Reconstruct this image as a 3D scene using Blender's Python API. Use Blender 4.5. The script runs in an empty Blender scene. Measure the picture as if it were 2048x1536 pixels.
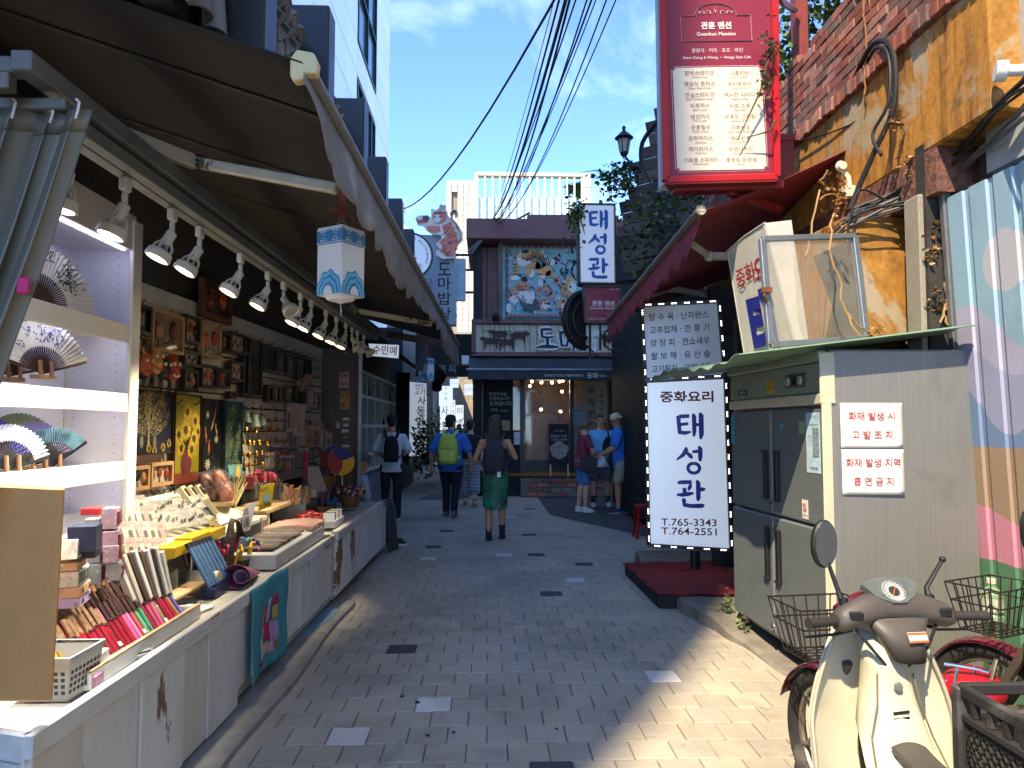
import bpy,bmesh,math,random
from mathutils import Matrix,Vector,noise as mnoise
random.seed(11)
sc=bpy.context.scene
col=sc.collection
R=math.radians
PI=math.pi
# ------------------------------------------------------------------ camera
FPX,CAMH=1450.0,1.55
TH,PH=math.atan(49/FPX),math.atan(84/FPX)
cam_d=bpy.data.cameras.new('camera');cam=bpy.data.objects.new('camera',cam_d);col.objects.link(cam)
cam_d.sensor_width=36;cam_d.lens=FPX/2048*36;cam_d.clip_start=.05;cam_d.clip_end=2000
c_f=Vector((math.sin(TH)*math.cos(PH),math.cos(TH)*math.cos(PH),math.sin(PH)))
c_r=Vector((math.cos(TH),-math.sin(TH),0));c_u=c_r.cross(c_f)
cm=Matrix((c_r,c_u,-c_f)).transposed().to_4x4();cm.translation=(0,0,CAMH)
cam.matrix_world=cm
sc.camera=cam
# ------------------------------------------------------------------ sky and sun
SUN=Vector((.385,.70,-1.0)).normalized()
w=bpy.data.worlds.new('World');sc.world=w;w.use_nodes=True
nt=w.node_tree;nt.nodes.clear()
N=nt.nodes.new
sky=N('ShaderNodeTexSky');sky.sky_type='NISHITA';sky.sun_disc=False
sky.sun_elevation=math.asin(-SUN.z);sky.sun_rotation=math.atan2(-SUN.x,-SUN.y)
sky.air_density=.5;sky.dust_density=0;sky.ozone_density=8
tc=N('ShaderNodeTexCoord');mp=N('ShaderNodeMapping');mp.inputs['Scale'].default_value=(1.6,1.2,3.2);mp.inputs['Rotation'].default_value=(.2,.5,.6)
nz=N('ShaderNodeTexNoise');nz.inputs['Scale'].default_value=1.7;nz.inputs['Detail'].default_value=8;nz.inputs['Roughness'].default_value=.62;nz.inputs['Distortion'].default_value=.5
rp=N('ShaderNodeValToRGB');rp.color_ramp.elements[0].position=.52;rp.color_ramp.elements[1].position=.85;rp.color_ramp.elements[1].color=(.22,.22,.22,1)
mx=N('ShaderNodeMix');mx.data_type='RGBA';mx.inputs['B'].default_value=(6.5,7.2,8.2,1)
bg=N('ShaderNodeBackground');bg.inputs['Strength'].default_value=.15
out=N('ShaderNodeOutputWorld')
L=nt.links.new
L(tc.outputs['Generated'],mp.inputs['Vector']);L(mp.outputs[0],nz.inputs['Vector']);L(nz.outputs['Fac'],rp.inputs['Fac'])
L(rp.outputs['Color'],mx.inputs['Factor']);L(sky.outputs['Color'],mx.inputs['A']);L(mx.outputs['Result'],bg.inputs['Color']);L(bg.outputs[0],out.inputs[0])
sd=bpy.data.lights.new('sun','SUN');sd.energy=2.0;sd.angle=R(.53);sd.color=(1,.83,.58)
so=bpy.data.objects.new('sun',sd);col.objects.link(so);so.rotation_euler=SUN.to_track_quat('-Z','Y').to_euler();so.location=(-10,-18,30)
sc.view_settings.view_transform='Standard';sc.view_settings.look='None'
sc.view_settings.exposure=2.42;sc.view_settings.gamma=1;sc.view_settings.use_curve_mapping=False
sc.cycles.max_bounces=8;sc.cycles.diffuse_bounces=4;sc.cycles.glossy_bounces=3;sc.cycles.transparent_max_bounces=12;sc.cycles.transmission_bounces=6
sc.cycles.caustics_reflective=False;sc.cycles.caustics_refractive=False
sc.cycles.use_denoising=True
# ------------------------------------------------------------------ helpers
def P(px,py,Y):
 d=c_f+c_r*((px-1024)/FPX)+c_u*((768-py)/FPX)
 return Vector((0,0,CAMH))+d*(Y/d.y)
def G(px,py):
 d=c_f+c_r*((px-1024)/FPX)+c_u*((768-py)/FPX)
 return Vector((0,0,CAMH))+d*(-CAMH/d.z)
def S(h):
 h=h.lstrip('#');o=[]
 for i in(0,2,4):
  c=int(h[i:i+2],16)/255;o.append(c/12.92 if c<=.04045 else((c+.055)/1.055)**2.4)
 return tuple(o)
def V(*a):return Vector(a)
class MB:
 """collects shapes; build() links them as one mesh object"""
 def __init__(s):s.v=[];s.f=[];s.m=[]
 def add(s,vs,fs,m=0):
  b=len(s.v);s.v+=[tuple(x)for x in vs]
  for f in fs:s.f.append(tuple(b+i for i in f));s.m.append(m)
  return s
 def box(s,c,d,rot=None,m=0,taper=1):
  vs=[]
  for z in(-1,1):
   t=taper if z>0 else 1
   for x,y in((-1,-1),(1,-1),(1,1),(-1,1)):
    q=Vector((x*d[0]/2*t,y*d[1]/2*t,z*d[2]/2))
    if rot is not None:q=rot@q
    vs.append(q+Vector(c))
  return s.add(vs,[(3,2,1,0),(4,5,6,7),(0,1,5,4),(1,2,6,5),(2,3,7,6),(3,0,4,7)],m)
 def bar(s,a,b,wd,th,m=0,up=(0,0,1)):
  a=Vector(a);b=Vector(b);d=b-a;l=d.length;d.normalize()
  u=Vector(up);x=d.cross(u)
  if x.length<1e-4:x=d.cross(Vector((1,0,0)))
  x.normalize();u=x.cross(d)
  return s.box((a+b)/2,(wd,l,th),Matrix((x,d,u)).transposed(),m)
 def hexa(s,q,m=0):
  return s.add(q,[(3,2,1,0),(4,5,6,7),(0,1,5,4),(1,2,6,5),(2,3,7,6),(3,0,4,7)],m)
 def slab(s,q,t,m=0):
  q=[Vector(x)for x in q];n=(q[1]-q[0]).cross(q[3]-q[0]).normalized()*t
  return s.hexa([x-n for x in q]+q,m)
 def ring(s,c,r,ax,n,ph=0):
  pass
 def tube(s,pts,r,n=8,m=0,cap=True,flat=1.0):
  pts=[Vector(p)for p in pts];k=len(pts)
  rs=r if isinstance(r,(list,tuple))else[r]*k
  t0=(pts[1]-pts[0]).normalized()
  x=t0.orthogonal().normalized()if abs(t0.z)>.9 else t0.cross(Vector((0,0,1))).normalized()
  b=len(s.v)
  for i,p in enumerate(pts):
   t=(pts[min(i+1,k-1)]-pts[max(i-1,0)])
   if t.length<1e-9:t=t0
   t.normalize();x=(x-t*x.dot(t))
   if x.length<1e-6:x=t.orthogonal()
   x.normalize();y=t.cross(x)
   for j in range(n):
    a=2*PI*j/n
    s.v.append(tuple(p+(x*math.cos(a)+y*math.sin(a)*flat)*rs[i]))
  for i in range(k-1):
   for j in range(n):
    j2=(j+1)%n
    s.f.append((b+i*n+j,b+i*n+j2,b+(i+1)*n+j2,b+(i+1)*n+j));s.m.append(m)
  if cap:
   s.f.append(tuple(b+j for j in reversed(range(n))));s.m.append(m)
   s.f.append(tuple(b+(k-1)*n+j for j in range(n)));s.m.append(m)
  return s
 def cyl(s,a,b,r,r2=None,n=12,m=0):return s.tube([a,b],[r,r if r2 is None else r2],n,m)
 def loft(s,rings,m=0,cap=True,closed=True):
  b=len(s.v);n=len(rings[0])
  for rg in rings:s.v+=[tuple(p)for p in rg]
  for i in range(len(rings)-1):
   for j in range(n if closed else n-1):
    j2=(j+1)%n
    s.f.append((b+i*n+j,b+i*n+j2,b+(i+1)*n+j2,b+(i+1)*n+j));s.m.append(m)
  if cap and closed:
   s.f.append(tuple(b+j for j in reversed(range(n))));s.m.append(m)
   s.f.append(tuple(b+(len(rings)-1)*n+j for j in range(n)));s.m.append(m)
  return s
 def lathe(s,prof,n=16,c=(0,0,0),M=None,m=0,cap=True):
  rings=[]
  for r,z in prof:
   rg=[Vector((r*math.cos(2*PI*j/n),r*math.sin(2*PI*j/n),z))for j in range(n)]
   rings.append([(M@q if M is not None else q)+Vector(c)for q in rg])
  return s.loft(rings,m,cap)
 def ball(s,c,r,nu=12,nv=8,m=0,M=None):
  if not isinstance(r,(list,tuple)):r=(r,r,r)
  rings=[]
  for i in range(nv+1):
   a=-PI/2+PI*i/nv;a=max(-PI/2+.04,min(PI/2-.04,a))
   rg=[Vector((r[0]*math.cos(a)*math.cos(2*PI*j/nu),r[1]*math.cos(a)*math.sin(2*PI*j/nu),r[2]*math.sin(a)))for j in range(nu)]
   rings.append([(M@q if M is not None else q)+Vector(c)for q in rg])
  return s.loft(rings,m)
 def prism(s,poly,t,M,m=0):
  n=len(poly)
  ar=sum(poly[i][0]*poly[(i+1)%n][1]-poly[(i+1)%n][0]*poly[i][1]for i in range(n))
  if ar<0:poly=poly[::-1]
  f=[M@Vector((x,y,0))for x,y in poly];b=[M@Vector((x,y,-t))for x,y in poly]
  fs=[tuple(range(n)),tuple(reversed(range(n,2*n)))]+[(n+i,n+(i+1)%n,(i+1)%n,i)for i in range(n)]
  return s.add(f+b,fs,m)
 def sheet(s,fn,nu,nv,t=0,m=0):
  g=[[Vector(fn(i/nu,j/nv))for i in range(nu+1)]for j in range(nv+1)]
  b=len(s.v)
  for row in g:s.v+=[tuple(p)for p in row]
  q=lambda i,j:b+j*(nu+1)+i
  for j in range(nv):
   for i in range(nu):s.f.append((q(i,j),q(i+1,j),q(i+1,j+1),q(i,j+1)));s.m.append(m)
  if t:
   b2=len(s.v)
   for j in range(nv+1):
    for i in range(nu+1):
     du=g[j][min(i+1,nu)]-g[j][max(i-1,0)];dv=g[min(j+1,nv)][i]-g[max(j-1,0)][i]
     nn=du.cross(dv);nn=nn.normalized()if nn.length>1e-12 else Vector((0,0,1))
     s.v.append(tuple(g[j][i]-nn*t))
   q2=lambda i,j:b2+j*(nu+1)+i
   for j in range(nv):
    for i in range(nu):s.f.append((q2(i,j),q2(i,j+1),q2(i+1,j+1),q2(i+1,j)));s.m.append(m)
   for i in range(nu):
    s.f.append((q(i+1,0),q(i,0),q2(i,0),q2(i+1,0)));s.m.append(m)
    s.f.append((q(i,nv),q(i+1,nv),q2(i+1,nv),q2(i,nv)));s.m.append(m)
   for j in range(nv):
    s.f.append((q(0,j),q(0,j+1),q2(0,j+1),q2(0,j)));s.m.append(m)
    s.f.append((q(nu,j+1),q(nu,j),q2(nu,j),q2(nu,j+1)));s.m.append(m)
  return s
 def mesh(s,name,mats,bevel=0,smooth=False,seg=1):
  me=bpy.data.meshes.new(name)
  me.from_pydata(s.v,[],s.f)
  ms=mats if isinstance(mats,(list,tuple))else[mats]
  for x in ms:me.materials.append(x)
  if len(ms)>1:me.polygons.foreach_set('material_index',s.m)
  if bevel:
   bm=bmesh.new();bm.from_mesh(me)
   es=[e for e in bm.edges if e.is_manifold and e.calc_face_angle(0)>.6]
   bmesh.ops.bevel(bm,geom=es,offset=bevel,segments=seg,affect='EDGES',clamp_overlap=True,profile=.6)
   bm.to_mesh(me);bm.free()
  if smooth:
   me.polygons.foreach_set('use_smooth',[True]*len(me.polygons))
   if smooth!='all':
    bm=bmesh.new();bm.from_mesh(me)
    for e in bm.edges:
     if len(e.link_faces)==2 and e.calc_face_angle(0)>.7:e.smooth=False
    bm.to_mesh(me);bm.free()
  me.update()
  return me
 def build(s,name,mats,parent=None,bevel=0,smooth=False,seg=1,world=True):
  return link(name,s.mesh(name,mats,bevel,smooth,seg),parent,world)
def link(name,me,parent=None,world=True,mw=None):
 o=bpy.data.objects.new(name,me);col.objects.link(o)
 if mw is not None:o.matrix_basis=mw
 if parent is not None:
  o.parent=parent
  if world:o.matrix_parent_inverse=WM(parent).inverted()
 return o
def WM(o):
 return o.matrix_basis if o.parent is None else WM(o.parent)@o.matrix_parent_inverse@o.matrix_basis
def tag(o,label=None,cat=None,group=None,kind=None):
 if label:o['label']=label
 if cat:o['category']=cat
 if group:o['group']=group
 if kind:o['kind']=kind
 return o
def thing(name,label,cat,loc=(0,0,0),rz=0,group=None):
 o=bpy.data.objects.new(name,None);col.objects.link(o);o.empty_display_size=.1
 o.matrix_basis=Matrix.Translation(loc)@Matrix.Rotation(rz,4,'Z')
 return tag(o,label,cat,group)
def struct(o):o['kind']='structure';return o
def dup(o,mw=None,label=None,group=None,parent=None):
 c=o.copy();col.objects.link(c)
 if parent is not None:c.parent=parent
 if mw is not None:c.matrix_basis=mw
 if label:c['label']=label
 if group:c['group']=group
 for ch in o.children:dup(ch,parent=c)
 return c
def frame(o,x,y):
 x=Vector(x).normalized();z=x.cross(Vector(y)).normalized();y=z.cross(x)
 m=Matrix((x,y,z)).transposed().to_4x4();m.translation=o
 return m
def quadframe(q):
 q=[Vector(p)for p in q]
 x=((q[1]-q[0])+(q[2]-q[3]))/2;y=((q[3]-q[0])+(q[2]-q[1]))/2
 return frame(q[0],x,y),x.length,y.length
FC={}
CHARS='&,-.0123456789:ABCDEFGHIJKLMNOPQRSTUVWXYZabcdefghijklmnopqrstuvwxyz~·•₩가게경고관그금기길김까깐나난녕니다단담도돈동된드라랑레르리림마맨멕면무미민박발밥보볼비사산상새생서선성세션소쇼수스슬시식심십안야약양억에엔역연예오옥와완요우울유육의이인입자잡장재정조중지집채추츠치카칸커크탄탕태테토튀튜트티파팔페폴푸풍프피하함호화후훈흡'
def glyphs(bold):
 if bold in FC:return FC[bold]
 c=bpy.data.curves.new('t','FONT');c.body='||\n'+'\n'.join('|'+ch+'|' for ch in CHARS);c.size=1;c.offset=bold;c.resolution_u=3;c.space_line=2
 o=bpy.data.objects.new('t',c);me=bpy.data.meshes.new_from_object(o)
 co=[(v.co.x,v.co.y)for v in me.vertices];top=max(y for x,y in co);fs=[tuple(p.vertices)for p in me.polygons]
 base=[y for x,y in co if x>0]
 y0=None;lines={}
 l0=top-.3
 for f in fs:
  k=round((l0-sum(co[i][1]for i in f)/len(f))/2);lines.setdefault(k,[]).append(f)
 def xs(k):return sorted({co[i][0]for f in lines[k]for i in f})
 x=xs(0);bl=x[0];adv=0
 for v in x:
  if v>bl+.1+abs(bold)*2:adv=v-bl;break
 bw=max(v for v in x if v<bl+adv-.01)-bl
 G_={}
 for n,ch in enumerate(CHARS):
  k=n+1;x=xs(k);end=x[-1]-bw;a_=end-bl-adv
  gf=[f for f in lines[k]if bl+bw+.0005<sum(co[i][0]for i in f)/len(f)<end-.0005]
  ids=sorted({i for f in gf for i in f});mp_={i:j for j,i in enumerate(ids)}
  G_[ch]=([(co[i][0]-bl-adv,co[i][1]+2*k)for i in ids],[tuple(mp_[i]for i in f)for f in gf],a_)
 G_[' ']=([],[],.3);FC[bold]=G_
 return G_
TC={}
def txtmesh(body,bold=0,shear=0):
 bold=min((0,.012,.03,.05,.075),key=lambda q:abs(q-bold));k=(body,bold)
 if k not in TC:
  g=glyphs(bold);vs,fs,x=[],[],0
  for ch in body:
   v,f,a_=g[ch];n=len(vs);vs+=[(px+x,py)for px,py in v];fs+=[tuple(n+i for i in q)for q in f];x+=a_
  x0=min(v[0]for v in vs);x1=max(v[0]for v in vs);y0=min(v[1]for v in vs);y1=max(v[1]for v in vs)
  TC[k]=([(v[0]-x0,v[1]-y0)for v in vs],fs,x1-x0,y1-y0)
 return TC[k]
def txt(body,M,cx,cy,m,parent,h=None,w=None,bold=0,shear=0,lift=.004,name='lettering',maxw=None):
 """lettering centred on (cx, cy) of the frame M, as raised flat letters"""
 vs,fs,W,H=txtmesh(body,bold,shear)
 if h and w:sx,sy=w/W,h/H
 elif h:sx=sy=h/H
 else:sx=sy=w/W
 if maxw and W*sx>maxw:sx=maxw/W
 b=MB();n=len(vs)
 b.add([M@Vector((cx+(x-W/2)*sx,cy+(y-H/2)*sy,lift))for x,y in vs],fs)
 return b.build(name,m,parent)
# ------------------------------------------------------------------ materials
MC={}
def nodes(name):
 m=bpy.data.materials.new(name);m.use_nodes=True;t=m.node_tree
 return m,t,t.nodes['Principled BSDF'],t.nodes.new,t.links.new
def mixc(t,a,b,f):
 n=t.nodes.new('ShaderNodeMix');n.data_type='RGBA'
 for s_,v in(('A',a),('B',b)):
  if isinstance(v,tuple):n.inputs[s_].default_value=(*v[:3],1)
  else:t.links.new(v,n.inputs[s_])
 if isinstance(f,(int,float)):n.inputs['Factor'].default_value=f
 else:t.links.new(f,n.inputs['Factor'])
 return n.outputs['Result']
def ramp(t,fac,a,b):
 n=t.nodes.new('ShaderNodeMapRange');n.inputs['From Min'].default_value=a;n.inputs['From Max'].default_value=b
 t.links.new(fac,n.inputs['Value']);return n.outputs['Result']
def coord(t,scale=(1,1,1),rnd=True,kind='Object',rot=(0,0,0)):
 tc=t.nodes.new('ShaderNodeTexCoord');mp=t.nodes.new('ShaderNodeMapping');mp.inputs['Scale'].default_value=scale;mp.inputs['Rotation'].default_value=rot
 t.links.new(tc.outputs[kind],mp.inputs['Vector'])
 if rnd:
  oi=t.nodes.new('ShaderNodeObjectInfo');ml=t.nodes.new('ShaderNodeMath');ml.operation='MULTIPLY';ml.inputs[1].default_value=37
  t.links.new(oi.outputs['Random'],ml.inputs[0]);t.links.new(ml.outputs[0],mp.inputs['Location'])
 return mp.outputs[0]
def noise(t,vec,scale,detail=5,rough=.6,dist=0):
 n=t.nodes.new('ShaderNodeTexNoise');n.inputs['Scale'].default_value=scale;n.inputs['Detail'].default_value=detail;n.inputs['Roughness'].default_value=rough;n.inputs['Distortion'].default_value=dist
 t.links.new(vec,n.inputs['Vector']);return n.outputs['Fac']
def mat(name,c,rough=.65,metal=0,var=.18,scale=6,bump=.15,bs=45,dirt=0,dirtc=(.06,.05,.04),ds=3,stretch=(1,1,1),rnd=0,spec=.4,emit=0,alpha=1,coat=0,trans=0,bd=.004,prt=0):
 if name in MC:return MC[name]
 if isinstance(c,str):c=S(c)
 m,t,b,N,L=nodes(name)
 vec=coord(t,stretch)
 f=noise(t,vec,scale)
 cc=mixc(t,tuple(x*(1-var)for x in c),tuple(min(1,x*(1+var))for x in c),ramp(t,f,.3,.7))
 if dirt:
  d=noise(t,vec,ds,8,.7,.4)
  cc=mixc(t,cc,dirtc,ramp(t,d,.62-dirt*.3,.9-dirt*.2))
 if prt:
  vo=N('ShaderNodeTexVoronoi');vo.inputs['Scale'].default_value=prt;L(vec,vo.inputs['Vector']);hv=N('ShaderNodeHueSaturation');hv.inputs['Saturation'].default_value=.55;hv.inputs['Value'].default_value=.6;L(vo.outputs['Color'],hv.inputs['Color'])
  cc=mixc(t,cc,hv.outputs['Color'],mul(t,ramp(t,vo.outputs['Distance'],.34,.28),.7))
 if rnd:
  oi=N('ShaderNodeObjectInfo');hs=N('ShaderNodeHueSaturation')
  mr=N('ShaderNodeMapRange');mr.inputs['To Min'].default_value=1-rnd;mr.inputs['To Max'].default_value=1+rnd
  L(oi.outputs['Random'],mr.inputs['Value']);L(mr.outputs[0],hs.inputs['Value']);L(cc,hs.inputs['Color']);cc=hs.outputs['Color']
 L(cc,b.inputs['Base Color'])
 b.inputs['Metallic'].default_value=metal;b.inputs['Specular IOR Level'].default_value=spec
 rr=N('ShaderNodeMapRange');rr.inputs['To Min'].default_value=max(.03,rough-.12);rr.inputs['To Max'].default_value=min(1,rough+.12)
 L(noise(t,vec,scale*2.3),rr.inputs['Value']);L(rr.outputs[0],b.inputs['Roughness'])
 if bump:
  bp=N('ShaderNodeBump');bp.inputs['Strength'].default_value=bump;bp.inputs['Distance'].default_value=bd
  L(noise(t,vec,bs,6),bp.inputs['Height']);L(bp.outputs[0],b.inputs['Normal'])
 if emit:
  b.inputs['Emission Color'].default_value=(*c,1);b.inputs['Emission Strength'].default_value=emit
 if alpha<1:b.inputs['Alpha'].default_value=alpha
 if coat:b.inputs['Coat Weight'].default_value=coat;b.inputs['Coat Roughness'].default_value=.08
 if trans:b.inputs['Transmission Weight'].default_value=trans
 MC[name]=m
 return m
def flat(name,c,rough=.6,**k):return mat(name,c,rough,var=k.pop('var',.08),bump=k.pop('bump',0),**k)
def emis(name,c,s):
 if name in MC:return MC[name]
 m,t,b,N,L=nodes(name);c=S(c)if isinstance(c,str)else c
 b.inputs['Base Color'].default_value=(*c,1);b.inputs['Emission Color'].default_value=(*c,1);b.inputs['Emission Strength'].default_value=s
 MC[name]=m;return m
def glass(name,c=(.8,.9,.9),alpha=.25,rough=.05):
 if name in MC:return MC[name]
 m,t,b,N,L=nodes(name)
 vec=coord(t);f=noise(t,vec,5,6)
 b.inputs['Base Color'].default_value=(*c,1);b.inputs['Roughness'].default_value=rough;b.inputs['Specular IOR Level'].default_value=.9
 mr=N('ShaderNodeMapRange');mr.inputs['From Min'].default_value=.35;mr.inputs['From Max'].default_value=.75
 mr.inputs['To Min'].default_value=alpha;mr.inputs['To Max'].default_value=min(1,alpha*1.5+.04);L(f,mr.inputs['Value']);L(mr.outputs[0],b.inputs['Alpha'])
 MC[name]=m;return m
def brushed(name,c,rough=.38,metal=.85,axis=2):
 if name in MC:return MC[name]
 m,t,b,N,L=nodes(name);c=S(c)if isinstance(c,str)else c
 st=[90,90,90];st[axis]=1.2
 vec=coord(t,tuple(st));f=noise(t,vec,1.6,4)
 v2=coord(t);g=noise(t,v2,2.2,7,.65,.5)
 cc=mixc(t,tuple(x*.86 for x in c),tuple(min(1,x*1.1)for x in c),ramp(t,f,.25,.75))
 cc=mixc(t,cc,tuple(x*.55 for x in c),ramp(t,g,.56,.85))
 L(cc,b.inputs['Base Color']);b.inputs['Metallic'].default_value=metal
 mr=N('ShaderNodeMapRange');mr.inputs['To Min'].default_value=rough-.08;mr.inputs['To Max'].default_value=rough+.2;L(g,mr.inputs['Value']);L(mr.outputs[0],b.inputs['Roughness'])
 bp=N('ShaderNodeBump');bp.inputs['Strength'].default_value=.12;bp.inputs['Distance'].default_value=.002;L(f,bp.inputs['Height']);L(bp.outputs[0],b.inputs['Normal'])
 MC[name]=m;return m
def worn(name,c,under,amount=.5,scale=3,rough=.55,streak=(1,1,1),stain=(.25,.2,.14),samt=.3,fine=.12):
 """paint with chips showing what lies under it, and stains"""
 if name in MC:return MC[name]
 m,t,b,N,L=nodes(name);c=S(c)if isinstance(c,str)else c;under=S(under)if isinstance(under,str)else under
 vec=coord(t,streak);n1=noise(t,vec,scale,9,.68,.6);n2=noise(t,vec,scale*.6,8,.7,.3);n3=noise(t,vec,scale*9,4)
 cc=mixc(t,tuple(x*(1-fine)for x in c),tuple(min(1,x*(1+fine))for x in c),n3)
 cc=mixc(t,cc,stain,mul(t,ramp(t,n2,.42,.68),samt))
 chip=ramp(t,n1,.69-amount*.22,.705-amount*.22)
 cc=mixc(t,cc,under,chip);L(cc,b.inputs['Base Color'])
 mr=N('ShaderNodeMapRange');mr.inputs['To Min'].default_value=rough;mr.inputs['To Max'].default_value=min(1,rough+.3);L(chip,mr.inputs['Value']);L(mr.outputs[0],b.inputs['Roughness'])
 bp=N('ShaderNodeBump');bp.inputs['Strength'].default_value=.35;bp.inputs['Distance'].default_value=.004;bp.invert=True;L(chip,bp.inputs['Height'])
 bp2=N('ShaderNodeBump');bp2.inputs['Strength'].default_value=.12;bp2.inputs['Distance'].default_value=.003;L(n3,bp2.inputs['Height']);L(bp.outputs[0],bp2.inputs['Normal']);L(bp2.outputs[0],b.inputs['Normal'])
 MC[name]=m;return m
def mul(t,a,k):
 n=t.nodes.new('ShaderNodeMath');n.operation='MULTIPLY';n.inputs[1].default_value=k;t.links.new(a,n.inputs[0]);return n.outputs[0]
white=mat('white paint','#d8d8d4',.5,var=.06,dirt=.25,dirtc=(.3,.27,.22),bs=20,bump=.08)
black=mat('black paint','#1a1a1c',.5,var=.2)
steel=mat('grey steel','#8c8e90',.4,metal=.6,var=.15,dirt=.3)
chrome=mat('chrome','#c8c8c8',.15,metal=1,var=.05,bump=0)
rust=mat('rust','#6b3c24',.85,var=.35,scale=18)
plastic_black=mat('black plastic','#222122',.42,var=.15,bs=200,bump=.1)
wood_light=mat('light wood','#b99b72',.6,var=.2,scale=3,stretch=(1,6,6))
wood_dark=mat('dark wood','#3b2a20',.6,var=.3,scale=4,stretch=(6,1,6))
rubber=mat('tyre rubber','#242322',.8,var=.2,dirt=.4,dirtc=(.2,.18,.15))
clear=glass('clear plastic',(.4,.42,.43),.1,.1)
# ================================================================== the setting
# ---- ground sheet and pavers
sand=mat('joint sand','#80786a',.95,var=.25,scale=9,bs=90,bump=.4)
gnd=MB();gnd.add([(-60,-30,-.012),(60,-30,-.012),(60,300,-.012),(-60,300,-.012)],[(0,1,2,3)])
struct(gnd.build('ground',sand))
def paver_mat(name,c,sp=.5,rnd=.12):
 m,t,b,N,L=nodes(name);c=S(c)
 vec=coord(t);vw=coord(t,rnd=False,kind='Object')
 geo=N('ShaderNodeNewGeometry')
 f=noise(t,vec,260,3,.7);g=noise(t,geo.outputs['Position'],1.1,7,.65,.4);h=noise(t,geo.outputs['Position'],9,6,.7)
 cc=mixc(t,tuple(x*(1-sp*.6)for x in c),tuple(min(1,x*(1+sp))for x in c),ramp(t,f,.3,.72))
 cc=mixc(t,cc,tuple(x*.55 for x in c),mul(t,ramp(t,g,.42,.66),.6))
 cc=mixc(t,cc,tuple(min(1,x*1.5)for x in c),mul(t,ramp(t,h,.55,.8),.35))
 st=noise(t,geo.outputs['Position'],2.7,9,.75,1.5);cc=mixc(t,cc,tuple(x*.3 for x in c),mul(t,ramp(t,st,.57,.7),.6))
 oi=N('ShaderNodeObjectInfo');hs=N('ShaderNodeHueSaturation');mr=N('ShaderNodeMapRange');mr.inputs['To Min'].default_value=1-rnd;mr.inputs['To Max'].default_value=1+rnd
 L(oi.outputs['Random'],mr.inputs['Value']);L(mr.outputs[0],hs.inputs['Value']);L(cc,hs.inputs['Color']);L(hs.outputs[0],b.inputs['Base Color'])
 b.inputs['Roughness'].default_value=.8;b.inputs['Specular IOR Level'].default_value=.35
 bp=N('ShaderNodeBump');bp.inputs['Strength'].default_value=.35;bp.inputs['Distance'].default_value=.003;L(f,bp.inputs['Height']);L(bp.outputs[0],b.inputs['Normal'])
 return m
pv=[paver_mat('paver grey','#a39a8b',rnd=.07),paver_mat('paver grey warm','#a89d8b',rnd=.07),paver_mat('paver dark','#47474a',.35),paver_mat('paver light','#c6c4ba',.4)]
PW,PD=.198,.203
def cell(px,py):
 g=G(px,py);r=math.floor(g.y/PD);off=(r%2)*PW/2
 return r,math.floor((g.x-off)/PW)
special={}
for px,py in((820,1293),(1120,1525),(1122,1190),(875,1096),(1082,1110),(1180,1127),(888,1063),(1056,1017),(1070,1070),(865,970)):special[cell(px,py)]=2
for px,py in((890,1397),(738,1457),(868,1120),(1015,1112),(1165,1160),(1306,1356),(1030,1033),(895,1020)):special[cell(px,py)]=3
def left_edge(Y):return-1.5 if Y<9.3 else-2.3
pave=tag(thing('pavement',None,None),kind='structure')
pb=MB();pb.box((0,0,-.03),(PW-.005,PD-.005,.06))
pmesh=[]
for k in range(4):pmesh.append(pb.mesh('paver',pv[k],bevel=.004))
near=0
far_m=[MB()for _ in range(4)]
rng=random.Random(4)
for r in range(int(2.9/PD),int(34/PD)):
 Y=(r+.5)*PD;off=(r%2)*PW/2
 for k in range(-14,20):
  X=(k+.5)*PW+off
  if X<left_edge(Y)-.1 or X>3.4 or(X>2.2 and Y<7.2):continue
  if Y>16.2 and X>-.3:continue
  kk=special.get((r,k),1 if rng.random()<.4 else 0)
  dz=rng.uniform(-.0022,.0022)
  vis=abs((X+.034*Y*0)/Y-0.034)<.74
  if Y<3.2 and(975+X/Y*1450>2048 or 975+X/Y*1450<330):continue
  if near<300 and Y<7.4:
   o=link('paver',pmesh[kk],pave,False);o.location=(X,Y,dz);o.rotation_euler=(rng.uniform(-.006,.006),rng.uniform(-.006,.006),rng.uniform(-.008,.008));near+=1
  else:
   far_m[kk].box((X,Y,-.03+dz),(PW-.005,PD-.005,.06))
fm=MB()
for kk in range(4):fm.add(far_m[kk].v,far_m[kk].f,kk)
tag(fm.build('distant_pavers',pv,pave),kind='stuff')
concrete=mat('concrete','#8f8d86',.9,var=.2,scale=5,bs=60,bump=.4,dirt=.4,dirtc=(.12,.11,.1))
concrete_d=mat('old concrete','#7b756a',.92,var=.3,scale=6,bs=40,bump=.7,dirt=.5,dirtc=(.1,.09,.07))
b=MB()
q=[G(838,999),G(940,999),G(930,990),G(855,990)]
b.slab([p+V(0,0,.006)for p in q],.01)
tag(b.build('drain_cover',mat('drain iron','#4c4d4e',.7,bs=120)),'flat dark metal cover set in the paving behind the walking couple','cover')
tag(tag(MB().slab([G(1100,1030)+V(0,0,.004),G(1300,1075)+V(0,0,.004),G(1300,985)+V(0,0,.004),G(1075,995)+V(0,0,.004)],.008).build('asphalt_patch',mat('patched asphalt','#4c4f4e',.9,bs=150,bump=.5)),kind='structure'))
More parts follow.
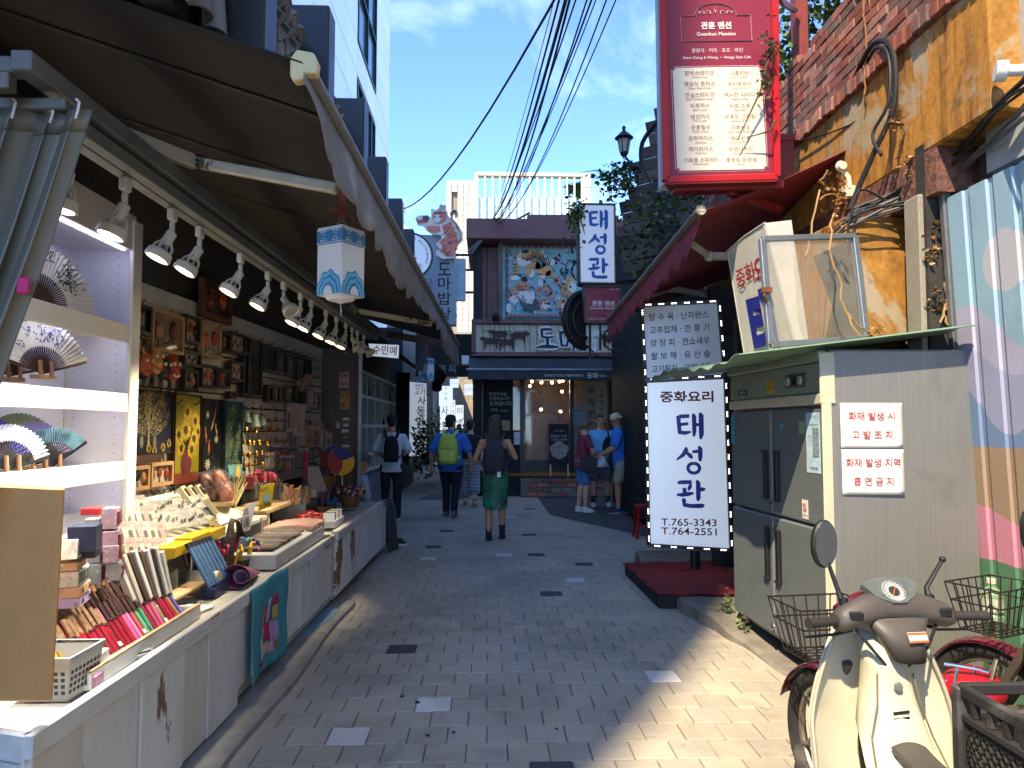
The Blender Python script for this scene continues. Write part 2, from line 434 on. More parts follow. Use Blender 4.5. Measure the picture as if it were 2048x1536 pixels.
for lb_,px,py,rr in(('farthest gum spot, right of the dark paver',806,1332,.011),('gum spot left of the pale paver',805,1393,.013),('largest gum spot, touching the pale paver',835,1405,.016),('nearest gum spot left of the middle of the paving',855,1471,.012),('gum spot just below the pale paver',907,1465,.011),('rightmost and smallest gum spot',1113,1458,.009)):
 g=G(px,py);g.z=0
 tag(MB().lathe([(rr,0),(rr*.9,.0035),(rr*.3,.004)],9,g).build('gum_spot',flat('trodden gum','#2c2b2b',.9)),'dark '+lb_,'gum spot','gum spots on the paving')
b=MB()
def kerb(Y):return-1.2+.008*Y+.015*math.sin(Y*3.1)
b.sheet(lambda u,v:(kerb(1.5+u*4.9)+(-.3,-.02,0,.004)[round(v*3)],1.5+u*4.9,(.045,.045,.035,-.02)[round(v*3)]),40,3)
struct(b.build('kerb_strip',concrete))
# ---- right-hand step, ledge and kerb
b=MB()
pts=[G(1590,1400),G(1500,1300),G(1440,1232),G(1385,1205),G(1400,1190)]
ed=[(1.93,3.6),(1.80,5.1),(1.70,5.65),(1.62,6.05),(1.6,6.3),(1.62,7.2),(1.7,8.4)]
def edge(u):
 f=u*(len(ed)-1);i=min(int(f),len(ed)-2);f-=i
 return V(ed[i][0]*(1-f)+ed[i+1][0]*f,ed[i][1]*(1-f)+ed[i+1][1]*f,0)
hh=lambda u:.015+.10*min(1,max(0,(u-.1)*4))
b.sheet(lambda u,v:edge(u)+V((-.005,0,.03,1.3)[round(v*3)]+.012*math.sin(u*47),0,(-.02,hh(u)-.02,hh(u),hh(u)+.01)[round(v*3)]),40,3)
struct(b.build('ledge',concrete_d))
# ================================================================== left: tall panelled building and an added unseen block that shades the alley
granite=mat('pale granite panel','#dfe0dc',.55,var=.06,scale=60,rnd=.045,bs=200,bump=.05)
tower=thing('office_tower','tall pale grey panelled office building above the tiled roof','building',(-7.5,9,0))
b=MB();TY0,TY1,TX,THT=10.5,22.9,-3.2,24
b.box((-7.5-.06,(TY0+TY1)/2,THT/2),(8.6,TY1-TY0,THT))
b.build('wall',mat('panel joint','#5c6264',.9),tower)
pm={}
rows=[3.2+.86*i for i in range(24)]
for i in range(13):
 y0=4.6+1.405*i;y1=y0+1.405
 for z0 in rows:
  if z0>1.55+(852/1450)*(y1+1.5)*1.02+.4:continue
  if 975-3.2/y1*1450<560:continue
  if y0<18.9<y1+.9 and((10.7<z0+.43<18)or 7.9<z0+.43<9.9)and i in(9,10):
   continue
  if(0)not in pm:pm[0]=MB().box((0,0,0),(.05,1.384,.838)).mesh('panel',granite,bevel=.006)
  o=link('panel',pm[0],tower,False);o.matrix_parent_inverse=WM(tower).inverted();o.location=(TX-.0,(y0+y1)/2,z0+.43)
blk=thing('shade_block','added unseen tall block behind the stall that shades the alley','building',(-12,-4,0));MB().box((-12.1,-4.6,19.5),(6,19.2,39)).build('wall',mat('shade block render','#b3b0a8',.8,var=.08),blk)  # unseen mass added to keep direct sun off the near alley
tower_glass=mat('tower window glass','#3c5a5c',.12,metal=.3,var=.2,scale=1,bump=0,spec=1)
alu_d=mat('dark window frame','#20282a',.4,metal=.4)
for(ya,yb,za,zb)in((17.26,18.6,8.0,9.9),(18.7,19.95,8.0,9.9),(17.26,20.0,10.9,18.0)):
 wd=MB()
 wd.box((TX-.02,(ya+yb)/2,(za+zb)/2),(.02,yb-ya,zb-za));g=wd.build('window',tower_glass,tower)
 fr=MB()
 for yy in(ya,(ya+yb)/2,yb):fr.box((TX+.01,yy,(za+zb)/2),(.09,.07,zb-za))
 k=max(1,round((zb-za)/1.4))
 for j in range(k+1):fr.box((TX+.014,(ya+yb)/2,za+(zb-za)*j/k),(.088,yb-ya,.07))
 fr.build('window_frame',alu_d,g)
# ================================================================== far cream building
cream=mat('cream stone tile','#cdbfa6',.7,var=.05,rnd=.05,scale=20,bs=80,bump=.05)
CY=45
creamb=thing('cream_building','sunlit cream tiled building with roof-top glass railing beyond the alley','building',(P(1037,852,CY).x,CY,0))
k=CY/1450
def CX(px):return P(px,700,CY).x
def CZ(py):return P(1000,py,CY).z
b=MB();b.box(((CX(890)+CX(1185))/2,CY+6,CZ(520)/2),(CX(1185)-CX(890)-.1,11.8,CZ(520)),m=0)
b.box(((CX(891)+CX(949))/2,CY+5,CZ(362)/2),(CX(949)-CX(891),9.6,CZ(362)))
b.box(((CX(1168)+CX(1184))/2,CY+5,CZ(347)/2),(CX(1184)-CX(1168),9.6,CZ(347)))
b.build('wall',mat('cream joint','#8a7f6c',.9),creamb)
tw=(CX(949)-CX(890))/5
tm=MB().box((0,0,0),(tw-.03,.16,tw*.98)).mesh('tile',cream,bevel=.012)
for i in range(5):
 z=CZ(362)-tw/2;n=0
 while z>CZ(670):
  if not(i==1 and(2<=n<=5 or n>22)):
   o=link('tile',tm,creamb);o.location=(CX(890)+tw*(i+.5),CY+.05,z)
  z-=tw*1.01;n+=1
tm2=MB().box((0,0,0),(CX(1184)-CX(1168)-.03,.16,.8)).mesh('tile',cream,bevel=.012)
for j in range(10):
 o=link('tile',tm2,creamb);o.location=((CX(1168)+CX(1184))/2,CY+.05,CZ(347)-.42-.83*j)
b=MB();b.box(((CX(949)+CX(1185))/2,CY+.3,CZ(347)+.0),(CX(1185)-CX(949),.5,.22));b.box((CX(951),CY+.2,(CZ(350)+CZ(560))/2),(.2,.3,CZ(350)-CZ(560)))
b.build('top_beam',cream,creamb)
pale_glass=mat('pale green glass','#b9d0c8',.2,var=.06,scale=.6,bump=0,spec=.8)
for i in range(15):
 x=CX(954)+(CX(1166)-CX(954))*i/14
 MB().box((x,CY+.15,(CZ(352)+CZ(440))/2),(.1,.12,CZ(352)-CZ(440))).build('mullion',white,creamb)
 if i<14:
  x2=CX(954)+(CX(1166)-CX(954))*(i+1)/14
  for(ya,yb)in((392,412),(413,440),(441,470)):
   MB().box(((x+x2)/2,CY+.4,(CZ(ya)+CZ(yb))/2),(x2-x-.12,.06,CZ(ya)-CZ(yb)-.04)).build('pane',pale_glass,creamb)
farb=thing('pale_block','pale round-topped building far behind the round sign','building',(P(805,852,60).x,60,0))
b=MB();X0,X1=P(765,500,60).x,P(842,500,60).x
prof=[(X0,0),(X1,0),(X1,P(0,470,60).z)]+[(X0+(X1-X0)*(1-i/8),P(0,470-(1-(i/8-0.0)**0)*0-42*math.sin(min(1,i/8*1.0)*PI/2),60).z)for i in range(1,9)]
b.prism(prof,10,frame((0,60,0),(1,0,0),(0,0,1)))
b.build('wall',mat('pale render far','#b6b49f',.8,var=.1),farb)
b=MB();b.box((P(790,0,60).x,62,P(0,420,60).z),(1.3,1,.5));b.cyl(P(803,424,61),P(803,412,61),.35,n=10);b.bar(P(779,415,61),P(806,412,61),.3,.12)
b.build('roof_tank',mat('tank','#b9b8ae',.6),farb)
# ================================================================== dark restaurant at the end
DY=16.3
def DX(px,Y=DY):return P(px,700,Y).x
def DZ(py,Y=DY):return P(1000,py,Y).z
maroon=mat('maroon cladding','#6b4140',.5,var=.15,scale=3,dirt=.35,dirtc=(.03,.02,.02),rnd=.12)
maroon_d=mat('dark maroon','#452a2a',.55,var=.2)
navy=mat('navy canvas','#33373c',.75,var=.15,bs=160,bump=.2,dirt=.3,dirtc=(.06,.07,.08))
darkw=mat('blackened wall','#1f1f20',.7,var=.3)
doma=thing('restaurant_building','dark maroon restaurant closing the alley, with painted tiger panel and navy awning','building',(1.6,DY+1.5,0))
XL,XR=DX(946),6.2
b=MB()
b.box(((XL+XR)/2,DY+3.0,(DZ(490)+.1)/2+1.3),(XR-XL,.3,DZ(490)-2.6+.1))
b.box((XL+.1,DY+2.0,DZ(490)/2),(.2,4,DZ(490)))
b.box(((XL+XR)/2,DY+5,.21),(XR-XL,10,.42))
b.box((XR,DY+2.0,DZ(490)/2),(.2,4,DZ(490)))
b.build('wall',darkw,doma)
b=MB()
b.box(((DX(933)+XR)/2,DY+1.2,(DZ(449)+DZ(489))/2),(XR-DX(933),3.4,DZ(449)-DZ(489)))
b.build('fascia',maroon,doma,bevel=.02)
b=MB();b.box(((DX(1058)+DX(1250))/2,DY+1.7,(DZ(412)+DZ(449))/2),(DX(1250)-DX(1058),2.2,DZ(412)-DZ(449)-.01));b.build('parapet',maroon,doma,bevel=.02)
xs=[DX(946)]+[DX(946)+.29*i for i in range(1,24)]
pmm=MB().box((0,0,0),(.28,.05,DZ(490)-DZ(648)-.02)).mesh('cladding_panel',maroon,bevel=.008)
for i in range(3):o=link('cladding_panel',pmm,doma);o.location=(XL+.16+.29*i,DY+.2,(DZ(490)+DZ(648))/2)
for i in range(8):o=link('cladding_panel',pmm,doma);o.location=(DX(1232)+.16+.29*i,DY+.2,(DZ(490)+DZ(648))/2)
b=MB();b.box(((XL+XR)/2,DY+.35,(DZ(490)+DZ(648))/2),(XR-XL-.1,.2,DZ(490)-DZ(648)));b.build('recess',maroon_d,doma)
fr=MB();x0,x1,z0,z1=DX(1000),DX(1240),DZ(645),DZ(478)
oldwood=worn('weathered brown frame','#4a3428','#7d6350',.5,5)
for a,c2 in(((x0,z0),(x1,z0)),((x0,z1),(x1,z1)),((x0,z0),(x0,z1)),((x1,z0),(x1,z1))):
 fr.box(((a[0]+c2[0])/2,DY+.02,(a[1]+c2[1])/2),(abs(c2[0]-a[0])+.1,.32,abs(c2[1]-a[1])+.1))
fro=fr.build('picture_frame',oldwood,doma,bevel=.01)
TS=lambda px,py:((px/1720*280+980),(py/1536*250+470))
def pl(pts):
 o=[]
 for a,c2 in pts:
  X,Yp=TS(a,c2);p=P(X,Yp,DY+.08);o.append((p.x,p.z))
 return o
PM=frame((0,DY+.08,0),(1,0,0),(0,0,1))
def blob(cx,cy,rx,ry,rot=0,n=18,wob=.06,seed=0):
 r_=random.Random(seed)
 return[(cx+rx*math.cos(a)*math.cos(rot)-ry*math.sin(a)*math.sin(rot)+r_.uniform(-wob,wob)*rx,cy+rx*math.cos(a)*math.sin(rot)+ry*math.sin(a)*math.cos(rot)+r_.uniform(-wob,wob)*ry)for a in[2*PI*i/n for i in range(n)]]
pt_sky=mat('painted turquoise','#7fa9ae',.7,var=.25,scale=4,dirt=.2,dirtc=(.5,.55,.5))
pt_or=mat('painted tiger orange','#c9965f',.7,var=.2,scale=9);pt_or2=mat('painted salmon','#c98268',.7,var=.2,scale=9)
pt_wh=mat('painted cream','#d2cdc4',.7,var=.1);pt_bk=mat('painted black','#262528',.7);pt_pk=mat('painted pink','#b4667a',.7,var=.2);pt_gy=mat('painted charcoal','#4d5357',.7);pt_gr=mat('painted green','#3f5a54',.7)
MB().box(((x0+x1)/2,DY+.12,(z0+z1)/2),(x1-x0-.05,.06,z1-z0-.05)).build('canvas',pt_sky,fro)
pc=[0]
def paint(polys,m,lay):
 bb=MB()
 for q in polys:bb.prism(pl(q),.006,PM@Matrix.Translation((0,0,.004+.0035*lay)))
 return bb.build('painted_shape',m,fro)
paint([[(190,130),(1075,130),(1075,165),(190,165)],[(190,975),(1075,975),(1075,1030),(190,1030)],[(190,165),(228,165),(228,975),(190,975)]],pt_gr,0)
paint([[(200+i*75,150),(222+i*75,132),(244+i*75,150),(222+i*75,176)]for i in range(12)]+[[(196,200+i*85),(216,180+i*85),(234,200+i*85),(216,226+i*85)]for i in range(9)]+[blob(225+i*55,990,24,16,0,10)for i in range(15)],pt_pk,1)
paint([blob(560,300,150,110,.5,seed=1),[(300,240),(420,190),(420,280),(360,330),(350,500),(280,540),(290,360)],blob(650,420,110,90,.7,seed=2),blob(740,480,60,40,seed=3)],pt_or,2)
paint([blob(420,300,95,90,0,seed=4),blob(500,470,40,60,seed=5),blob(740,330,70,40,seed=6),blob(310,530,60,30,seed=7),blob(640,520,60,20,seed=8)],pt_wh,3)
paint([blob(470,430,45,70,seed=9),blob(450,260,80,55,seed=10)],pt_or,4)
st=[]
for i in range(11):
 a=520+i*22;st.append([(a,200+i*10),(a+10,196+i*10),(a-10,330+i*5),(a-26,320+i*5)])
for i in range(6):st.append([(290,280+i*40),(330,270+i*40),(330,282+i*40),(292,296+i*40)])
st+=[blob(430,205,50,22,-.2),blob(465,290,28,26),blob(412,290,16,10),blob(492,255,16,10)]
paint(st,pt_bk,5)
paint([blob(400,640,85,75,0,seed=12),blob(600,680,40,60,.2,seed=13),blob(650,860,95,75,0,seed=14),blob(265,720,40,80,.2,seed=15),blob(720,700,45,90,-.4,seed=16),blob(820,560,40,60,-.5,seed=17)],pt_or2,2)
paint([[(330,690),(540,690),(560,860),(440,830),(330,760)],blob(300,790,60,50,seed=18),blob(620,590,32,45,seed=19),blob(690,860,60,50,seed=20),blob(230,900,34,60,seed=21)],pt_wh,3)
paint([[(330,745),(400,830),(520,850),(560,760),(620,900),(520,960),(420,930)]],pt_gy,4)
paint([blob(425,545,42,34),blob(712,845,22,14),blob(385,640,14,9),blob(440,630,14,9)]+[[(340,600+i*22),(372,606+i*22),(340,614+i*22)]for i in range(5)]+[[(580+i*30,800),(592+i*30,860),(574+i*30,850)]for i in range(6)]+[[(690+i*12,620+i*16),(722+i*10,600+i*16),(716+i*10,620+i*16)]for i in range(6)]+[[(790+i*14,530),(812+i*14,560),(800+i*14,590)]for i in range(3)],pt_bk,5)
paint([blob(960,640,90,130,.4,seed=22),blob(900,860,80,90,seed=23)],pt_or,2)
paint([blob(1010,640,50,70,seed=24),blob(910,880,45,50,seed=25)],pt_wh,3)
paint([[(880+i*14,600+i*30),(940,590+i*26),(936,604+i*26)]for i in range(8)]+[blob(880,470,34,12,1.1),blob(940,470,30,12,-.8),[(900,470),(960,310),(966,316),(910,480)],blob(820,300,44,12,.6),blob(855,250,26,10,1.2),[(770,190),(830,290),(822,292)],blob(1010,200,40,14,1.2),blob(1040,340,40,26,.6)],pt_bk,5)
rg=random.Random(77)
for k_,mm in enumerate((pt_wh,pt_bk,pt_gr,pt_pk,pt_or2,pt_sky)):paint([blob(rg.uniform(240,1060),rg.uniform(180,960),rg.uniform(8,26),rg.uniform(6,16),rg.uniform(0,3),9,.2,i)for i in range(26)],mm,6)['kind']='stuff'
paint([[(x_,y_),(x_+rg.uniform(10,34),y_+rg.uniform(-12,12)),(x_+rg.uniform(6,20),y_+rg.uniform(8,16))]for x_,y_ in[(rg.uniform(300,1000),rg.uniform(200,930))for i in range(60)]],pt_bk,7)['kind']='stuff'
for px in(992,1130):
 sp_=thing('floodlight','small black floodlight at the %s foot of the tiger painting'%('left' if px<1000 else 'right'),'floodlight',P(px,640,DY-.2))
 bb=MB();bb.box(P(px,634,DY-.3),(.16,.12,.16),Matrix.Rotation(.5,3,'X'));bb.build('lamp_head',black,sp_,bevel=.02)
 bb=MB();bb.bar(P(px-8,638,DY-.1),P(px+8,638,DY-.25),.03,.03);bb.build('bracket',black,sp_)
iron=mat('wrought iron','#1d1816',.6,var=.2)
cowm=mat('brown cut metal','#3a221c',.6,var=.3,scale=8)
platec=mat('cream plaster plate','#cdc3a8',.8,var=.12,scale=3,dirt=.3,dirtc=(.2,.17,.13))
sgn=thing('restaurant_sign','long cream sign band with cow silhouettes and white-edged lettering','sign',P(1120,710,DY-.1))
xa,xb,za,zb=DX(952),DX(1292),DZ(706),DZ(650)
MB().box(((xa+xb)/2,DY-.02,(za+zb)/2),(xb-xa,.1,zb-za)).build('plate',platec,sgn)
bb=MB()
for zz in(za-.04,zb+.06):bb.box(((xa+xb)/2,DY-.06,zz),(xb-xa+.2,.2,.1))
for xx in(xa-.05,xb+.05):bb.box((xx,DY-.06,(za+zb)/2),(.1,.2,zb-za+.1))
bb.build('frame',maroon,sgn,bevel=.01)
bb=MB()
x=xa+.15;i=0;rg=random.Random(8)
while x<xb-.05:
 y=DY-.1
 bb.box((x,y,(za+zb)/2),(.012,.012,zb-za))
 if i%3==0:bb.box((x+.12,y,za+.25*(1+rg.random())),(.24,.012,.012));bb.box((x+.15,y,zb-.15),(.3,.012,.012))
 x+=rg.choice((.11,.16,.24));i+=1
bb.build('iron_grid',iron,sgn)
cow=[(-.5,.1),(-.48,.28),(-.3,.34),(.1,.33),(.3,.36),(.38,.45),(.42,.38),(.5,.42),(.62,.3),(.58,.22),(.46,.2),(.36,.1),(.33,-.05),(.34,-.35),(.27,-.35),(.25,-.05),(-.1,-.02),(-.2,-.05),(-.32,.02),(-.35,-.35),(-.42,-.35),(-.43,0)]
for cx,cy,s_,fl in((997,672,.34,-1),(980,686,.34,-1),(1011,689,.36,-1),(1038,676,.34,1),(1222,682,.4,-1),(1256,678,.4,1),(1276,684,.36,1)):
 p=P(cx,cy,DY-.16)
 MB().prism([(x*s_*fl*1.15,z*s_)for x,z in cow],.02,frame(p,(1,0,0),(0,0,1))).build('cow_silhouette',cowm,sgn)
wl=mat('white letter edge','#e2e0da',.5,var=.04);dl=mat('dark letter','#2a2d33',.6)
LM=frame((0,DY-.2,0),(1,0,0),(0,0,1))
def at(px,py,Y=DY-.2):p=P(px,py,Y);return p.x,p.z
x,z=at(1116,678);
SGN_AT=[at(1095,678),at(1138,678)]
for ch,py in(('이야',668),('기',684),('담',698)):
 x,z=at(1187,py);txt(ch,LM,x,z,wl,sgn,h=.16,bold=.05)
aw=thing('navy_awning','navy canvas awning with white lettering over the restaurant front','awning',P(1110,740,DY))
bb=MB();ax0,ax1=DX(936,15.3),DX(1330,15.3)
bb.sheet(lambda u,v:(ax0+(ax1-ax0)*u+.02*v,DY-.03-1.1*v,DZ(716)-.34*v-.02*math.sin(u*30)*v),24,4,.012);bb.build('canopy',navy,aw)
bb=MB();zf=DZ(716)-.36
bb.sheet(lambda u,v:(ax0+(ax1-ax0)*u,DY-1.14-.01*math.sin(u*60)*v,zf-.0-.2*v),60,2,.006);bb.build('valance',navy,aw)
bb=MB();bb.cyl((ax0-.03,DY-1.14,zf+.01),(ax1+.03,DY-1.14,zf+.01),.025,n=8);bb.build('front_bar',steel,aw,smooth=True)
bb=MB();bb.tube([(ax0+.1,DY-.05,zf-.25),(ax0+.1,DY-.5,zf-.1),(ax0+.1,DY-1.1,zf)],.02,6);bb.box((ax0-.08,DY-.1,DZ(722)),(.16,.3,.2));bb.build('arm',steel,aw)
AM=frame((0,DY-1.16,0),(1,0,0),(0,0,1))
p=P(1137,751,DY-1.16);txt('도마이야기 고기 그리고 소 서울에서 마약된 고기',AM,p.x-.1,p.z,wl,aw,h=.055,maxw=.82,bold=.01,lift=.02)
p=P(1185,751,DY-1.16);txt('도마',AM,p.x,p.z,wl,aw,h=.12,bold=.02,lift=.02)
p=P(1203,751,DY-1.16);txt('이야기',AM,p.x+.02,p.z-.01,wl,aw,h=.05,lift=.02)
SF=DY+.35
warm=emis('warm bulb','#ffd9a0',14)
frm=mat('black door frame','#17181a',.35,var=.15)
lobby=mat('lobby wall','#6a5238',.7,var=.3,scale=3)
bb=MB();bb.box(((XL+XR)/2,SF+2.2,1.6),(XR-XL,.1,2.4));bb.box(((XL+XR)/2,SF+1.1,2.78),(XR-XL,2.3,.06));bb.build('lobby',lobby,doma)
def opening(pxa,pxb,pya,pyb,name,m,Y=SF,t=.05):
 a=P(pxa,pyb,Y);c2=P(pxb,pya,Y)
 return MB().box(((a.x+c2.x)/2,Y,(a.z+c2.z)/2),(c2.x-a.x,t,c2.z-a.z)).build(name,m,doma)
for pxa,pxb in((946,966),(1040,1050),(1140,1147),(1218,1300)):opening(pxa,pxb,757,946,'door_post',frm,SF-.03,.12)
opening(966,1300,752,760,'door_head',frm,SF-.035,.12)
dg=glass('dim shop glass',(.1,.12,.13),.42,.04)
opening(1051,1140,760,944,'door_glass',dg);opening(1147,1218,760,946,'shop_window',dg,SF+.01);opening(1026,1040,760,860,'side_light',dg)
opening(966,1026,760,946,'menu_wall',darkw,SF+.02);opening(1026,1041,862,946,'kick_panel',darkw)
opening(1051,1140,920,944,'kick_panel',frm,SF-.03,.04)
hb=MB();hb.box(P(1049,875,SF-.12),(.03,.04,.3));hb.build('handle',steel,doma)
for px,py in((1064,763),(1083,765),(1104,765),(1119,763),(1126,761),(1060,772),(1124,783),(1082,819),(1121,823)):
 p=P(px,py,SF+.7);bn_=len([o for o in col.objects if o.name.startswith('ceiling_bulb')]);bl=thing('ceiling_bulb','small warm bulb inside the restaurant door, %s in the string'%('first','second','third','fourth','fifth','sixth','seventh','eighth','ninth')[bn_],'bulb',p,0,'bulbs inside the restaurant')
 MB().ball(p,.035,10,6).build('bulb',warm,bl,smooth='all');MB().cyl(p+V(0,0,.03),p+V(0,0,.09),.015,n=6).build('socket',black,bl)
pl_=bpy.data.lights.new('lobby_light','POINT');pl_.energy=14;pl_.color=(1,.72,.42);pl_.shadow_soft_size=.3;po=bpy.data.objects.new('lobby_light',pl_);col.objects.link(po);po.location=P(1095,775,SF+.9)
chalkb=mat('blackboard','#15171a',.7,var=.2)
cb=thing('menu_blackboard','tall blackboard with white chalk greeting beside the restaurant door','sign',P(999,850,SF-.05))
a=P(972,842,SF-.06);c2=P(1026,776,SF-.06)
MB().box(((a.x+c2.x)/2,SF-.06,(a.z+c2.z)/2),(c2.x-a.x,.05,c2.z-a.z)).build('board',chalkb,cb,bevel=.01)
chm=mat('chalk','#b9bab8',.9);BM_=frame((0,SF-.095,0),(1,0,0),(0,0,1))
for s_,px,py,h_ in(('안녕하세요',996,788,.085),('안녕하십니까',999,797,.075),('도마입니다',1001,807,.1),('도마',989,820,.075),('그리고 소',1008,821,.045),('밥상',993,832,.06)):
 p=P(px,py,SF-.095);txt(s_,BM_,p.x,p.z,chm,cb,h=h_,bold=.004)
np_=thing('paper_notice','tan paper notice below the chalk blackboard','notice',P(1011,850,SF-.1));a=P(1001,861,SF-.1);c2=P(1020,841,SF-.1)
MB().box(((a.x+c2.x)/2,SF-.1,(a.z+c2.z)/2),(c2.x-a.x,.01,c2.z-a.z)).build('sheet',mat('tan paper','#a08c68',.8),np_);p=P(1011,851,SF-.11);txt('도마 소',frame((0,SF-.108,0),(1,0,0),(0,0,1)),p.x,p.z,dl,np_,h=.06)
np_=thing('paper_notice','white paper notice on the narrow panel left of the restaurant door','notice',P(1034,877,SF-.1));a=P(1028,889,SF-.1);c2=P(1040,864,SF-.1)
MB().box(((a.x+c2.x)/2,SF-.1,(a.z+c2.z)/2),(c2.x-a.x,.01,c2.z-a.z)).build('sheet',white,np_);p=P(1034,879,SF-.11)
txt('도마집',frame((0,SF-.108,0),(1,0,0),(0,0,1)),p.x,p.z,dl,np_,h=.035)
np_=thing('paper_notice','grey paper notice on the glass right of the restaurant door','notice',P(1160,840,SF-.1));a=P(1146,852,SF-.1);c2=P(1172,814,SF-.1)
MB().box(((a.x+c2.x)/2,SF-.1,(a.z+c2.z)/2),(c2.x-a.x,.01,c2.z-a.z)).build('sheet',mat('grey paper','#6c6d70',.8),np_);p=P(1158,822,SF-.11);txt('DOMA',frame((0,SF-.108,0),(1,0,0),(0,0,1)),p.x,p.z,dl,np_,h=.05)
gl=mat('glass lettering','#8d9092',.6)
for s_,px,py,h_ in(('고',1083,793,.16),('기',1085,811,.17),('도',1106,815,.2),('마',1107,838,.2),('그',1083,835,.06),('리',1083,844,.06),('고',1083,851,.06)):
 p=P(px,py,SF-.04);txt(s_,frame((0,SF-.04,0),(1,0,0),(0,0,1)),p.x,p.z,gl,doma,h=h_,bold=.012)
ban=thing('hanging_banner','beige vertical cloth banner with black lettering in the restaurant window','banner',P(1190,830,SF-.06));a=P(1164,845,SF-.06);c2=P(1216,762,SF-.06)
MB().box(((a.x+c2.x)/2,SF-.06,(a.z+c2.z)/2),(c2.x-a.x,.008,c2.z-a.z)).build('cloth',mat('beige cloth','#7a6a52',.9,var=.15),ban)
for s_,px,py,h_ in(('마',1183,781,.17),('약',1183,804,.19),('된',1183,827,.19),('서',1203,780,.09),('울',1204,792,.09),('에',1204,805,.09),('서',1204,819,.09)):
 p=P(px,py,SF-.07);txt(s_,frame((0,SF-.068,0),(1,0,0),(0,0,1)),p.x,p.z,black,ban,h=h_,bold=.02)
nb=thing('number_plate','dark number plate on the wall right of the beige banner','plate',P(1272,775,SF-.15));MB().box(P(1272,773,SF-.15),(.26,.02,.2)).build('plate',flat('plate dark','#1f2226'),nb,bevel=.004);p=P(1275,774,SF-.17);txt('6-1',frame((0,SF-.164,0),(1,0,0),(0,0,1)),p.x,p.z,gl,nb,h=.1)
ab=thing('menu_easel','black A-board with chalk break-time note and food photo by the door','sign',P(1117,950,SF-.35))
a=P(1098,930,SF-.3);c2=P(1138,848,SF-.3)
MB().box(((a.x+c2.x)/2,SF-.3,(a.z+c2.z)/2),(c2.x-a.x,.05,c2.z-a.z)).build('board',chalkb,ab,bevel=.008)
for xx in(a.x+.03,c2.x-.03):MB().box((xx,SF-.3,.55),(.04,.05,.3)).build('leg',wood_light,ab);MB().bar((xx,SF-.26,.9),(xx,SF-.02,.44),.03,.03).build('rear_leg',black,ab)
for s_,py in(('BREAK TIME',872),('15:00~17:00',879),('고기 기다',862)):p=P(1118,py,SF-.33);txt(s_,frame((0,SF-.33,0),(1,0,0),(0,0,1)),p.x,p.z,chm,ab,h=.05,maxw=.36)
bb=MB();p=P(1118,900,SF-.33);bb.prism([(.21*math.cos(a_)*(1+.12*math.sin(5*a_)),.19*math.sin(a_)*(1+.1*math.cos(4*a_)))for a_ in[2*PI*i/26 for i in range(26)]],.004,frame(p,(1,0,0),(0,0,1)))
bb.build('food_photo',mat('food print','#8f837a',.6,var=.6,scale=14),ab)
bk=[mat('step brick %d'%i,c2,.9,var=.25,scale=14,bs=60,bump=.5,dirt=.35,dirtc=(.08,.07,.06),rnd=.2)for i,c2 in enumerate(('#8f5a48','#9c624c','#6b564a','#7d7064'))]
MB().box(((DX(1040)+XR)/2,DY-.2,.2),(XR-DX(1040),.35,.36)).build('step_core',concrete_d,doma)
rg=random.Random(3)
bms=[MB().box((0,0,0),(.205,.09,.092)).mesh('brick',m_,bevel=.006)for m_ in bk]
for r_ in range(4):
 x=DX(1062)+(.11 if r_%2 else 0)
 while x<DX(1300):
  o=link('brick',rg.choice(bms),doma);o.location=(x,DY-.4+rg.uniform(-.008,.008),.06+.1*r_);x+=.215
# ================================================================== right: wall with orange render and brick parapet
def ochre_mat():
 m,t,b,N,L=nodes('stained ochre render');v1=coord(t,(1,7,.55),False);v2=coord(t,(1,1,1),False);s1=noise(t,v1,1.6,9,.7,.3);s2=noise(t,v2,1.5,9,.68,.8);s3=noise(t,v2,26,5,.7);s4=noise(t,v2,3.2,8,.7,1.2)
 c=mixc(t,S('#b98432'),S('#93601c'),ramp(t,s3,.3,.7));c=mixc(t,c,S('#54330f'),mul(t,ramp(t,s1,.47,.66),.85));c=mixc(t,c,S('#9c917a'),mul(t,ramp(t,s2,.53,.6),.85));c=mixc(t,c,S('#3f2a16'),mul(t,ramp(t,s4,.58,.68),.7))
 L(c,b.inputs['Base Color']);b.inputs['Roughness'].default_value=.85;bp=N('ShaderNodeBump');bp.inputs['Strength'].default_value=.5;bp.inputs['Distance'].default_value=.01;L(s2,bp.inputs['Height']);b2=N('ShaderNodeBump');b2.inputs['Strength'].default_value=.3;b2.inputs['Distance'].default_value=.004;L(s3,b2.inputs['Height']);L(bp.outputs[0],b2.inputs['Normal']);L(b2.outputs[0],b.inputs['Normal']);return m
ochre=ochre_mat()or worn('ochre render','#ab7a2c','#8f8468',.42,1.3,.85,streak=(1,1,.3),stain=(.10,.045,.012),samt=1,fine=.3)
WX=2.70
rw=thing('brick_wall','weathered wall with ochre render below and red brick parapet above','wall',(WX+.2,5.5,0))
b=MB();
b.box((WX+.2,6.3,3.62),(.4,5.2,.76));b.build('render',ochre,rw,bevel=.015)
b=MB();b.box((WX+.183,6.3,4.3),(.36,5.2,.6));b.build('mortar',mat('mortar','#a39a8a',.95,var=.2,bs=70,bump=.5),rw)
rb=[mat('wall brick %d'%i,c2,.9,var=.3,scale=12,bs=50,bump=.6,dirt=.25,dirtc=(.1,.08,.07),rnd=.18)for i,c2 in enumerate(('#8a5546','#7a4438','#96685a','#6d5148'))]
rbm=[MB().box((0,0,0),(.13,.206,.0685)).mesh('brick',m_,bevel=.004)for m_ in rb]
rbs=[MB().box((0,0,0),(.16,.075,.11)).mesh('brick',m_,bevel=.008)for m_ in rb]
rg=random.Random(5);nb_=0
y=3.75
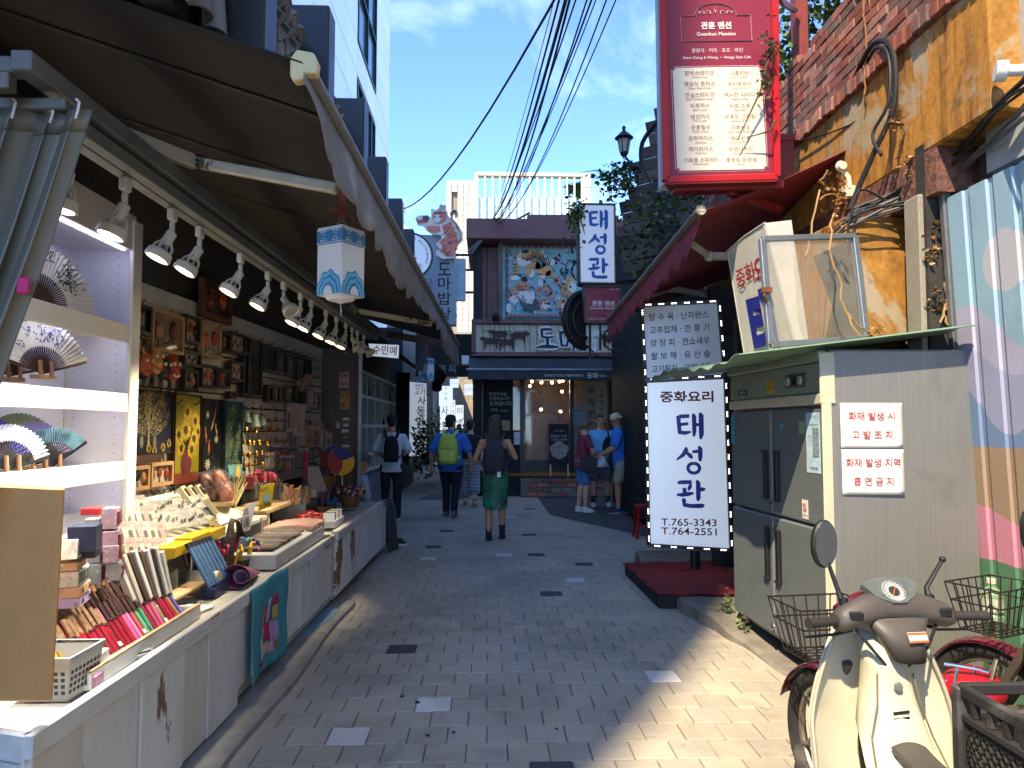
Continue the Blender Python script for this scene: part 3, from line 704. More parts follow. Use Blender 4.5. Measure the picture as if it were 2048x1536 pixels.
while y<8.85:
 o=link('brick',rg.choice(rbs),rw);o.location=(WX+.035+rg.uniform(-.012,.012),y,4.045);o.rotation_euler=(rg.uniform(-.04,.04),0,rg.uniform(-.06,.06));y+=.088;nb_+=1
for r_ in range(9):
 y=3.8+(.11 if r_%2 else 0)
 while y<8.8 and nb_<296:
  if r_<7 or rg.random()<(.85 if r_==7 else.5):
   o=link('brick',rg.choice(rbm),rw);o.location=(WX+.062+rg.uniform(-.007,.004),y,4.145+.075*r_);o.rotation_euler=(0,0,rg.uniform(-.03,.03));nb_+=1
  y+=.214
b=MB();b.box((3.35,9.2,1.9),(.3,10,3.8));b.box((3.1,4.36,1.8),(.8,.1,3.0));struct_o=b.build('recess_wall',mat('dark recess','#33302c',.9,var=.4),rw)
granite_r=mat('grainy stone','#8d8577',.85,var=.35,scale=120,bs=180,bump=.4,dirt=.3,dirtc=(.15,.13,.1))
b=MB();b.box((2.82,4.42,1.5),(.3,.16,2.98));b.build('stone_pillar',granite_r,rw,bevel=.008)
b=MB();b.box((3.06,4.15,3.0),(.18,.2,1.2));b.build('grey_pillar',mat('grey render','#6f6c62',.85),rw,bevel=.008)
b=MB();b.box((2.95,5.2,3.1),(.5,2.0,.28));b.build('crumbling_bricks',mat('broken brick','#6d4a3e',.95,var=.5,scale=20,bs=25,bump=1,bd=.02),rw)
sb=thing('bounce_building','added unseen building bouncing sunlight, with a grey corner panel at the upper right edge','building',(6,-3,0))
MB().box((6.2,-5.2,7.0),(6,17.2,14)).build('wall',mat('bounce wall render','#8b9198',.8,var=.08,scale=2,dirt=.2,dirtc=(.4,.36,.3)),sb);MB().box((3.02,3.0,5.0),(.3,2.0,4.0)).build('corner_panel',worn('grey sheet','#a9b0b2','#8b6a58',.3,3),sb)  # off-frame wall added to bounce sunlight into the alley, tinted cool; corner panel shows
ob=thing('ochre_cabinet','rusty ochre sheet-metal box jutting from the wall behind the aluminium window','cabinet',(2.68,5.3,2.0))
ochre2=ochre or worn('rusty ochre sheet','#a8701f','#5d4a30',.25,2.6,.75,stain=(.13,.05,.012),samt=.95,fine=.3)
b=MB();b.hexa([(2.40,4.72,2.05),(2.93,4.72,2.1),(2.93,5.95,2.05),(2.42,5.95,2.05),(2.39,4.7,2.95),(2.93,4.7,2.95),(2.93,5.95,3.0),(2.40,5.95,3.0)])
b.build('box',ochre2,ob,bevel=.006)
b=MB();b.tube([(2.90,4.66,2.08),(2.91,4.66,2.5),(2.90,4.67,2.97)],.03,6);b.build('corner_rot',rust,ob)
# ================================================================== wood-clad building above the right side
plank=[mat('black plank %d'%i,c2,.85,var=.4,scale=5,stretch=(1.5,14,14),bs=30,bump=.5,rnd=.25,dirt=.3,dirtc=(.12,.11,.1))for i,c2 in enumerate(('#51483f','#5a4f45','#443c35'))]
wb=thing('timber_building','blackened slanting timber cladding overgrown with creeper behind the signs','building',P(1330,600,9.5))
WM_=frame(P(1236,470,10.2),V(1.0,-.35,.16),(0,0,1))
def wclip(s_):return max(0,min(1,s_))
for i in range(13):
 z0=-.5+i*.175;xl=max(0,(z0-.15)*.62)if z0>.15 else 0
 xl=0 if z0<.1 else(z0-.1)*.52+.06*math.sin(i*2.1)
 ln=3.0-xl
 bb=MB();bb.box((0,0,0),(ln,.035,.168));me=bb.mesh('plank',plank[i%3],bevel=.006)
 o=link('plank',me,wb);o.matrix_basis=WM_@Matrix.Translation((xl+ln/2,z0,.01*(i%2)))@Matrix.Rotation(PI/2,4,'X')
for i in range(7):
 z0=-1.65+i*.165
 bb=MB();bb.box((0,0,0),(2.8,.035,.158));me=bb.mesh('plank',plank[(i+1)%3],bevel=.006)
 o=link('plank',me,wb);o.matrix_basis=frame(P(1236,470,10.4),V(1,-.3,.28),(0,0,1))@Matrix.Translation((1.45,z0,0))@Matrix.Rotation(PI/2,4,'X')
b=MB();b.box((3.6,11.9,2.6),(2.4,4,5.0));b.build('wall',darkw,wb)
b=MB();b.box((2.5,10.6,3.0),(.14,.14,1.4));b.box((2.4,10.55,3.4),(1.6,.16,.12));b.build('timber_frame',mat('tan timber','#7a5f46',.8,var=.3),wb)
# ================================================================== corrugated mural fence
def mural():
 m,t,b_,N_,L_=nodes('mural paint')
 geo=N_('ShaderNodeNewGeometry');sp=N_('ShaderNodeSeparateXYZ');L_(geo.outputs['Position'],sp.inputs[0])
 def lt(zexpr,cl,prev):
  return prev
 f=noise(t,geo.outputs['Position'],30,5);g2=noise(t,geo.outputs['Position'],2.2,7,.7)
 def band(prev,colr,z0,amp,fr,ph,ysh=0):
  s1=N_('ShaderNodeMath');s1.operation='MULTIPLY_ADD';s1.inputs[1].default_value=fr;s1.inputs[2].default_value=ph;L_(sp.outputs['Y'],s1.inputs[0])
  s2=N_('ShaderNodeMath');s2.operation='SINE';L_(s1.outputs[0],s2.inputs[0])
  s3=N_('ShaderNodeMath');s3.operation='MULTIPLY_ADD';s3.inputs[1].default_value=amp;s3.inputs[2].default_value=z0;L_(s2.outputs[0],s3.inputs[0])
  s4=N_('ShaderNodeMath');s4.operation='LESS_THAN';L_(sp.outputs['Z'],s4.inputs[0]);L_(s3.outputs[0],s4.inputs[1])
  return mixc(t,prev,colr,s4.outputs[0])
 c_=mixc(t,S('#86a6bb'),S('#93b1c4'),f)
 vd=N_('ShaderNodeVectorMath');vd.operation='DISTANCE';vd.inputs[1].default_value=(2.8,3.80,2.45);L_(geo.outputs['Position'],vd.inputs[0])
 v2=N_('ShaderNodeMath');v2.operation='LESS_THAN';v2.inputs[1].default_value=.17;L_(vd.outputs['Value'],v2.inputs[0]);c_=mixc(t,c_,S('#b3b3bb'),v2.outputs[0])
 c_=band(c_,S('#a7a6bd'),2.1,.16,6,1.8);c_=band(c_,S('#9497b4'),1.92,.1,7,3.5);c_=band(c_,S('#6b83a6'),1.66,.16,7,2.9)
 c_=band(c_,S('#96806a'),1.43,.0,1,0);c_=band(c_,S('#c07f92'),.96,.14,3.2,-12.0);c_=band(c_,S('#4f7a5c'),.72,.07,3,2.0)
 c_=mixc(t,c_,(.16,.15,.14),mul(t,ramp(t,g2,.55,.85),.5))
 L_(c_,b_.inputs['Base Color']);b_.inputs['Roughness'].default_value=.5
 return m
fen=thing('mural_fence','corrugated metal fence painted with pale blue, mauve, pink and green hills','fence',(2.85,3.2,0))
b=MB();ys=[];y=1.7
while y<4.2:
 ys+=[(y,0),(y+.135,0),(y+.145,.014),(y+.19,.014)];y+=.2
ys.append((4.24,0))
fx=lambda z:2.90-.04*z
b.loft([[V(fx(z)+d,yy,z)for yy,d in ys]for z in(0,.8,1.6,2.4,2.93)],cap=False,closed=False)
b.build('sheet',mural(),fen,smooth=False)
b=MB();b.bar((2.9,4.26,0),(2.785,4.26,2.96),.035,.05);b.build('post',steel,fen)
b=MB();b.tube([(2.85,4.24,.0),(2.82,4.235,1.0),(2.815,4.235,2.1),(2.78,4.24,3.2)],.009,6);b.build('cable',flat('grey cable','#5c5c5c'),fen)
b=MB();b.bar(P(1755,615,4.3),P(1940,575,4.25),.012,.012);
ap=thing('address_plate','dark blue house-number plate reading 6 under the green canopy','plate',P(1930,680,4.3))
q=[P(1903,712,4.3),P(1952,712,4.3),P(1952,655,4.3),P(1903,655,4.3)]
MB().slab(q,.01).build('plate',flat('plate blue','#27354a',.35),ap)
M_,w_,h_=quadframe(q);pw=mat('plate white','#d5d8da',.5,var=.03);txt('6',M_,w_*.58,h_*.22,pw,ap,h=.075,bold=.02);txt('인사동8길',M_,w_*.6,h_*.82,pw,ap,h=.028);txt('Insadong 8-gil',M_,w_*.6,h_*.66,pw,ap,h=.02)
# ================================================================== left shop building (behind the stall)
shop=thing('shop_building','low shop with speckled render wall and black awning over the souvenir stall','building',(-2.6,6,0))
def wx(Y):return-2.32+.06*(Y-4.4)
speck=mat('speckled render','#4d463e',.9,var=.5,scale=140,bs=160,bump=.5,dirt=.35,dirtc=(.1,.05,.03))
b=MB();b.slab([V(wx(10.2)-.06,10.2,0),V(wx(1)-.06,1,0),V(wx(1)-.06,1,3.4),V(wx(10.2)-.06,10.2,3.4)][::-1],.2)
b.build('wall',speck,shop)
b=MB();b.box((-2.0,5.5,3.32),(1.2,9.2,.1));b.build('soffit',mat('dark soffit','#2a2724',.9),shop)
b=MB();b.slab([V(wx(5.2)-.03,5.25,2.38),V(wx(5.25)-.03,4.3,2.38),V(wx(5.25)-.03,4.3,2.75),V(wx(5.2)-.03,5.25,2.75)][::-1],.04);b.build('duct',mat('grey duct','#4c4c4c',.7),shop)
tile_m=mat('giwa tile','#6a6d72',.7,var=.2,scale=10,bs=40,bump=.3,rnd=.18,dirt=.3,dirtc=(.1,.1,.1))
tb=MB()
tb.box((-1.06,6,3.2),(.1,8.8,.6));tb.hexa([(-1.0,1.6,3.46),(-1.0,10.4,3.46),(-2.3,10.4,4.1),(-2.3,1.6,4.1),(-1.0,1.6,3.52),(-1.0,10.4,3.52),(-2.3,10.4,4.2),(-2.3,1.6,4.2)]);tb.build('roof',mat('roof bed','#333335',.9),shop)
roof=[o for o in shop.children if o.name.startswith('roof')][0]
sl=V(.06,0,-1).normalized();nrm=V(1,0,.06).normalized()
cv=MB();rings=[]
for s_,r_ in((-.16,.052),(.16,.062)):
 rings.append([V(0,0,0)+sl*s_+(V(0,1,0)*math.cos(a_)*r_+nrm*math.sin(a_)*r_*.9)for a_ in[PI*i/8 for i in range(9)]])
rings2=[[p-(p-(sl*(-.16 if k_==0 else.16)))*.22 for p in rg_]for k_,rg_ in enumerate(rings)]
cv.loft([rings2[0],rings[0],rings[1],rings2[1]],cap=False,closed=False)
cme=cv.mesh('roof_tile',tile_m,smooth=True)
dk=MB();dk.lathe([(.0,.0),(.03,.012),(.045,.006),(.058,.012),(.064,0),(.064,-.03)],16,(0,0,0),Matrix((V(0,1,0),(nrm*.6-sl*.8),(nrm*.8+sl*.6))).transposed(),cap=True)
dk.ball(nrm*.012,.016,8,6);dme=dk.mesh('tile_end',tile_m,smooth=True)
dr=MB();dr.sheet(lambda u,v:V(0,(u-.5)*.17,0)+nrm*(-.02+.055*abs(2*u-1)**2)+sl*(.05+v*(.03+.075*math.sin(PI*u)))+nrm*(.03*v),10,3,.014)
drm=dr.mesh('drip_tile',tile_m,smooth=True)
y=1.95;i=0
while y<9.6:
 skip=any(abs(y-c2)<.12 for c2 in(2.62,3.64,4.68,5.7,6.75,7.8,8.8))
 if not skip:
  n_=2
  for j in range(n_):
   o=link('roof_tile',cme,roof);o.matrix_parent_inverse=WM(roof).inverted();o.location=V(-1.02,y,3.52)+sl*(.17+.3*j)+nrm*(.03-.004*j)+V(0,random.uniform(-.006,.006),0)
  o=link('tile_end',dme,roof);o.location=V(-.93,y,3.43)
  o=link('drip_tile',drm,roof);o.location=V(-.955,y+.06,3.4)
 y+=.125;i+=1
parab=mat('black box cladding','#26282c',.42,var=.15,scale=2,bs=120,bump=.15)
for c2 in(2.62,3.64,4.68,5.7,6.75,7.8):
 MB().box((-.93,c2,3.27),(.26,.15,.8)).build('parapet_box',parab,shop,bevel=.008)
# ================================================================== souvenir stall on the left
ORD=['first','second','third','fourth','fifth','sixth','seventh','eighth','ninth','tenth','eleventh','twelfth','thirteenth','fourteenth','fifteenth','sixteenth','seventeenth','eighteenth','nineteenth','twentieth','twenty-first','twenty-second','twenty-third','twenty-fourth','twenty-fifth','twenty-sixth','twenty-seventh','twenty-eighth','twenty-ninth','thirtieth','thirty-first','thirty-second','thirty-third','thirty-fourth','thirty-fifth','thirty-sixth','thirty-seventh','thirty-eighth','thirty-ninth','fortieth']
def cx(Y):return-1.36+.015*(Y-2.24)
boardw=worn('peeling white board','#dddcd6','#7d6040',.4,2.2,.5,streak=(1,1,.35),stain=(.36,.31,.24),samt=.55,fine=.05)
boardc=worn('peeling cream board','#d8d4c6','#7d6040',.24,2.2,.5,streak=(1,1,.35),stain=(.36,.31,.24),samt=.5,fine=.05)
lipm=worn('peeling white lip','#dddcd6','#80603c',.62,2.6,.55,streak=(1,.3,1),stain=(.3,.22,.13),samt=.7,fine=.06)
ct=thing('stall_counter','long white peeling plank counter of the souvenir stall','counter',(-1.6,4.2,0))
b=MB()
b.hexa([(cx(2.3)-.02,2.28,.08),(-2.3,2.4,.08),(-2.3,6.22,.08),(cx(6.2)-.02,6.22,.08),(cx(2.3)-.02,2.28,.6),(-2.3,2.4,.6),(-2.3,6.22,.6),(cx(6.2)-.02,6.22,.6)])
b.build('carcass',mat('counter inside','#a9a8a0',.7,dirt=.3,dirtc=(.3,.27,.22)),ct)
brk=[2.26,2.54,2.93,3.33,3.59,4.0,4.22,4.72,5.2,5.76,6.2]
for i in range(len(brk)-1):
 a,c2=brk[i]+.004,brk[i+1]-.004;pr=.0 if i%2 else.008;dz=.06 if i in(0,1,2,3,4)else.14
 MB().hexa([(cx(a)-.018,a,dz+.0),(cx(c2)-.018,c2,dz),(cx(c2)+pr,c2,dz),(cx(a)+pr,a,dz),(cx(a)-.018,a,.572),(cx(c2)-.018,c2,.572),(cx(c2)+pr,c2,.572),(cx(a)+pr,a,.572)]).build('plank',boardw if i%3 else boardc,ct,bevel=.003)
for a,c2 in((2.24,4.68),(4.69,6.22)):
 MB().hexa([(cx(a)-.012,a,.566),(cx(c2)-.012,c2,.566),(cx(c2)+.022,c2,.566),(cx(a)+.022,a,.566),(cx(a)-.012,a,.64),(cx(c2)-.012,c2,.64),(cx(c2)+.022,c2,.64),(cx(a)+.022,a,.64)]).build('lip',lipm,ct,bevel=.004)
MB().hexa([(cx(4.7)-.0,4.7,.44),(cx(4.95),4.95,.44),(cx(4.95)+.018,4.95,.44),(cx(4.7)+.018,4.7,.44),(cx(4.7),4.7,.565),(cx(4.95),4.95,.565),(cx(4.95)+.018,4.95,.565),(cx(4.7)+.018,4.7,.565)]).build('patch_board',boardw,ct)
MB().slab([V(-2.0,2.45,.56),V(-1.36,2.235,.56),V(-1.36,2.235,.64),V(-2.0,2.45,.64)],.03).build('lip',lipm,ct,bevel=.004)
MB().slab([V(-2.0,2.47,.0),V(-1.365,2.255,.0),V(-1.365,2.255,.555),V(-2.0,2.47,.555)],.02).build('end_panel',boardw,ct)
MB().slab([V(-2.0,2.463,.49),V(-1.385,2.25,.49),V(-1.385,2.25,.55),V(-2.0,2.463,.55)],.02).build('rail',boardw,ct)
c3=thing('stall_counter','farther white plank counter with brown worn edge, nearest the man in the white shirt','counter',(-1.6,7.6,0))
b=MB();b.hexa([(cx(6.25)+.0,6.26,.09),(-2.25,6.26,.09),(-2.1,8.95,.09),(cx(8.9),8.92,.09),(cx(6.25),6.26,.63),(-2.25,6.26,.63),(-2.1,8.95,.63),(cx(8.9),8.92,.63)]);b.build('carcass',mat('counter top','#b0aea6',.6,dirt=.3,dirtc=(.3,.27,.22)),c3)
brk=[6.26,6.75,7.2,7.62,8.15,8.6,8.9]
for i in range(6):
 a,c2=brk[i]+.006,brk[i+1]-.006
 MB().hexa([(cx(a),a,.12),(cx(c2),c2,.12),(cx(c2)+.03,c2,.12),(cx(a)+.03,a,.12),(cx(a),a,.575),(cx(c2),c2,.575),(cx(c2)+.03,c2,.575),(cx(a)+.03,a,.575)]).build('plank',boardw,c3,bevel=.003)
a,c2=6.25,8.93;MB().hexa([(cx(a)-.02,a,.58),(cx(c2)-.02,c2,.58),(cx(c2)+.04,c2,.58),(cx(a)+.04,a,.58),(cx(a)-.02,a,.66),(cx(c2)-.02,c2,.66),(cx(c2)+.04,c2,.66),(cx(a)+.04,a,.66)]).build('lip',lipm,c3,bevel=.004)
MB().slab([V(cx(8.9)+.03,8.93,.1),V(-2.1,8.96,.1),V(-2.1,8.96,.63),V(cx(8.9)+.03,8.93,.63)],.02).build('end_panel',boardw,c3)
ts=thing('tier_shelf','white tiered display shelf holding packets along the stall back wall','shelf',(-2,5,.6))
b=MB()
MB().box((-1.98,4.7,.83),(.48,2.3,.03)).build('shelf_board',boardc,ts,bevel=.003)
for yy in(3.6,4.6,5.82):MB().box((-1.99,yy,.715),(.44,.03,.2)).build('upright',boardc,ts)
MB().hexa([(-1.86,3.6,.86),(-2.22,3.6,.86),(-2.22,5.82,.86),(-1.86,5.82,.86),(-2.0,3.6,.9),(-2.24,3.6,1.08),(-2.24,5.82,1.08),(-2.0,5.82,.9)]).build('slanted_tier',boardc,ts)
MB().box((-1.93,7.1,.86),(.34,2.4,.03)).build('shelf_board',wood_light,ts,bevel=.003)
for yy in(6.0,7.2,8.25):MB().box((-1.93,yy,.745),(.32,.03,.2)).build('upright',boardc,ts)
sw=thing('slat_wall','cream slatted display wall hung with frames, masks and paintings','wall',(-2.3,6.5,1))
slm=mat('slat laminate','#c9bda5',.45,var=.08,scale=3)
z=.98
while z<2.38:
 MB().slab([V(wx(9.0),9.0,z),V(wx(4.1),4.1,z),V(wx(4.1),4.1,z+.093),V(wx(9.0),9.0,z+.093)][::-1],.02).build('slat',slm,sw,bevel=.003);z+=.105
MB().slab([V(wx(9.0)+.012,9.0,2.385),V(wx(4.1)+.012,4.1,2.385),V(wx(4.1)+.012,4.1,2.5),V(wx(9.0)+.012,9.0,2.5)][::-1],.03).build('top_rail',boardc,sw,bevel=.003)
MB().slab([V(wx(9.0)-.026,9.0,.6),V(wx(4.1)-.026,4.1,.6),V(wx(4.1)-.026,4.1,2.4),V(wx(9.0)-.026,9.0,2.4)][::-1],.02).build('backing',mat('slat groove','#2a241d',.9),sw)
hook=mat('black hook','#1c1b1a',.5)
rg=random.Random(2)
for z_ in(2.34,2.13,1.93,1.72):
 y=4.35
 while y<8.6:
  p=V(wx(y)+.0,y,z_);MB().tube([p,p+V(.07,0,-.01),p+V(.1,0,.02)],.005,5).build('hook',hook,sw);y+=rg.uniform(.22,.36)
pt=thing('stall_partition','brown end panel of the stall hung with small trinket cards','partition',(-1.8,8.95,.6))
MB().box((-1.83,9.0,1.55),(.42,.03,1.9)).build('panel',mat('brown laminate','#5a5048',.6,var=.1),pt)
MB().box((-1.615,8.99,1.45),(.05,.06,2.1)).build('post',mat('brown post','#4b4038',.5,metal=.2),pt)
MB().box((-1.57,9.0,1.5),(.035,.05,2.2)).build('trim',mat('pale post','#93a0a6',.4,metal=.4),pt)
# ---- awning frame
galv=mat('painted steel tube','#6a6c6a',.5,metal=.3,var=.2,dirt=.3)
sf=thing('lamp_gantry','grey square-tube frame carrying the lamp track along the stall','gantry',(-1.33,4.5,2.5))
def bx(Y):return-1.33+.02*(Y-2)
MB().hexa([(bx(2.05)-.03,2.05,2.56),(bx(2.05)+.03,2.05,2.56),(bx(8.1)+.03,8.1,2.56),(bx(8.1)-.03,8.1,2.56),(bx(2.05)-.03,2.05,2.62),(bx(2.05)+.03,2.05,2.62),(bx(8.1)+.03,8.1,2.62),(bx(8.1)-.03,8.1,2.62)]).build('beam',galv,sf,bevel=.004)
for dx,z_,w_,h_ in((-.075,2.515,.05,.035),(-.015,2.52,.05,.05),(-.09,2.555,.04,.03)):MB().hexa([(bx(2.3)+dx-w_/2,2.3,z_-h_/2),(bx(2.3)+dx+w_/2,2.3,z_-h_/2),(bx(8)+dx+w_/2,8.0,z_-h_/2),(bx(8)+dx-w_/2,8.0,z_-h_/2),(bx(2.3)+dx-w_/2,2.3,z_+h_/2),(bx(2.3)+dx+w_/2,2.3,z_+h_/2),(bx(8)+dx+w_/2,8.0,z_+h_/2),(bx(8)+dx-w_/2,8.0,z_+h_/2)]).build('track',galv,sf,bevel=.003)
MB().box((-1.92,2.12,2.60),(1.1,.05,.05)).build('cross_tube',galv,sf,bevel=.004)
MB().box((-1.42,2.1,2.545),(.08,.04,.05)).build('bracket',mat('zinc bracket','#77736a',.5,metal=.6),sf,bevel=.003)
MB().box((-1.73,2.2,2.525),(.9,.03,.035)).build('curtain_rail',galv,sf,bevel=.004)
MB().box((-2.3,2.2,1.3),(.06,.06,2.6)).build('post',galv,sf)
# ---- big awning
black_c=mat('black awning cloth','#252220',.85,var=.18,scale=2,bs=300,bump=.15)
val_c=mat('grey awning valance','#77787a',.8,var=.2,scale=3,stretch=(1,1,1),bs=60,bump=.3,dirt=.3,dirtc=(.5,.5,.5))
aw=thing('stall_awning','black retractable awning with scalloped grey valance over the souvenir stall','awning',(-1.2,5,2.7))
A0,A1=V(-.595,2.3,2.717),V(-.352,8.5,2.50)
B0,B1=V(-2.15,2.25,3.22),V(-2.1,8.6,3.0)
def bar_(u):return A0.lerp(A1,u)
b=MB();b.sheet(lambda u,v:B0.lerp(B1,u).lerp(bar_(u),v)-V(0,0,.012*math.sin(PI*v)*math.sin(PI*min(1,u*1.05))+.006*math.sin(u*31)),40,14,.006);b.build('canopy',black_c,aw,smooth='all')
for k_ in range(7):
 u_=.06+.14*k_;b=MB();b.sheet(lambda u,v:B0.lerp(B1,u_+.004*u).lerp(bar_(u_+.004*u),v)-V(0,0,.012*math.sin(PI*v)*math.sin(PI*min(1,u_*1.05))+.006*math.sin(u_*31)+.010),1,12,.002);b.build('seam',mat('awning seam','#38342f',.85),aw)
def scal(u):return.17+.05*abs(math.sin(u*19*PI))**.6+.03*math.sin(u*9)
b=MB();b.sheet(lambda u,v:bar_(u)+V(.0+.012*math.sin(u*90)*v+.03*math.sin(u*13)*v,0,-.03-scal(u)*v*min(1,u*14+.15)),190,5,.004);b.build('valance',val_c,aw,smooth='all')
b=MB();b.tube([A0+V(0,.01,0),A1+V(0,.02,0)],.028,10);b.build('front_bar',mat('ribbed bar','#7d7a72',.5,metal=.5,var=.25,scale=60),aw,smooth=True)
b=MB();b.prism([(-.045,-.04),(-.03,-.055),(.0,-.05),(.0,-.03),(.04,-.03),(.045,.01),(.03,.04),(-.025,.05),(-.045,.02)],.04,frame(A0-V(0,.0,-.0),(1,0,0),(0,0,1)));b.build('end_cap',mat('yellowed plastic','#cfc28e',.5,var=.1),aw,bevel=.004)
armm=worn('stained cream arm','#a49c8a','#4a4238',.5,6,.5,stain=(.2,.17,.12),samt=.6)
def awarm(p0,p1,p2):
 MB().bar(p0,p1,.045,.06).build('arm',armm,aw,bevel=.006);MB().bar(p1,p2,.04,.045).build('arm',armm,aw,bevel=.006)
 b_=MB();
 for k_ in(-.02,0,.02):b_.lathe([(.032,-.008),(.038,0),(.032,.008)],12,p1+V(0,0,k_))
 b_.build('elbow',black,aw,smooth=True)
awarm(V(-1.45,2.66,2.66),P(392,325,3.1),V(-.63,3.0,2.54));awarm(V(-1.4,5.4,2.66),V(-1.2,6.6,2.6),V(-.52,6.75,2.5))
# ---- track lights
lampw=mat('white lamp body','#b5b2a8',.45,var=.08,bump=.05)
lit_c=emis('lit lamp cool','#f4f6ff',5);lit_w=emis('lit lamp warm','#ffdca8',5);unlit=flat('lamp glass','#8f8a80',.2)
def track_lamp(i,px,tilt,yaw,st,energy):
 Y=1.36*1450/(975-px);x=bx(Y)-.06;root=thing('track_lamp','white track spotlight, %s along the rail counted from the grey curtain%s'%(ORD[i],'' if st else ', unlit'),'lamp',(x,Y,2.5),0,'track spotlights over the stall')
 MB().box((x,Y,2.465),(.03,.05,.055)).build('adaptor',lampw,root,bevel=.006)
 MB().tube([(x,Y,2.43),(x,Y,2.385)],.012,8).build('stem',lampw,root)
 d=Vector((math.sin(yaw)*math.sin(tilt),math.cos(yaw)*math.sin(tilt),-math.cos(tilt)));p=V(x,Y,2.385);k=.8
 M=d.to_track_quat('Z','Y').to_matrix()*k
 b_=MB();b_.lathe([(.01,-.01),(.028,0),(.028,.07),(.022,.08)],14,p,M);b_.build('socket',lampw,root,smooth=True)
 b_=MB()
 for k_ in range(4):
  a_=k_*PI/2+.4;e1=M@V(.02*math.cos(a_),.02*math.sin(a_),.05);e2=M@V(.052*math.cos(a_),.052*math.sin(a_),.13);b_.tube([p+e1,p+(e1+e2)/2+M@V(.012*math.cos(a_),.012*math.sin(a_),0),p+e2],.006,5)
 b_.build('yoke',lampw,root)
 b_=MB();b_.lathe([(.012,.1),(.05,.112),(.064,.122),(.068,.158),(.064,.166),(.056,.166),(.053,.15),(.02,.14)],24,p,M,cap=True);b_.build('bezel',lampw,root,smooth=True)
 b_=MB();b_.lathe([(.052,.153),(.03,.156),(.004,.157)],20,p,M);b_.build('lens',(lit_c if st==1 else lit_w if st==2 else unlit),root,smooth=True)
 if st and energy:
  l_=bpy.data.lights.new('spot','SPOT');l_.energy=energy;l_.spot_size=R(66);l_.spot_blend=.7;l_.shadow_soft_size=.05;l_.color=(1,.97,.92)if st==1 else(1,.84,.6)
  lo=bpy.data.objects.new('spot',l_);col.objects.link(lo);lo.parent=root;lo.matrix_parent_inverse=WM(root).inverted();lo.location=p+d*.17;lo.rotation_euler=d.to_track_quat('-Z','Y').to_euler()
for i,(px,tl,yw,st,en)in enumerate(((150,.15,-2,1,16),(258,.35,-2.1,1,18),(348,.45,-2.1,1,14),(400,.5,-2.1,1,14),(478,.5,-2.1,2,20),(530,.5,-2.1,2,16),(560,.7,2.2,0,0),(592,.5,-2.1,2,14),(612,.5,-2.1,1,0),(640,.5,-2.1,2,16),(660,.4,-2.1,2,0),(678,.4,-2.1,2,16),(690,.5,1.6,0,0),(700,.5,1.2,2,0),(712,.7,1.8,0,0))):track_lamp(i,px,tl,yw,st,en*1.9)
# ---- grey curtain at the near corner
cur=thing('stall_curtain','grey vinyl curtain drawn aside at the near corner of the stall','curtain',P(60,500,2.2))
vin=mat('grey vinyl','#66655c',.35,var=.12,scale=3,bump=.12,bs=25,spec=.5)
b=MB()
def curt(u,v):
 xt=P(-60+252*u,0,2.2).x;xb=P(-330+235*u,0,2.2).x
 x_=xt+(xb-xt)*v+.02*math.sin(v*9)*v
 y_=2.2+.035*math.sin(u*26+.5*math.sin(v*3))*(.6+.4*v)+.02*math.sin(u*9+2)
 return V(x_+.008*math.sin(u*51),y_,2.52-.02*abs(math.sin(u*12))-1.5*v)
b.sheet(curt,110,18,.002);b.build('cloth',vin,cur,smooth='all')
b=MB();b.sheet(lambda u,v:curt(u,v*.045)+V(0,-.004,0),110,1,.002);b.build('hem',vin,cur,smooth='all')
bk_=MB();p=curt(.97,.36);bk_.box(p+V(.01,-.03,0),(.035,.012,.05));bk_.build('clip',flat('pink clip','#c2256a',.4),cur,bevel=.004)
for k_ in range(4):
 p=curt(.15+.25*k_,0);MB().tube([p+V(0,0,-.03),p+V(.012,-.01,-.01),p+V(.01,0,.02),p+V(0,.0,.03)],.004,6).build('hook',white,cur)
# ---- white lit shelf unit with fans
su=thing('fan_shelf','tall white lit shelf unit holding folding fans and boxed souvenirs','shelf',(-2.17,3.3,0))
sh=mat('white laminate','#c9c7bf',.45,var=.05,scale=2,bump=.04)
shi=mat('white laminate inside','#cfcfdc',.5,var=.04,scale=2,bump=.03)
MB().box((-2.36,3.25,1.65),(.02,1.75,2.1)).build('back',shi,su)
for yy in(2.36,4.12):MB().box((-2.175,yy,1.65),(.35,.03,2.1)).build('side',shi,su)
MB().box((-1.985,4.115,1.65),(.025,.1,2.1)).build('stile',sh,su,bevel=.003)
MB().box((-2.0,3.24,2.63),(.03,1.74,.2)).build('top_board',sh,su,bevel=.003)
MB().box((-2.18,3.24,2.54),(.34,1.74,.02)).build('ceiling',shi,su)
led=emis('led strip','#d9dcff',3.2)
for zz in(2.07,1.69,1.32,.98):
 MB().box((-2.18,3.24,zz-.01),(.34,1.72,.03)).build('shelf_board',sh,su,bevel=.002)
 MB().box((-1.995,3.23,zz-.012),(.025,1.72,.1)).build('shelf_edge',sh,su,bevel=.003)
for zz in(2.525,2.038,1.658,1.288):
 MB().box((-2.016,3.24,zz),(.012,1.6,.008)).build('led_strip',led,su)
holes=MB()
for k_ in range(30):
 zz=1.05+.05*k_
 for xx in(-2.3,-2.07):holes.cyl((xx,4.108,zz),(xx,4.102,zz),.003,n=6)
tag(holes.build('peg_holes',black,su),kind='stuff')
ribm=mat('fan rib wood','#3a241b',.45,var=.3,scale=8);standm=mat('fan stand wood','#8a6544',.6,var=.25,scale=10)
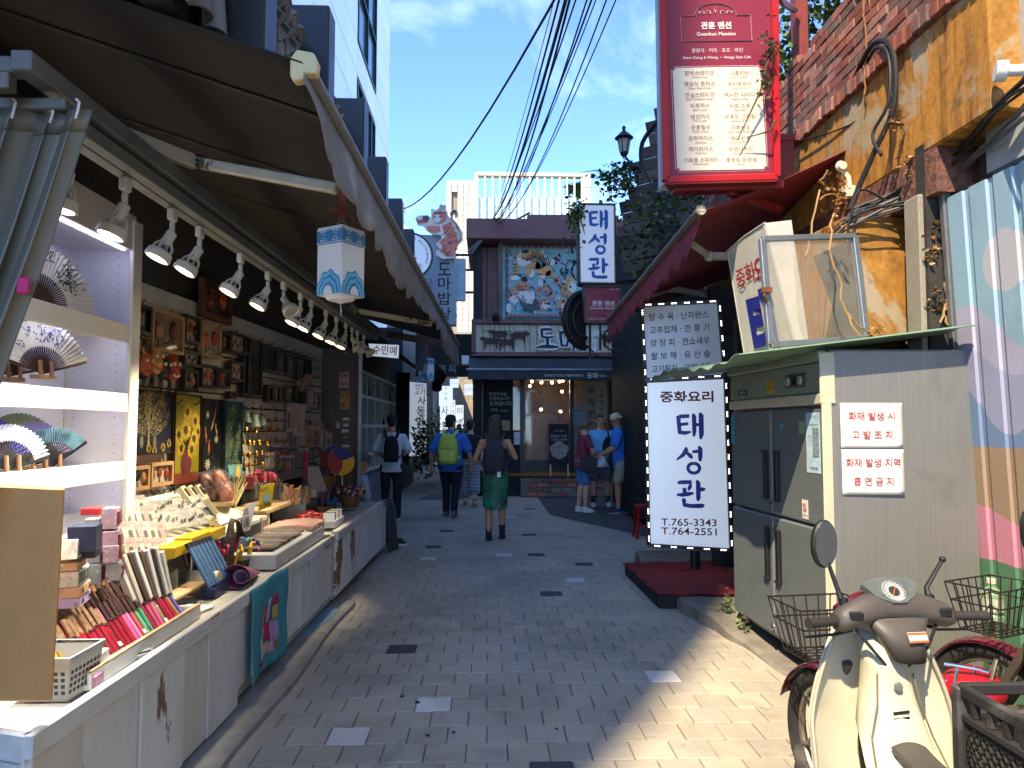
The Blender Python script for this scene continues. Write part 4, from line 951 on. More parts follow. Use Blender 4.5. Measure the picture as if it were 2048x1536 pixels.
def fan(label,piv,Rr,a0,a1,leaf,yaw=0.35,inner=.48,ink=None,rib=None,grp='folding fans on the shelf unit',tilt=.12,stand=True,seed=0):
 root=thing('folding_fan',label,'fan',piv,0,grp)
 xd=V(math.sin(yaw),math.cos(yaw),0);M=frame(piv,xd,V(-tilt,0,1));n_=26
 if M.col[2].x<0:M=frame(piv,-xd,V(-tilt,0,1))
 def fp(u,v):
  a_=a0+(a1-a0)*u;r_=Rr*(inner+(1-inner)*v)*(1+.012*(1 if round(u*n_*2)%2 else-1)*v)
  return M@V(r_*math.cos(a_),r_*math.sin(a_),(.008 if round(u*n_*2)%2 else-.004)*(.3+v))
 b_=MB();b_.sheet(fp,n_*2,4,.0008);b_.build('leaf',leaf,root)
 b_=MB()
 for k_ in range(n_+1):
  a_=a0+(a1-a0)*k_/n_;d_=V(math.cos(a_),math.sin(a_),0);b_.bar(M@(d_*.01),M@(d_*Rr*(inner+.03)+V(0,0,.004)),Rr*.022,.002,up=M.col[2].to_3d())
 for a_ in(a0-.03,a1+.03):d_=V(math.cos(a_),math.sin(a_),0);b_.bar(M@(d_*.0),M@(d_*Rr),.012,.005,up=M.col[2].to_3d())
 b_.build('ribs',rib or ribm,root)
 if ink:
  r_=random.Random(seed);b_=MB()
  for k_ in range(ink[1]):
   u0,v0=r_.uniform(.25,.85),r_.uniform(.2,.75)
   p0=fp(u0,v0)
   for j in range(r_.randint(4,9)):
    a_=r_.uniform(0,2*PI);l_=Rr*r_.uniform(.05,.12);xy=V(math.cos(a_),math.sin(a_),0)
    t_=M.to_3x3()@xy;s_=M.to_3x3()@V(-xy.y,xy.x,0);off=M.col[2].to_3d()*.011
    q0=p0+(M.to_3x3()@V(r_.uniform(-.1,.1)*Rr,r_.uniform(-.1,.1)*Rr,0))+off
    b_.add([q0-s_*.002,q0+t_*l_*.5-s_*Rr*.012,q0+t_*l_,q0+t_*l_*.5+s_*Rr*.012],[(0,1,2,3)])
   if k_%2==0:
    p1=fp(u0+r_.uniform(-.1,.1),.95);b_.tube([p0+M.col[2].to_3d()*.011,p1+M.col[2].to_3d()*.011],Rr*.006,4)
  tag(b_.build('ink_painting',ink[0],root),kind='stuff')
 if stand:
  b_=MB();b_.box(M@V(0,-.02,.0),(.05,.12,.018))
  for k_ in(-.028,.028):b_.cyl(M@V(k_,-.02,.02),M@V(k_,.055,.02),.009,n=8)
  b_.build('stand',standm,root)
 return root
def onshelf(px,py,x_=-2.12):
 Y=x_*1450/(px-975);return V(x_,Y,CAMH+(852-py)/1450*Y)
fw=mat('white fan paper','#cfcabf',.7,var=.06);fb=mat('pale blue fan paper','#8fa6c8',.7,var=.5,scale=7);fl=mat('lilac fan cloth','#8b7fa6',.7,var=.25,scale=9);fp_=mat('indigo fan cloth','#3a3a86',.7,var=.25,scale=12);fg_=mat('sage fan cloth','#7d8a68',.7,var=.2);fs_=mat('speckled white cloth','#b9b6bd',.8,var=.5,scale=120);ft_=mat('sea green fan cloth','#7fa5ae',.7,var=.5,scale=14)
inkm=mat('black ink','#1c1d24',.8);inkb=mat('blue ink','#2c3f78',.8)
ws=lambda px,py:onshelf(px,py)
def put(label,px,py,Rr,a0,a1,leaf,**k):
 p=onshelf(px,py,k.pop('x_',-2.12));return fan(label,p,Rr,a0,a1,leaf,**k)
put('large white fan with black bamboo painting on the top shelf',88,612,.30,R(-2),R(120),fw,ink=(inkm,12),seed=3,stand=False)
put('white fan with blue bamboo painting and small writing on the second shelf',103,748,.245,R(18),R(163),fw,ink=(inkb,10),seed=5,x_=-2.06)
put('pale blue fan half behind the grey curtain on the second shelf',42,752,.22,R(15),R(165),fb,x_=-2.2)
put('indigo patterned fan at the left end of the third shelf',2,925,.2,R(10),R(170),fp_,x_=-2.16,inner=.62)
put('speckled white fan in front on the third shelf',46,935,.19,R(14),R(166),fs_,x_=-2.04,inner=.62,rib=black)
put('sage green fan behind the speckled one on the third shelf',66,915,.22,R(10),R(170),fg_,x_=-2.26,inner=.62)
put('lilac fan with dark ribs on the third shelf',95,925,.2,R(14),R(166),fl,x_=-2.14,inner=.62,rib=black)
put('narrow sea-green lace fan at the right end of the third shelf',127,930,.18,R(40),R(140),ft_,x_=-2.06,inner=.6,rib=black,yaw=.9)
tb_=thing('tan_board','tan stained hardboard sheet standing on the near counter corner','board',P(60,1400,2.33))
q=[P(-160,1405,2.36),P(98,1405,2.31),P(123,985,2.31),P(-160,965,2.36)];b=MB();b.slab([q[0],q[1],P(124,990,2.31),P(122,970,2.31),][:2]+[P(124,975,2.31),P(-160,962,2.36)],.022)
b.build('sheet',worn('stained hardboard','#d39a58','#8a5424',.3,2.4,.6,streak=(1,1,.5),stain=(.36,.17,.06),samt=.6,fine=.1),tb_,bevel=.008)
# ---- frames and pictures on the slat wall
def wallpt(px,py,off=.0):
 Y=(-2.32-.264+off)/((px-975)/1450-.06);return V(wx(Y)+off,Y,CAMH+(852-py)/1450*Y)
Z5=lambda zx,zy:(200+zx/3.7236,500+zy/3.7236)
fd=mat('dark brown frame','#2e1c15',.4,var=.25,scale=9);fl_=mat('light wood frame','#a5825a',.5,var=.25,scale=7);fk=mat('black frame','#1b1a19',.4)
pic_a=mat('linen picture','#b3a78f',.8,var=.12);pic_b=mat('grey mat board','#3f4139',.85,var=.1);pic_c=mat('sepia picture','#8d7a5c',.7,var=.45,scale=16)
maskm=[mat('mask orange','#a8562b',.4,var=.25,scale=14),mat('mask red','#a33626',.4,var=.25,scale=14),mat('mask dark','#2a1a16',.4,var=.3),mat('mask tan','#b4824c',.45,var=.25,scale=14),mat('mask brown','#7a3a20',.4,var=.25)]
eyew=flat('mask eye white','#d6cfae',.4)
def maskmesh(bld,M,s,m=0,nose=1):
 bld.sheet(lambda u,v:M@V((u-.5)*s*1.0*(math.sin(PI*(.12+.8*v))**.55),(v-.5)*s*1.3,s*(.28*(1-(2*u-1)**2)**.7*(math.sin(PI*(.1+.85*v))**.5)+.16*math.exp(-((u-.5)/.08)**2-((v-.45)/.16)**2)*nose+.07*math.exp(-((u-.28)/.09)**2-((v-.36)/.09)**2)+.07*math.exp(-((u-.72)/.09)**2-((v-.36)/.09)**2)+.06*math.exp(-((v-.7)/.05)**2)*math.exp(-((abs(u-.5)-.2)/.13)**2)+.05*math.exp(-((u-.5)/.16)**2-((v-.2)/.05)**2))),16,18,s*.03,m)
def picture(label,x0,x1,yt,yb,fm,bg_,content=None,wdt=.022,dep=.035,seed=0,cat='picture',raw=False,grp='framed pictures on the slat wall'):
 if not raw:(x0,yt),(x1,yb)=Z5(x0,yt),Z5(x1,yb)
 a=wallpt(x0,yt,.03);c2=wallpt(x1,yt,.03);zb_=CAMH+(852-yb)/1450*a.y;zt=a.z
 root=thing('framed_picture',label,cat,((a.x+c2.x)/2,(a.y+c2.y)/2,zb_),0,grp)
 L_=(V(c2.x,c2.y,0)-V(a.x,a.y,0)).length;H_=zt-zb_
 M=frame(V(a.x,a.y,zb_)+V(.012,0,0),V(c2.x-a.x,c2.y-a.y,0),(0,0,1))
 if M.col[2].x<0:raise ValueError
 b_=MB();w_=wdt
 for(u0,u1,v0,v1)in((0,L_,0,w_),(0,L_,H_-w_,H_),(0,w_,w_,H_-w_),(L_-w_,L_,w_,H_-w_)):
  b_.hexa([M@V(u0,v0,-.01),M@V(u1,v0,-.01),M@V(u1,v1,-.01),M@V(u0,v1,-.01),M@V(u0,v0,dep),M@V(u1,v0,dep),M@V(u1,v1,dep),M@V(u0,v1,dep)])
 b_.build('frame',fm,root)
 MB().slab([M@V(w_*.9,w_*.9,.006),M@V(L_-w_*.9,w_*.9,.006),M@V(L_-w_*.9,H_-w_*.9,.006),M@V(w_*.9,H_-w_*.9,.006)],.006).build('backing',bg_,root)
 r_=random.Random(seed)
 if content=='masks' or content=='mask2':
  n_=2 if content=='mask2' else 3
  for k_ in range(n_):
   s_=min(H_*.34,L_/n_*.75);b_=MB();maskmesh(b_,M@Matrix.Translation((L_*(k_+.6)/(n_+.2),H_*(.5+.1*(k_%2)),.009)),s_,0,.6);b_.build('mask',maskm[(k_+seed)%5],root,smooth='all')
   b_=MB();b_.box(M@V(L_*(k_+.6)/(n_+.2),H_*.2,.012),(.004,.006,H_*.22));b_.build('ribbon',black,root)
 elif content=='figures':
  b_=MB()
  for k_ in range(4):
   x_=L_*(.25+.17*k_);y_=H_*(.35+.2*(k_%2));b_.ball(M@V(x_,y_,.012),(.006,L_*.06,H_*.1),8,6);b_.ball(M@V(x_,y_+H_*.13,.012),(.006,L_*.035,H_*.04),8,6)
  b_.build('figures',maskm[seed%5],root)
 elif content=='brush':
  b_=MB()
  for k_ in range(14):
   x_,y_=L_*r_.uniform(.2,.8),H_*r_.uniform(.15,.85);a_=r_.uniform(0,6.3);l_=L_*.2
   b_.add([M@V(x_,y_,.0085),M@V(x_+l_*.5*math.cos(a_)-.004,y_+l_*.5*math.sin(a_),.0085),M@V(x_+l_*math.cos(a_),y_+l_*math.sin(a_),.0085),M@V(x_+l_*.5*math.cos(a_)+.004,y_+l_*.5*math.sin(a_)+.004,.0085)],[(0,1,2,3)])
  tag(b_.build('brush_painting',pic_a if bg_ in(fk,)else black,root),kind='stuff')
 elif content=='inner':
  MB().slab([M@V(L_*.28,H_*.3,.012),M@V(L_*.72,H_*.3,.012),M@V(L_*.72,H_*.75,.012),M@V(L_*.28,H_*.75,.012)],.006).build('print',pic_c,root)
 g_=MB().slab([M@V(w_,w_,dep-.006),M@V(L_-w_,w_,dep-.006),M@V(L_-w_,H_-w_,dep-.006),M@V(w_,H_-w_,dep-.006)],.002).build('glazing',glass('picture glass',(.03,.03,.03),.05,.05),root)
 return root,M,L_,H_
picture('black framed picture with wide grey mat beside the shelf unit',240,365,400,625,fk,pic_b,'inner',seed=1)
picture('plastic-wrapped wooden frame with two hanging masks',368,605,435,745,fl_,pic_c,'mask2',seed=3)
picture('dark framed single mask right of the plastic-wrapped frame',612,725,485,690,fd,pic_a,'masks',seed=0)
picture('light wooden frame holding two large orange masks',742,880,535,790,fl_,pic_a,'mask2',seed=0)
picture('small dark frame with a shiny plate right of the light wooden frame',884,950,605,760,fk,pic_b,'inner',seed=2)
picture('dark framed group of figures high on the slat wall',952,1068,612,765,fd,pic_a,'figures',seed=4)
picture('tall narrow dark red frame in the middle of the slat wall',1095,1190,665,1095,fd,pic_b,'figures',seed=2)
picture('black framed bamboo brush painting, leftmost of the upper far row',1200,1298,705,905,fk,pic_b,'brush',seed=3)
picture('black framed blue-grey print, second of the upper far row',1305,1372,750,925,fk,pic_c,'inner',seed=1)
picture('black framed pale brush painting, third of the upper far row',1377,1438,778,940,fk,pic_a,'brush',seed=6)
picture('black framed pale print, fourth of the upper far row',1444,1512,795,965,fk,pic_a,'inner',seed=7)
picture('narrow dark frame, last of the upper far row',1518,1555,815,990,fk,pic_c,None,seed=8)
picture('dark frame with tan print at the left end of the second row',225,335,745,955,fk,pic_a,'mask2',seed=3)
picture('dark frame of small walking figures right of the demon masks',612,738,745,865,fd,pic_a,'figures',seed=2)
picture('dark frame with three small masks below the walking figures',614,718,890,1045,fd,pic_a,'masks',seed=1)
picture('dark frame of red masks, biggest of the second row',742,858,850,1025,fd,pic_a,'masks',seed=4)
picture('dark frame with tan backing next to the biggest red-mask frame',866,955,885,1028,fd,pic_c,'masks',seed=0)
picture('dark frame with red figures near the tall narrow frames',958,1055,825,975,fd,pic_a,'figures',seed=1)
picture('tall narrow black frame left of the dark red one',1052,1092,765,1085,fk,pic_c,None,seed=1)
picture('tiny dark frame peeping above the gold tree panel',952,1000,1055,1110,fd,pic_a,'masks',seed=2)
for i,(x0,x1,yt,yb,bgm,ct_)in enumerate(((1232,1276,1005,1135,pic_b,'brush'),(1282,1328,1005,1140,pic_a,'brush'),(1333,1362,1010,1140,pic_c,None),(1368,1428,1005,1140,pic_c,'inner'),(1434,1478,1015,1145,pic_b,'inner'),(1482,1520,1020,1150,pic_b,'brush'))):
 picture('small dark frame, %s from the left in the lower far row'%ORD[i],x0,x1,yt,yb,fk,bgm,ct_,seed=i)
picture('brown carved wood plaque wrapped in plastic above the slat wall',738,955,205,500,mat('plaque wood','#5c3a26',.5,var=.3,scale=6),mat('carved wood','#6d452c',.5,var=.4,scale=8,bs=20,bump=.8,bd=.02),'mask2',wdt=.05,seed=4)
picture('pale wooden frame of three masks at the lower left of the slat wall',266,302,932,980,fl_,pic_a,'masks',raw=True,seed=1)
picture('pale wooden frame of masks beside the sunflower panel',305,348,925,972,fl_,pic_a,'masks',raw=True,seed=4)
def panel_paint(label,x0,x1,yt,yb,bg_,edge_):
 r_,M,L_,H_=picture(label,x0,x1,yt,yb,edge_,bg_,None,wdt=.008,dep=.02,raw=True,cat='painting',grp='painted panels on the slat wall')
 return r_,M@Matrix.Translation((0,0,.0085)),L_,H_
gold=mat('gold paint','#b09a50',.45,metal=.2,var=.35,scale=30);goldp=mat('pale gold paint','#c2b27c',.5,var=.3,scale=30)
r_,M,L_,H_=panel_paint('dark blue painting of a golden tree with owls',253,350,776,912,mat('night blue paint','#1c2130',.5,var=.4,scale=5),fd)
rg=random.Random(6);b=MB()
def branch(p,a,l,w_,d):
 q_=p+V(math.cos(a)*l,math.sin(a)*l,0);n_=V(-math.sin(a),math.cos(a),0)
 b.add([M@(p-n_*w_),M@(p+n_*w_),M@(q_+n_*w_*.6),M@(q_-n_*w_*.6)],[(3,2,1,0)])
 if d:
  for k_ in range(2 if d<5 else 3):branch(q_,a+rg.uniform(-.6,.6),l*rg.uniform(.7,.9),w_*.6,d-1)
branch(V(L_/2,H_*.12,0),PI/2,H_*.24,L_*.02,6);tag(b.build('tree',gold,r_),kind='stuff')
b=MB()
for k_ in range(1100):
 a_=rg.uniform(0,2*PI);q_=math.sqrt(rg.random());x_,y_=L_*(.5+.42*q_*math.cos(a_)),H_*(.62+.34*q_*math.sin(a_));s_=rg.uniform(.0022,.0052)
 b.add([M@V(x_-s_,y_,.0008),M@V(x_,y_-s_,.0008),M@V(x_+s_,y_,.0008),M@V(x_,y_+s_,.0008)],[(0,1,2,3)])
tag(b.build('leaves',goldp,r_),kind='stuff')
def sunflower(M,cx_,cy_,s_,root,m1,m2,lay=0,n_=16):
 b_=MB()
 for k_ in range(n_):
  a_=2*PI*k_/n_+.1*math.sin(k_*5);d_=V(math.cos(a_),math.sin(a_),0);t_=V(-d_.y,d_.x,0);c_=V(cx_,cy_,.001+lay*.0012)
  b_.add([M@(c_+d_*s_*.25),M@(c_+d_*s_*.65-t_*s_*.13),M@(c_+d_*s_),M@(c_+d_*s_*.65+t_*s_*.13)],[(0,1,2,3)])
 b_.build('petals',m1,root);b_=MB();b_.lathe([(s_*.36,0),(s_*.3,.002),(.001,.003)],14,M@V(cx_,cy_,.001+lay*.0012),M.to_3x3());b_.build('flower_centre',m2,root)
yel=mat('sunflower yellow','#c7a524',.6,var=.3,scale=30);sfb=mat('seed brown','#3b2a14',.8,var=.5,scale=60)
for k_,(fx_,fy_)in enumerate(((.07,.14),(.2,.07),(.5,.1),(.62,.06),(.8,.1),(.93,.16))):sunflower(M,L_*fx_,H_*fy_,.035,r_,yel,sfb,1,10)
for k_ in(.36,.62):
 b=MB();b.ball(M@V(L_*k_,H_*.2,0),(.003,.028,.04),10,8);b.build('owl',mat('owl grey','#6d6a60',.7,var=.3),r_)
r_,M,L_,H_=panel_paint('olive yellow painting of sunflowers in a red vase',353,405,787,970,mat('olive yellow paint','#8f8316',.5,var=.25,scale=3),fd)
MB().slab([M@V(.01,.01,0),M@V(L_-.01,.01,0),M@V(L_-.01,H_*.12,0),M@V(.01,H_*.13,0)],.001).build('table',mat('brick red paint','#7d2f1e',.6,var=.2),r_)
b=MB();b.prism([(L_*.36,H_*.1),(L_*.6,H_*.1),(L_*.68,H_*.22),(L_*.62,H_*.33),(L_*.58,H_*.38),(L_*.38,H_*.38),(L_*.34,H_*.33),(L_*.28,H_*.22)],.001,M@Matrix.Translation((0,0,.002)));b.build('vase',mat('vase red','#6b2a2a',.6,var=.4,scale=20),r_)
gst=mat('stem green','#3d4a18',.7);b=MB()
for k_ in range(7):b.tube([M@V(L_*.48,H_*.36,.001),M@V(L_*(.2+.1*k_),H_*(.5+.04*k_),.001)],.003,4)
b.build('stems',gst,r_)
for k_,(fx_,fy_,s_)in enumerate(((.48,.8,.075),(.78,.7,.075),(.42,.6,.09),(.75,.5,.08),(.18,.55,.075),(.66,.38,.075),(.28,.4,.07),(.9,.58,.06))):sunflower(M,L_*fx_,H_*fy_,s_,r_,yel,sfb,k_%3)
r_,M,L_,H_=panel_paint('black painting of koi and white lotus',408,448,797,962,mat('black lacquer','#0d0f0e',.3,var=.3),fk)
b=MB();rg=random.Random(9)
for k_,(fx_,fy_,s_)in enumerate(((.25,.8,.03),(.7,.5,.035),(.3,.2,.05))):sunflower(M,L_*fx_,H_*fy_,s_,r_,pt_wh,yel,0,9)
for k_,(fx_,fy_,a_)in enumerate(((.6,.8,1.2),(.5,.68,1.0),(.2,.55,1.7),(.7,.6,1.9),(.35,.4,1.5))):
 b=MB();d_=V(math.cos(a_),math.sin(a_),0);t_=V(-d_.y,d_.x,0);c_=V(L_*fx_,H_*fy_,.001);s_=.06
 b.add([M@(c_-d_*s_),M@(c_-t_*s_*.22),M@(c_+d_*s_*.7),M@(c_+d_*s_*1.1-t_*s_*.2),M@(c_+d_*s_*.95),M@(c_+d_*s_*1.1+t_*s_*.2),M@(c_+t_*s_*.22)],[(0,1,2,3,4,5,6)]);b.build('koi',mat('koi %d'%(k_%2),('#b5643a','#b89a4a')[k_%2],.5,var=.4,scale=30),r_)
b=MB()
for k_ in range(160):
 x_,y_=L_*rg.uniform(.08,.95),H_*rg.uniform(.05,.5)*rg.random()**.3;s_=rg.uniform(.002,.005);b.add([M@V(x_-s_,y_,.0008),M@V(x_,y_-s_,.0008),M@V(x_+s_,y_,.0008),M@V(x_,y_+s_,.0008)],[(0,1,2,3)])
tag(b.build('speckles',mat('grey green dabs','#6a7a58',.6),r_),kind='stuff')
r_,M,L_,H_=panel_paint('teal painting of a tall golden willow',452,486,802,940,mat('teal paint','#125a5c',.5,var=.2),mat('teal edge','#0f4448',.5))
b=MB()
for k_ in range(520):
 y_=rg.random();x_=.5+rg.uniform(-.42,.42)*(1 if y_<.7 else math.sqrt(max(.02,1-((y_-.7)/.25)**2))if y_<.95 else.1);s_=rg.uniform(.003,.008)
 b.add([M@V(L_*x_-s_,H_*y_*.95,.0008),M@V(L_*x_,H_*y_*.95-s_*1.6,.0008),M@V(L_*x_+s_,H_*y_*.95,.0008),M@V(L_*x_,H_*y_*.95+s_,.0008)],[(0,1,2,3)])
tag(b.build('gold_leaves',gold,r_),kind='stuff')
for k_,(px,py,s_,mi,lb)in enumerate(((300,730,.12,0,'orange horned mask with leaf on its brow'),(318,722,.14,3,'tan bulging mask with furrowed brow'),(335,738,.13,2,'black open-mouthed mask between the tan and red masks'),(352,738,.14,1,'red mask with white-ringed eye'),(262,958,.12,4,'brown mask hung low beside the shelf unit'))):
 p=wallpt(px,py,.1);root=thing('hanging_mask',lb+' hung on the slat wall' if 'hung' not in lb else lb,'mask',p,0,'carved masks on the slat wall')
 M=frame(p,V(.25,1,0),(0,0,1));b=MB();maskmesh(b,M,s_,0,1.2);b.build('face',maskm[mi],root,smooth='all')
 for e in(-.2,.2):
  b=MB();b.ball(M@V(s_*e,s_*.2,s_*.3),s_*.1,10,8);b.build('eye',eyew,root,smooth='all');b=MB();b.ball(M@V(s_*e,s_*.2,s_*.38),s_*.04,8,6);b.build('pupil',black,root)
 b=MB();b.sheet(lambda u,v:M@V((u-.5)*s_*.5,-s_*(.36+.1*v-.06*(2*u-1)**2),s_*.26),8,2,.004);b.build('mouth',maskm[1]if mi!=1 else eyew,root)
 for e in(-.32,-.2,.2,.32):b=MB();b.tube([M@V(s_*e,-s_*.4,.01),M@V(s_*e*1.1,-s_*.8,.02),M@V(s_*e,-s_*1.25,.01)],.004,4);b.build('strap',black,root)
 if k_==0:
  for e in(-1,1):b=MB();b.tube([M@V(s_*.3*e,s_*.5,.02),M@V(s_*.42*e,s_*.75,.02),M@V(s_*.36*e,s_*.95,.02)],[.012,.009,.003],6);b.build('horn',maskm[3],root)
# ================================================================== goods on the counter
ctop=.605
def onc(px,py,z=ctop):
 d=P(px,py,1)-V(0,0,CAMH);t_=(z-CAMH)/d.z;return V(0,0,CAMH)+d*t_
def solid(label,name,cat,c,d,m,rz=0,bevel=.003,group=None,part='body',rx=0,ry=0):
 root=thing(name,label,cat,c,0,group)
 MB().box(Vector(c)+V(0,0,d[2]/2)if not rx and not ry else Vector(c),d,(Matrix.Rotation(rz,3,'Z')@Matrix.Rotation(ry,3,'Y')@Matrix.Rotation(rx,3,'X'))).build(part,m,root,bevel=bevel)
 return root
cards=mat('printed card','#cfc6b6',.6,var=.25,scale=30,prt=45);pinkc=mat('pink card','#c79a94',.6,var=.25,scale=20,prt=60);lilac=mat('lilac box','#b9a3c2',.6,var=.1,prt=30);peach=mat('peach box','#c69a72',.6,var=.15,prt=30);navyb=flat('navy box','#1d2740',.4);creamb_=mat('cream box','#cdc29c',.55,var=.06)
cel=glass('cellophane',(.3,.3,.3),.08,.08)
bk_=thing('plastic_basket','light grey perforated plastic basket on the near counter corner','basket',onc(118,1400))
c=onc(122,1392)+V(-.02,.04,0);gb=mat('grey basket plastic','#9b9c97',.5,var=.08)
b=MB()
def bring(s_,z_):return[c+V(x*s_,y*s_,z_)for x,y in((-.085,-.11),(.085,-.11),(.085,.11),(-.085,.11))]
b.loft([bring(.86,0),bring(1,.14)],cap=False);b.loft([bring(.82,.004),bring(.96,.142)],cap=False);b.add(bring(.86,.003),[(0,1,2,3)]);b.build('body',gb,bk_)
b=MB();r0,r1=bring(1.06,.138),bring(1.06,.152);r2=bring(.95,.152);b.loft([r0,r1,r2],cap=False);b.build('rim',gb,bk_)
b=MB()
for i in range(8):
 for j in range(4):
  z_=.03+.022*j;t_=.86+z_;b.box(c+V(.0855*(.86+z_),(-.09+.0255*i)*.95,z_),(.003,.012,.012),Matrix.Rotation(.1,3,'Y'))
  if i<6:b.box(c+V((-.062+.025*i)*.95,-.1105*(.86+z_),z_),(.012,.003,.012))
tag(b.build('holes',flat('basket hole','#3c3a36',.8),bk_),kind='stuff')
solid('small white and pink tissue carton beside the grey basket','tissue_carton','carton',onc(178,1352),(.09,.13,.085),mat('white carton','#c3bcb8',.6),.1)
solid('folded pink sleeve beside the white carton','paper_sleeve','sleeve',onc(186,1368),(.06,.12,.045),mat('rose card','#a9708a',.5),.15)
for i,(px,py,m_,lb)in enumerate(((205,1268,'#5b2136','wine red brush set under clear film lying on the counter'),(232,1290,'#6d1c34','second wine red brush set with a pink band'),(170,1300,'#c3c2bd','white striped chopstick set behind the white carton'),(238,1322,'#b9b8b2','striped chopstick set nearest the counter lip'))):
 p=onc(px,py)+V(0,0,.01+.018*(3-i));rt=thing('brush_set',lb,'brush set',p,0,'brush and chopstick sets')
 Mx=Matrix.Rotation(-.55,3,'Z');MB().box(p,(.1,.26,.014),Mx).build('tray',mat('brush tray %d'%i,m_,.4),rt,bevel=.003)
 for k_ in range(6):
  MB().tube([p+Mx@V(-.04+.016*k_,-.11,.01),p+Mx@V(-.04+.016*k_,.11,.01)],.0035,6).build('stick',(mat('silver stick','#9a9896',.3,metal=.6),mat('white stick','#c9c6be',.5),wood_dark)[(k_+i)%3],rt)
 MB().box(p+V(0,0,.016),(.101,.26,.004),Mx).build('film',clear,rt)
 if i==1:MB().box(p+Mx@V(0,.03,.019),(.104,.05,.004),Mx).build('band',flat('magenta band','#a81e55'),rt)
tray=thing('white_tray','white tray with worn wooden rim holding the chopstick pouches','tray',onc(330,1262))
p0,p1=V(-1.72,2.72,ctop),V(-1.47,3.62,ctop)
b=MB();b.box((-1.6,3.18,ctop+.012),(.34,.98,.02));b.build('floor',white,tray)
b=MB();b.box((-1.425,3.2,ctop+.03),(.015,1.0,.06));b.build('front',white,tray,bevel=.002)
MB().box((-1.425,3.2,ctop+.0655),(.018,1.0,.008)).build('rim',wood_light,tray)
MB().box((-1.6,3.69,ctop+.03),(.33,.015,.06)).build('end',white,tray)
cols=['#c08a1c']*3+['#7d1420','#86161f','#7a1a22','#8a1620','#80141c','#861a26','#7c1520','#8c1822','#82121c','#7d1420','#871a22','#8d1624']+['#c2547f','#c26c93','#b9483f','#5a9a72','#3f8a63','#8f2030','#b04a62','#c4507c','#7a7450','#8e1a2c','#a8263c','#a01f36','#8a7a4c','#6a56a0']
nm={'#c08a1c':'mustard','#c2547f':'pink','#c26c93':'light pink','#b9483f':'coral','#5a9a72':'mint','#3f8a63':'green','#c4507c':'hot pink','#7a7450':'olive','#8a7a4c':'khaki','#6a56a0':'purple'}
rg=random.Random(7);hm=mat('brass bead top','#8a6a4c',.4,metal=.2,var=.5,scale=60);hm2=mat('dark stick top','#3a2622',.4,var=.4)
for row in range(2):
 for i,h_ in enumerate(cols):
  t_=i/(len(cols)-1);y_=2.76+.86*t_;x_=-1.47-.13*row-.10*(1-t_)*.6
  nme=nm.get(h_,'red');root=thing('chopstick_pouch','%s satin chopstick pouch, %s from the left in the %s row of the tray'%(nme,ORD[i],('front','back')[row]),'chopsticks',(x_,y_,ctop+.02),0,'chopstick pouches in the white tray')
  ln=.21+rg.uniform(-.01,.012);tl=R(50)+rg.uniform(-.05,.05);d_=V(-math.cos(tl)*.9,.12,math.sin(tl)).normalized();s_=V(.1,1,0).normalized();n_=d_.cross(s_)
  if n_.x<0:n_=-n_
  o_=V(x_,y_,ctop+.028+.02*row)
  Mx=Matrix((s_,d_,s_.cross(d_))).transposed()
  MB().box(o_+d_*ln*.3,(.021,ln*.6,.011),Mx).build('pouch',mat('satin '+h_,h_,.32,var=.15,scale=20),root,bevel=.003)
  MB().box(o_+d_*ln*.8,(.02,ln*.4,.009),Mx).build('stick_ends',hm if(i<15 and row)or i<12 else hm2,root)
  if rg.random()<.6:MB().tube([o_+d_*ln*.62+n_*.008-s_*.009,o_+d_*ln*.6+n_*.012,o_+d_*ln*.62+n_*.008+s_*.009],.003,5).build('knot',hm2,root)
  if row==0 and i%6==5:MB().box(o_+d_*.02+n_*.009,(.02,.02,.002),Mx).build('price_tag',white,root)
for i in range(16):
 y_=2.95+.045*i;root=thing('wooden_stick_pack','pack of brown wooden sticks, %s from the left behind the pouches'%ORD[i],'sticks',(-1.74,y_,.66),0,'brown stick packs');MB().box((-1.76,y_,.75),(.012,.034,.22),Matrix.Rotation(-.45,3,'Y')).build('sticks',mat('brown sticks %d'%(i%3),('#6d4a34','#8a6440','#4a342a')[i%3],.5,var=.4,scale=30),root,bevel=.002)
cartn=solid('open white carton holding slim fan boxes','open_carton','carton',onc(360,1195)+V(-.16,.0,.0),(.2,.3,.13),mat('cream carton','#bdb8a6',.7),.12)
for i,(px,py,an,h_)in enumerate(((250,1165,-.5,'#b9b6a8'),(262,1160,-.45,'#b3ab97'),(272,1155,-.5,'#3c2f28'),(282,1150,-.42,'#c3c1ba'),(292,1150,-.38,'#5a4638'),(303,1148,-.3,'#c6c4bd'),(310,1146,-.28,'#2c2622'),(320,1142,-.28,'#c4c2bb'),(330,1150,-.22,'#b6b4ac'),(240,1140,-.6,'#a9bd95'),(258,1132,-.55,'#a3b78e'))):
 p=P(px,py,3.35+.035*i);root=thing('slim_box','%s slim fan box, %s leaning one from the left'%('pale green' if i>8 else 'white' if h_[1]in 'bc' else 'dark',ORD[i]),'box',p,0,'slim fan boxes leaning in the carton')
 MB().box(p,(.028,.03,.24),Matrix.Rotation(an*.6,3,'Y')@Matrix.Rotation(.2,3,'X')).build('box',mat('slim '+h_,h_,.6,var=.1),root,bevel=.002)
bn=thing('wooden_riser','small light wooden riser stand on the counter','stand',onc(370,1215));q0=onc(372,1210)+V(-.02,.0,0)
MB().box(q0+V(0,0,.075),(.1,.42,.014)).build('top',wood_light,bn,bevel=.002);MB().box(q0+V(0,.2,.034),(.1,.014,.068)).build('leg',wood_light,bn);MB().box(q0+V(0,-.2,.034),(.1,.014,.068)).build('leg',wood_light,bn)
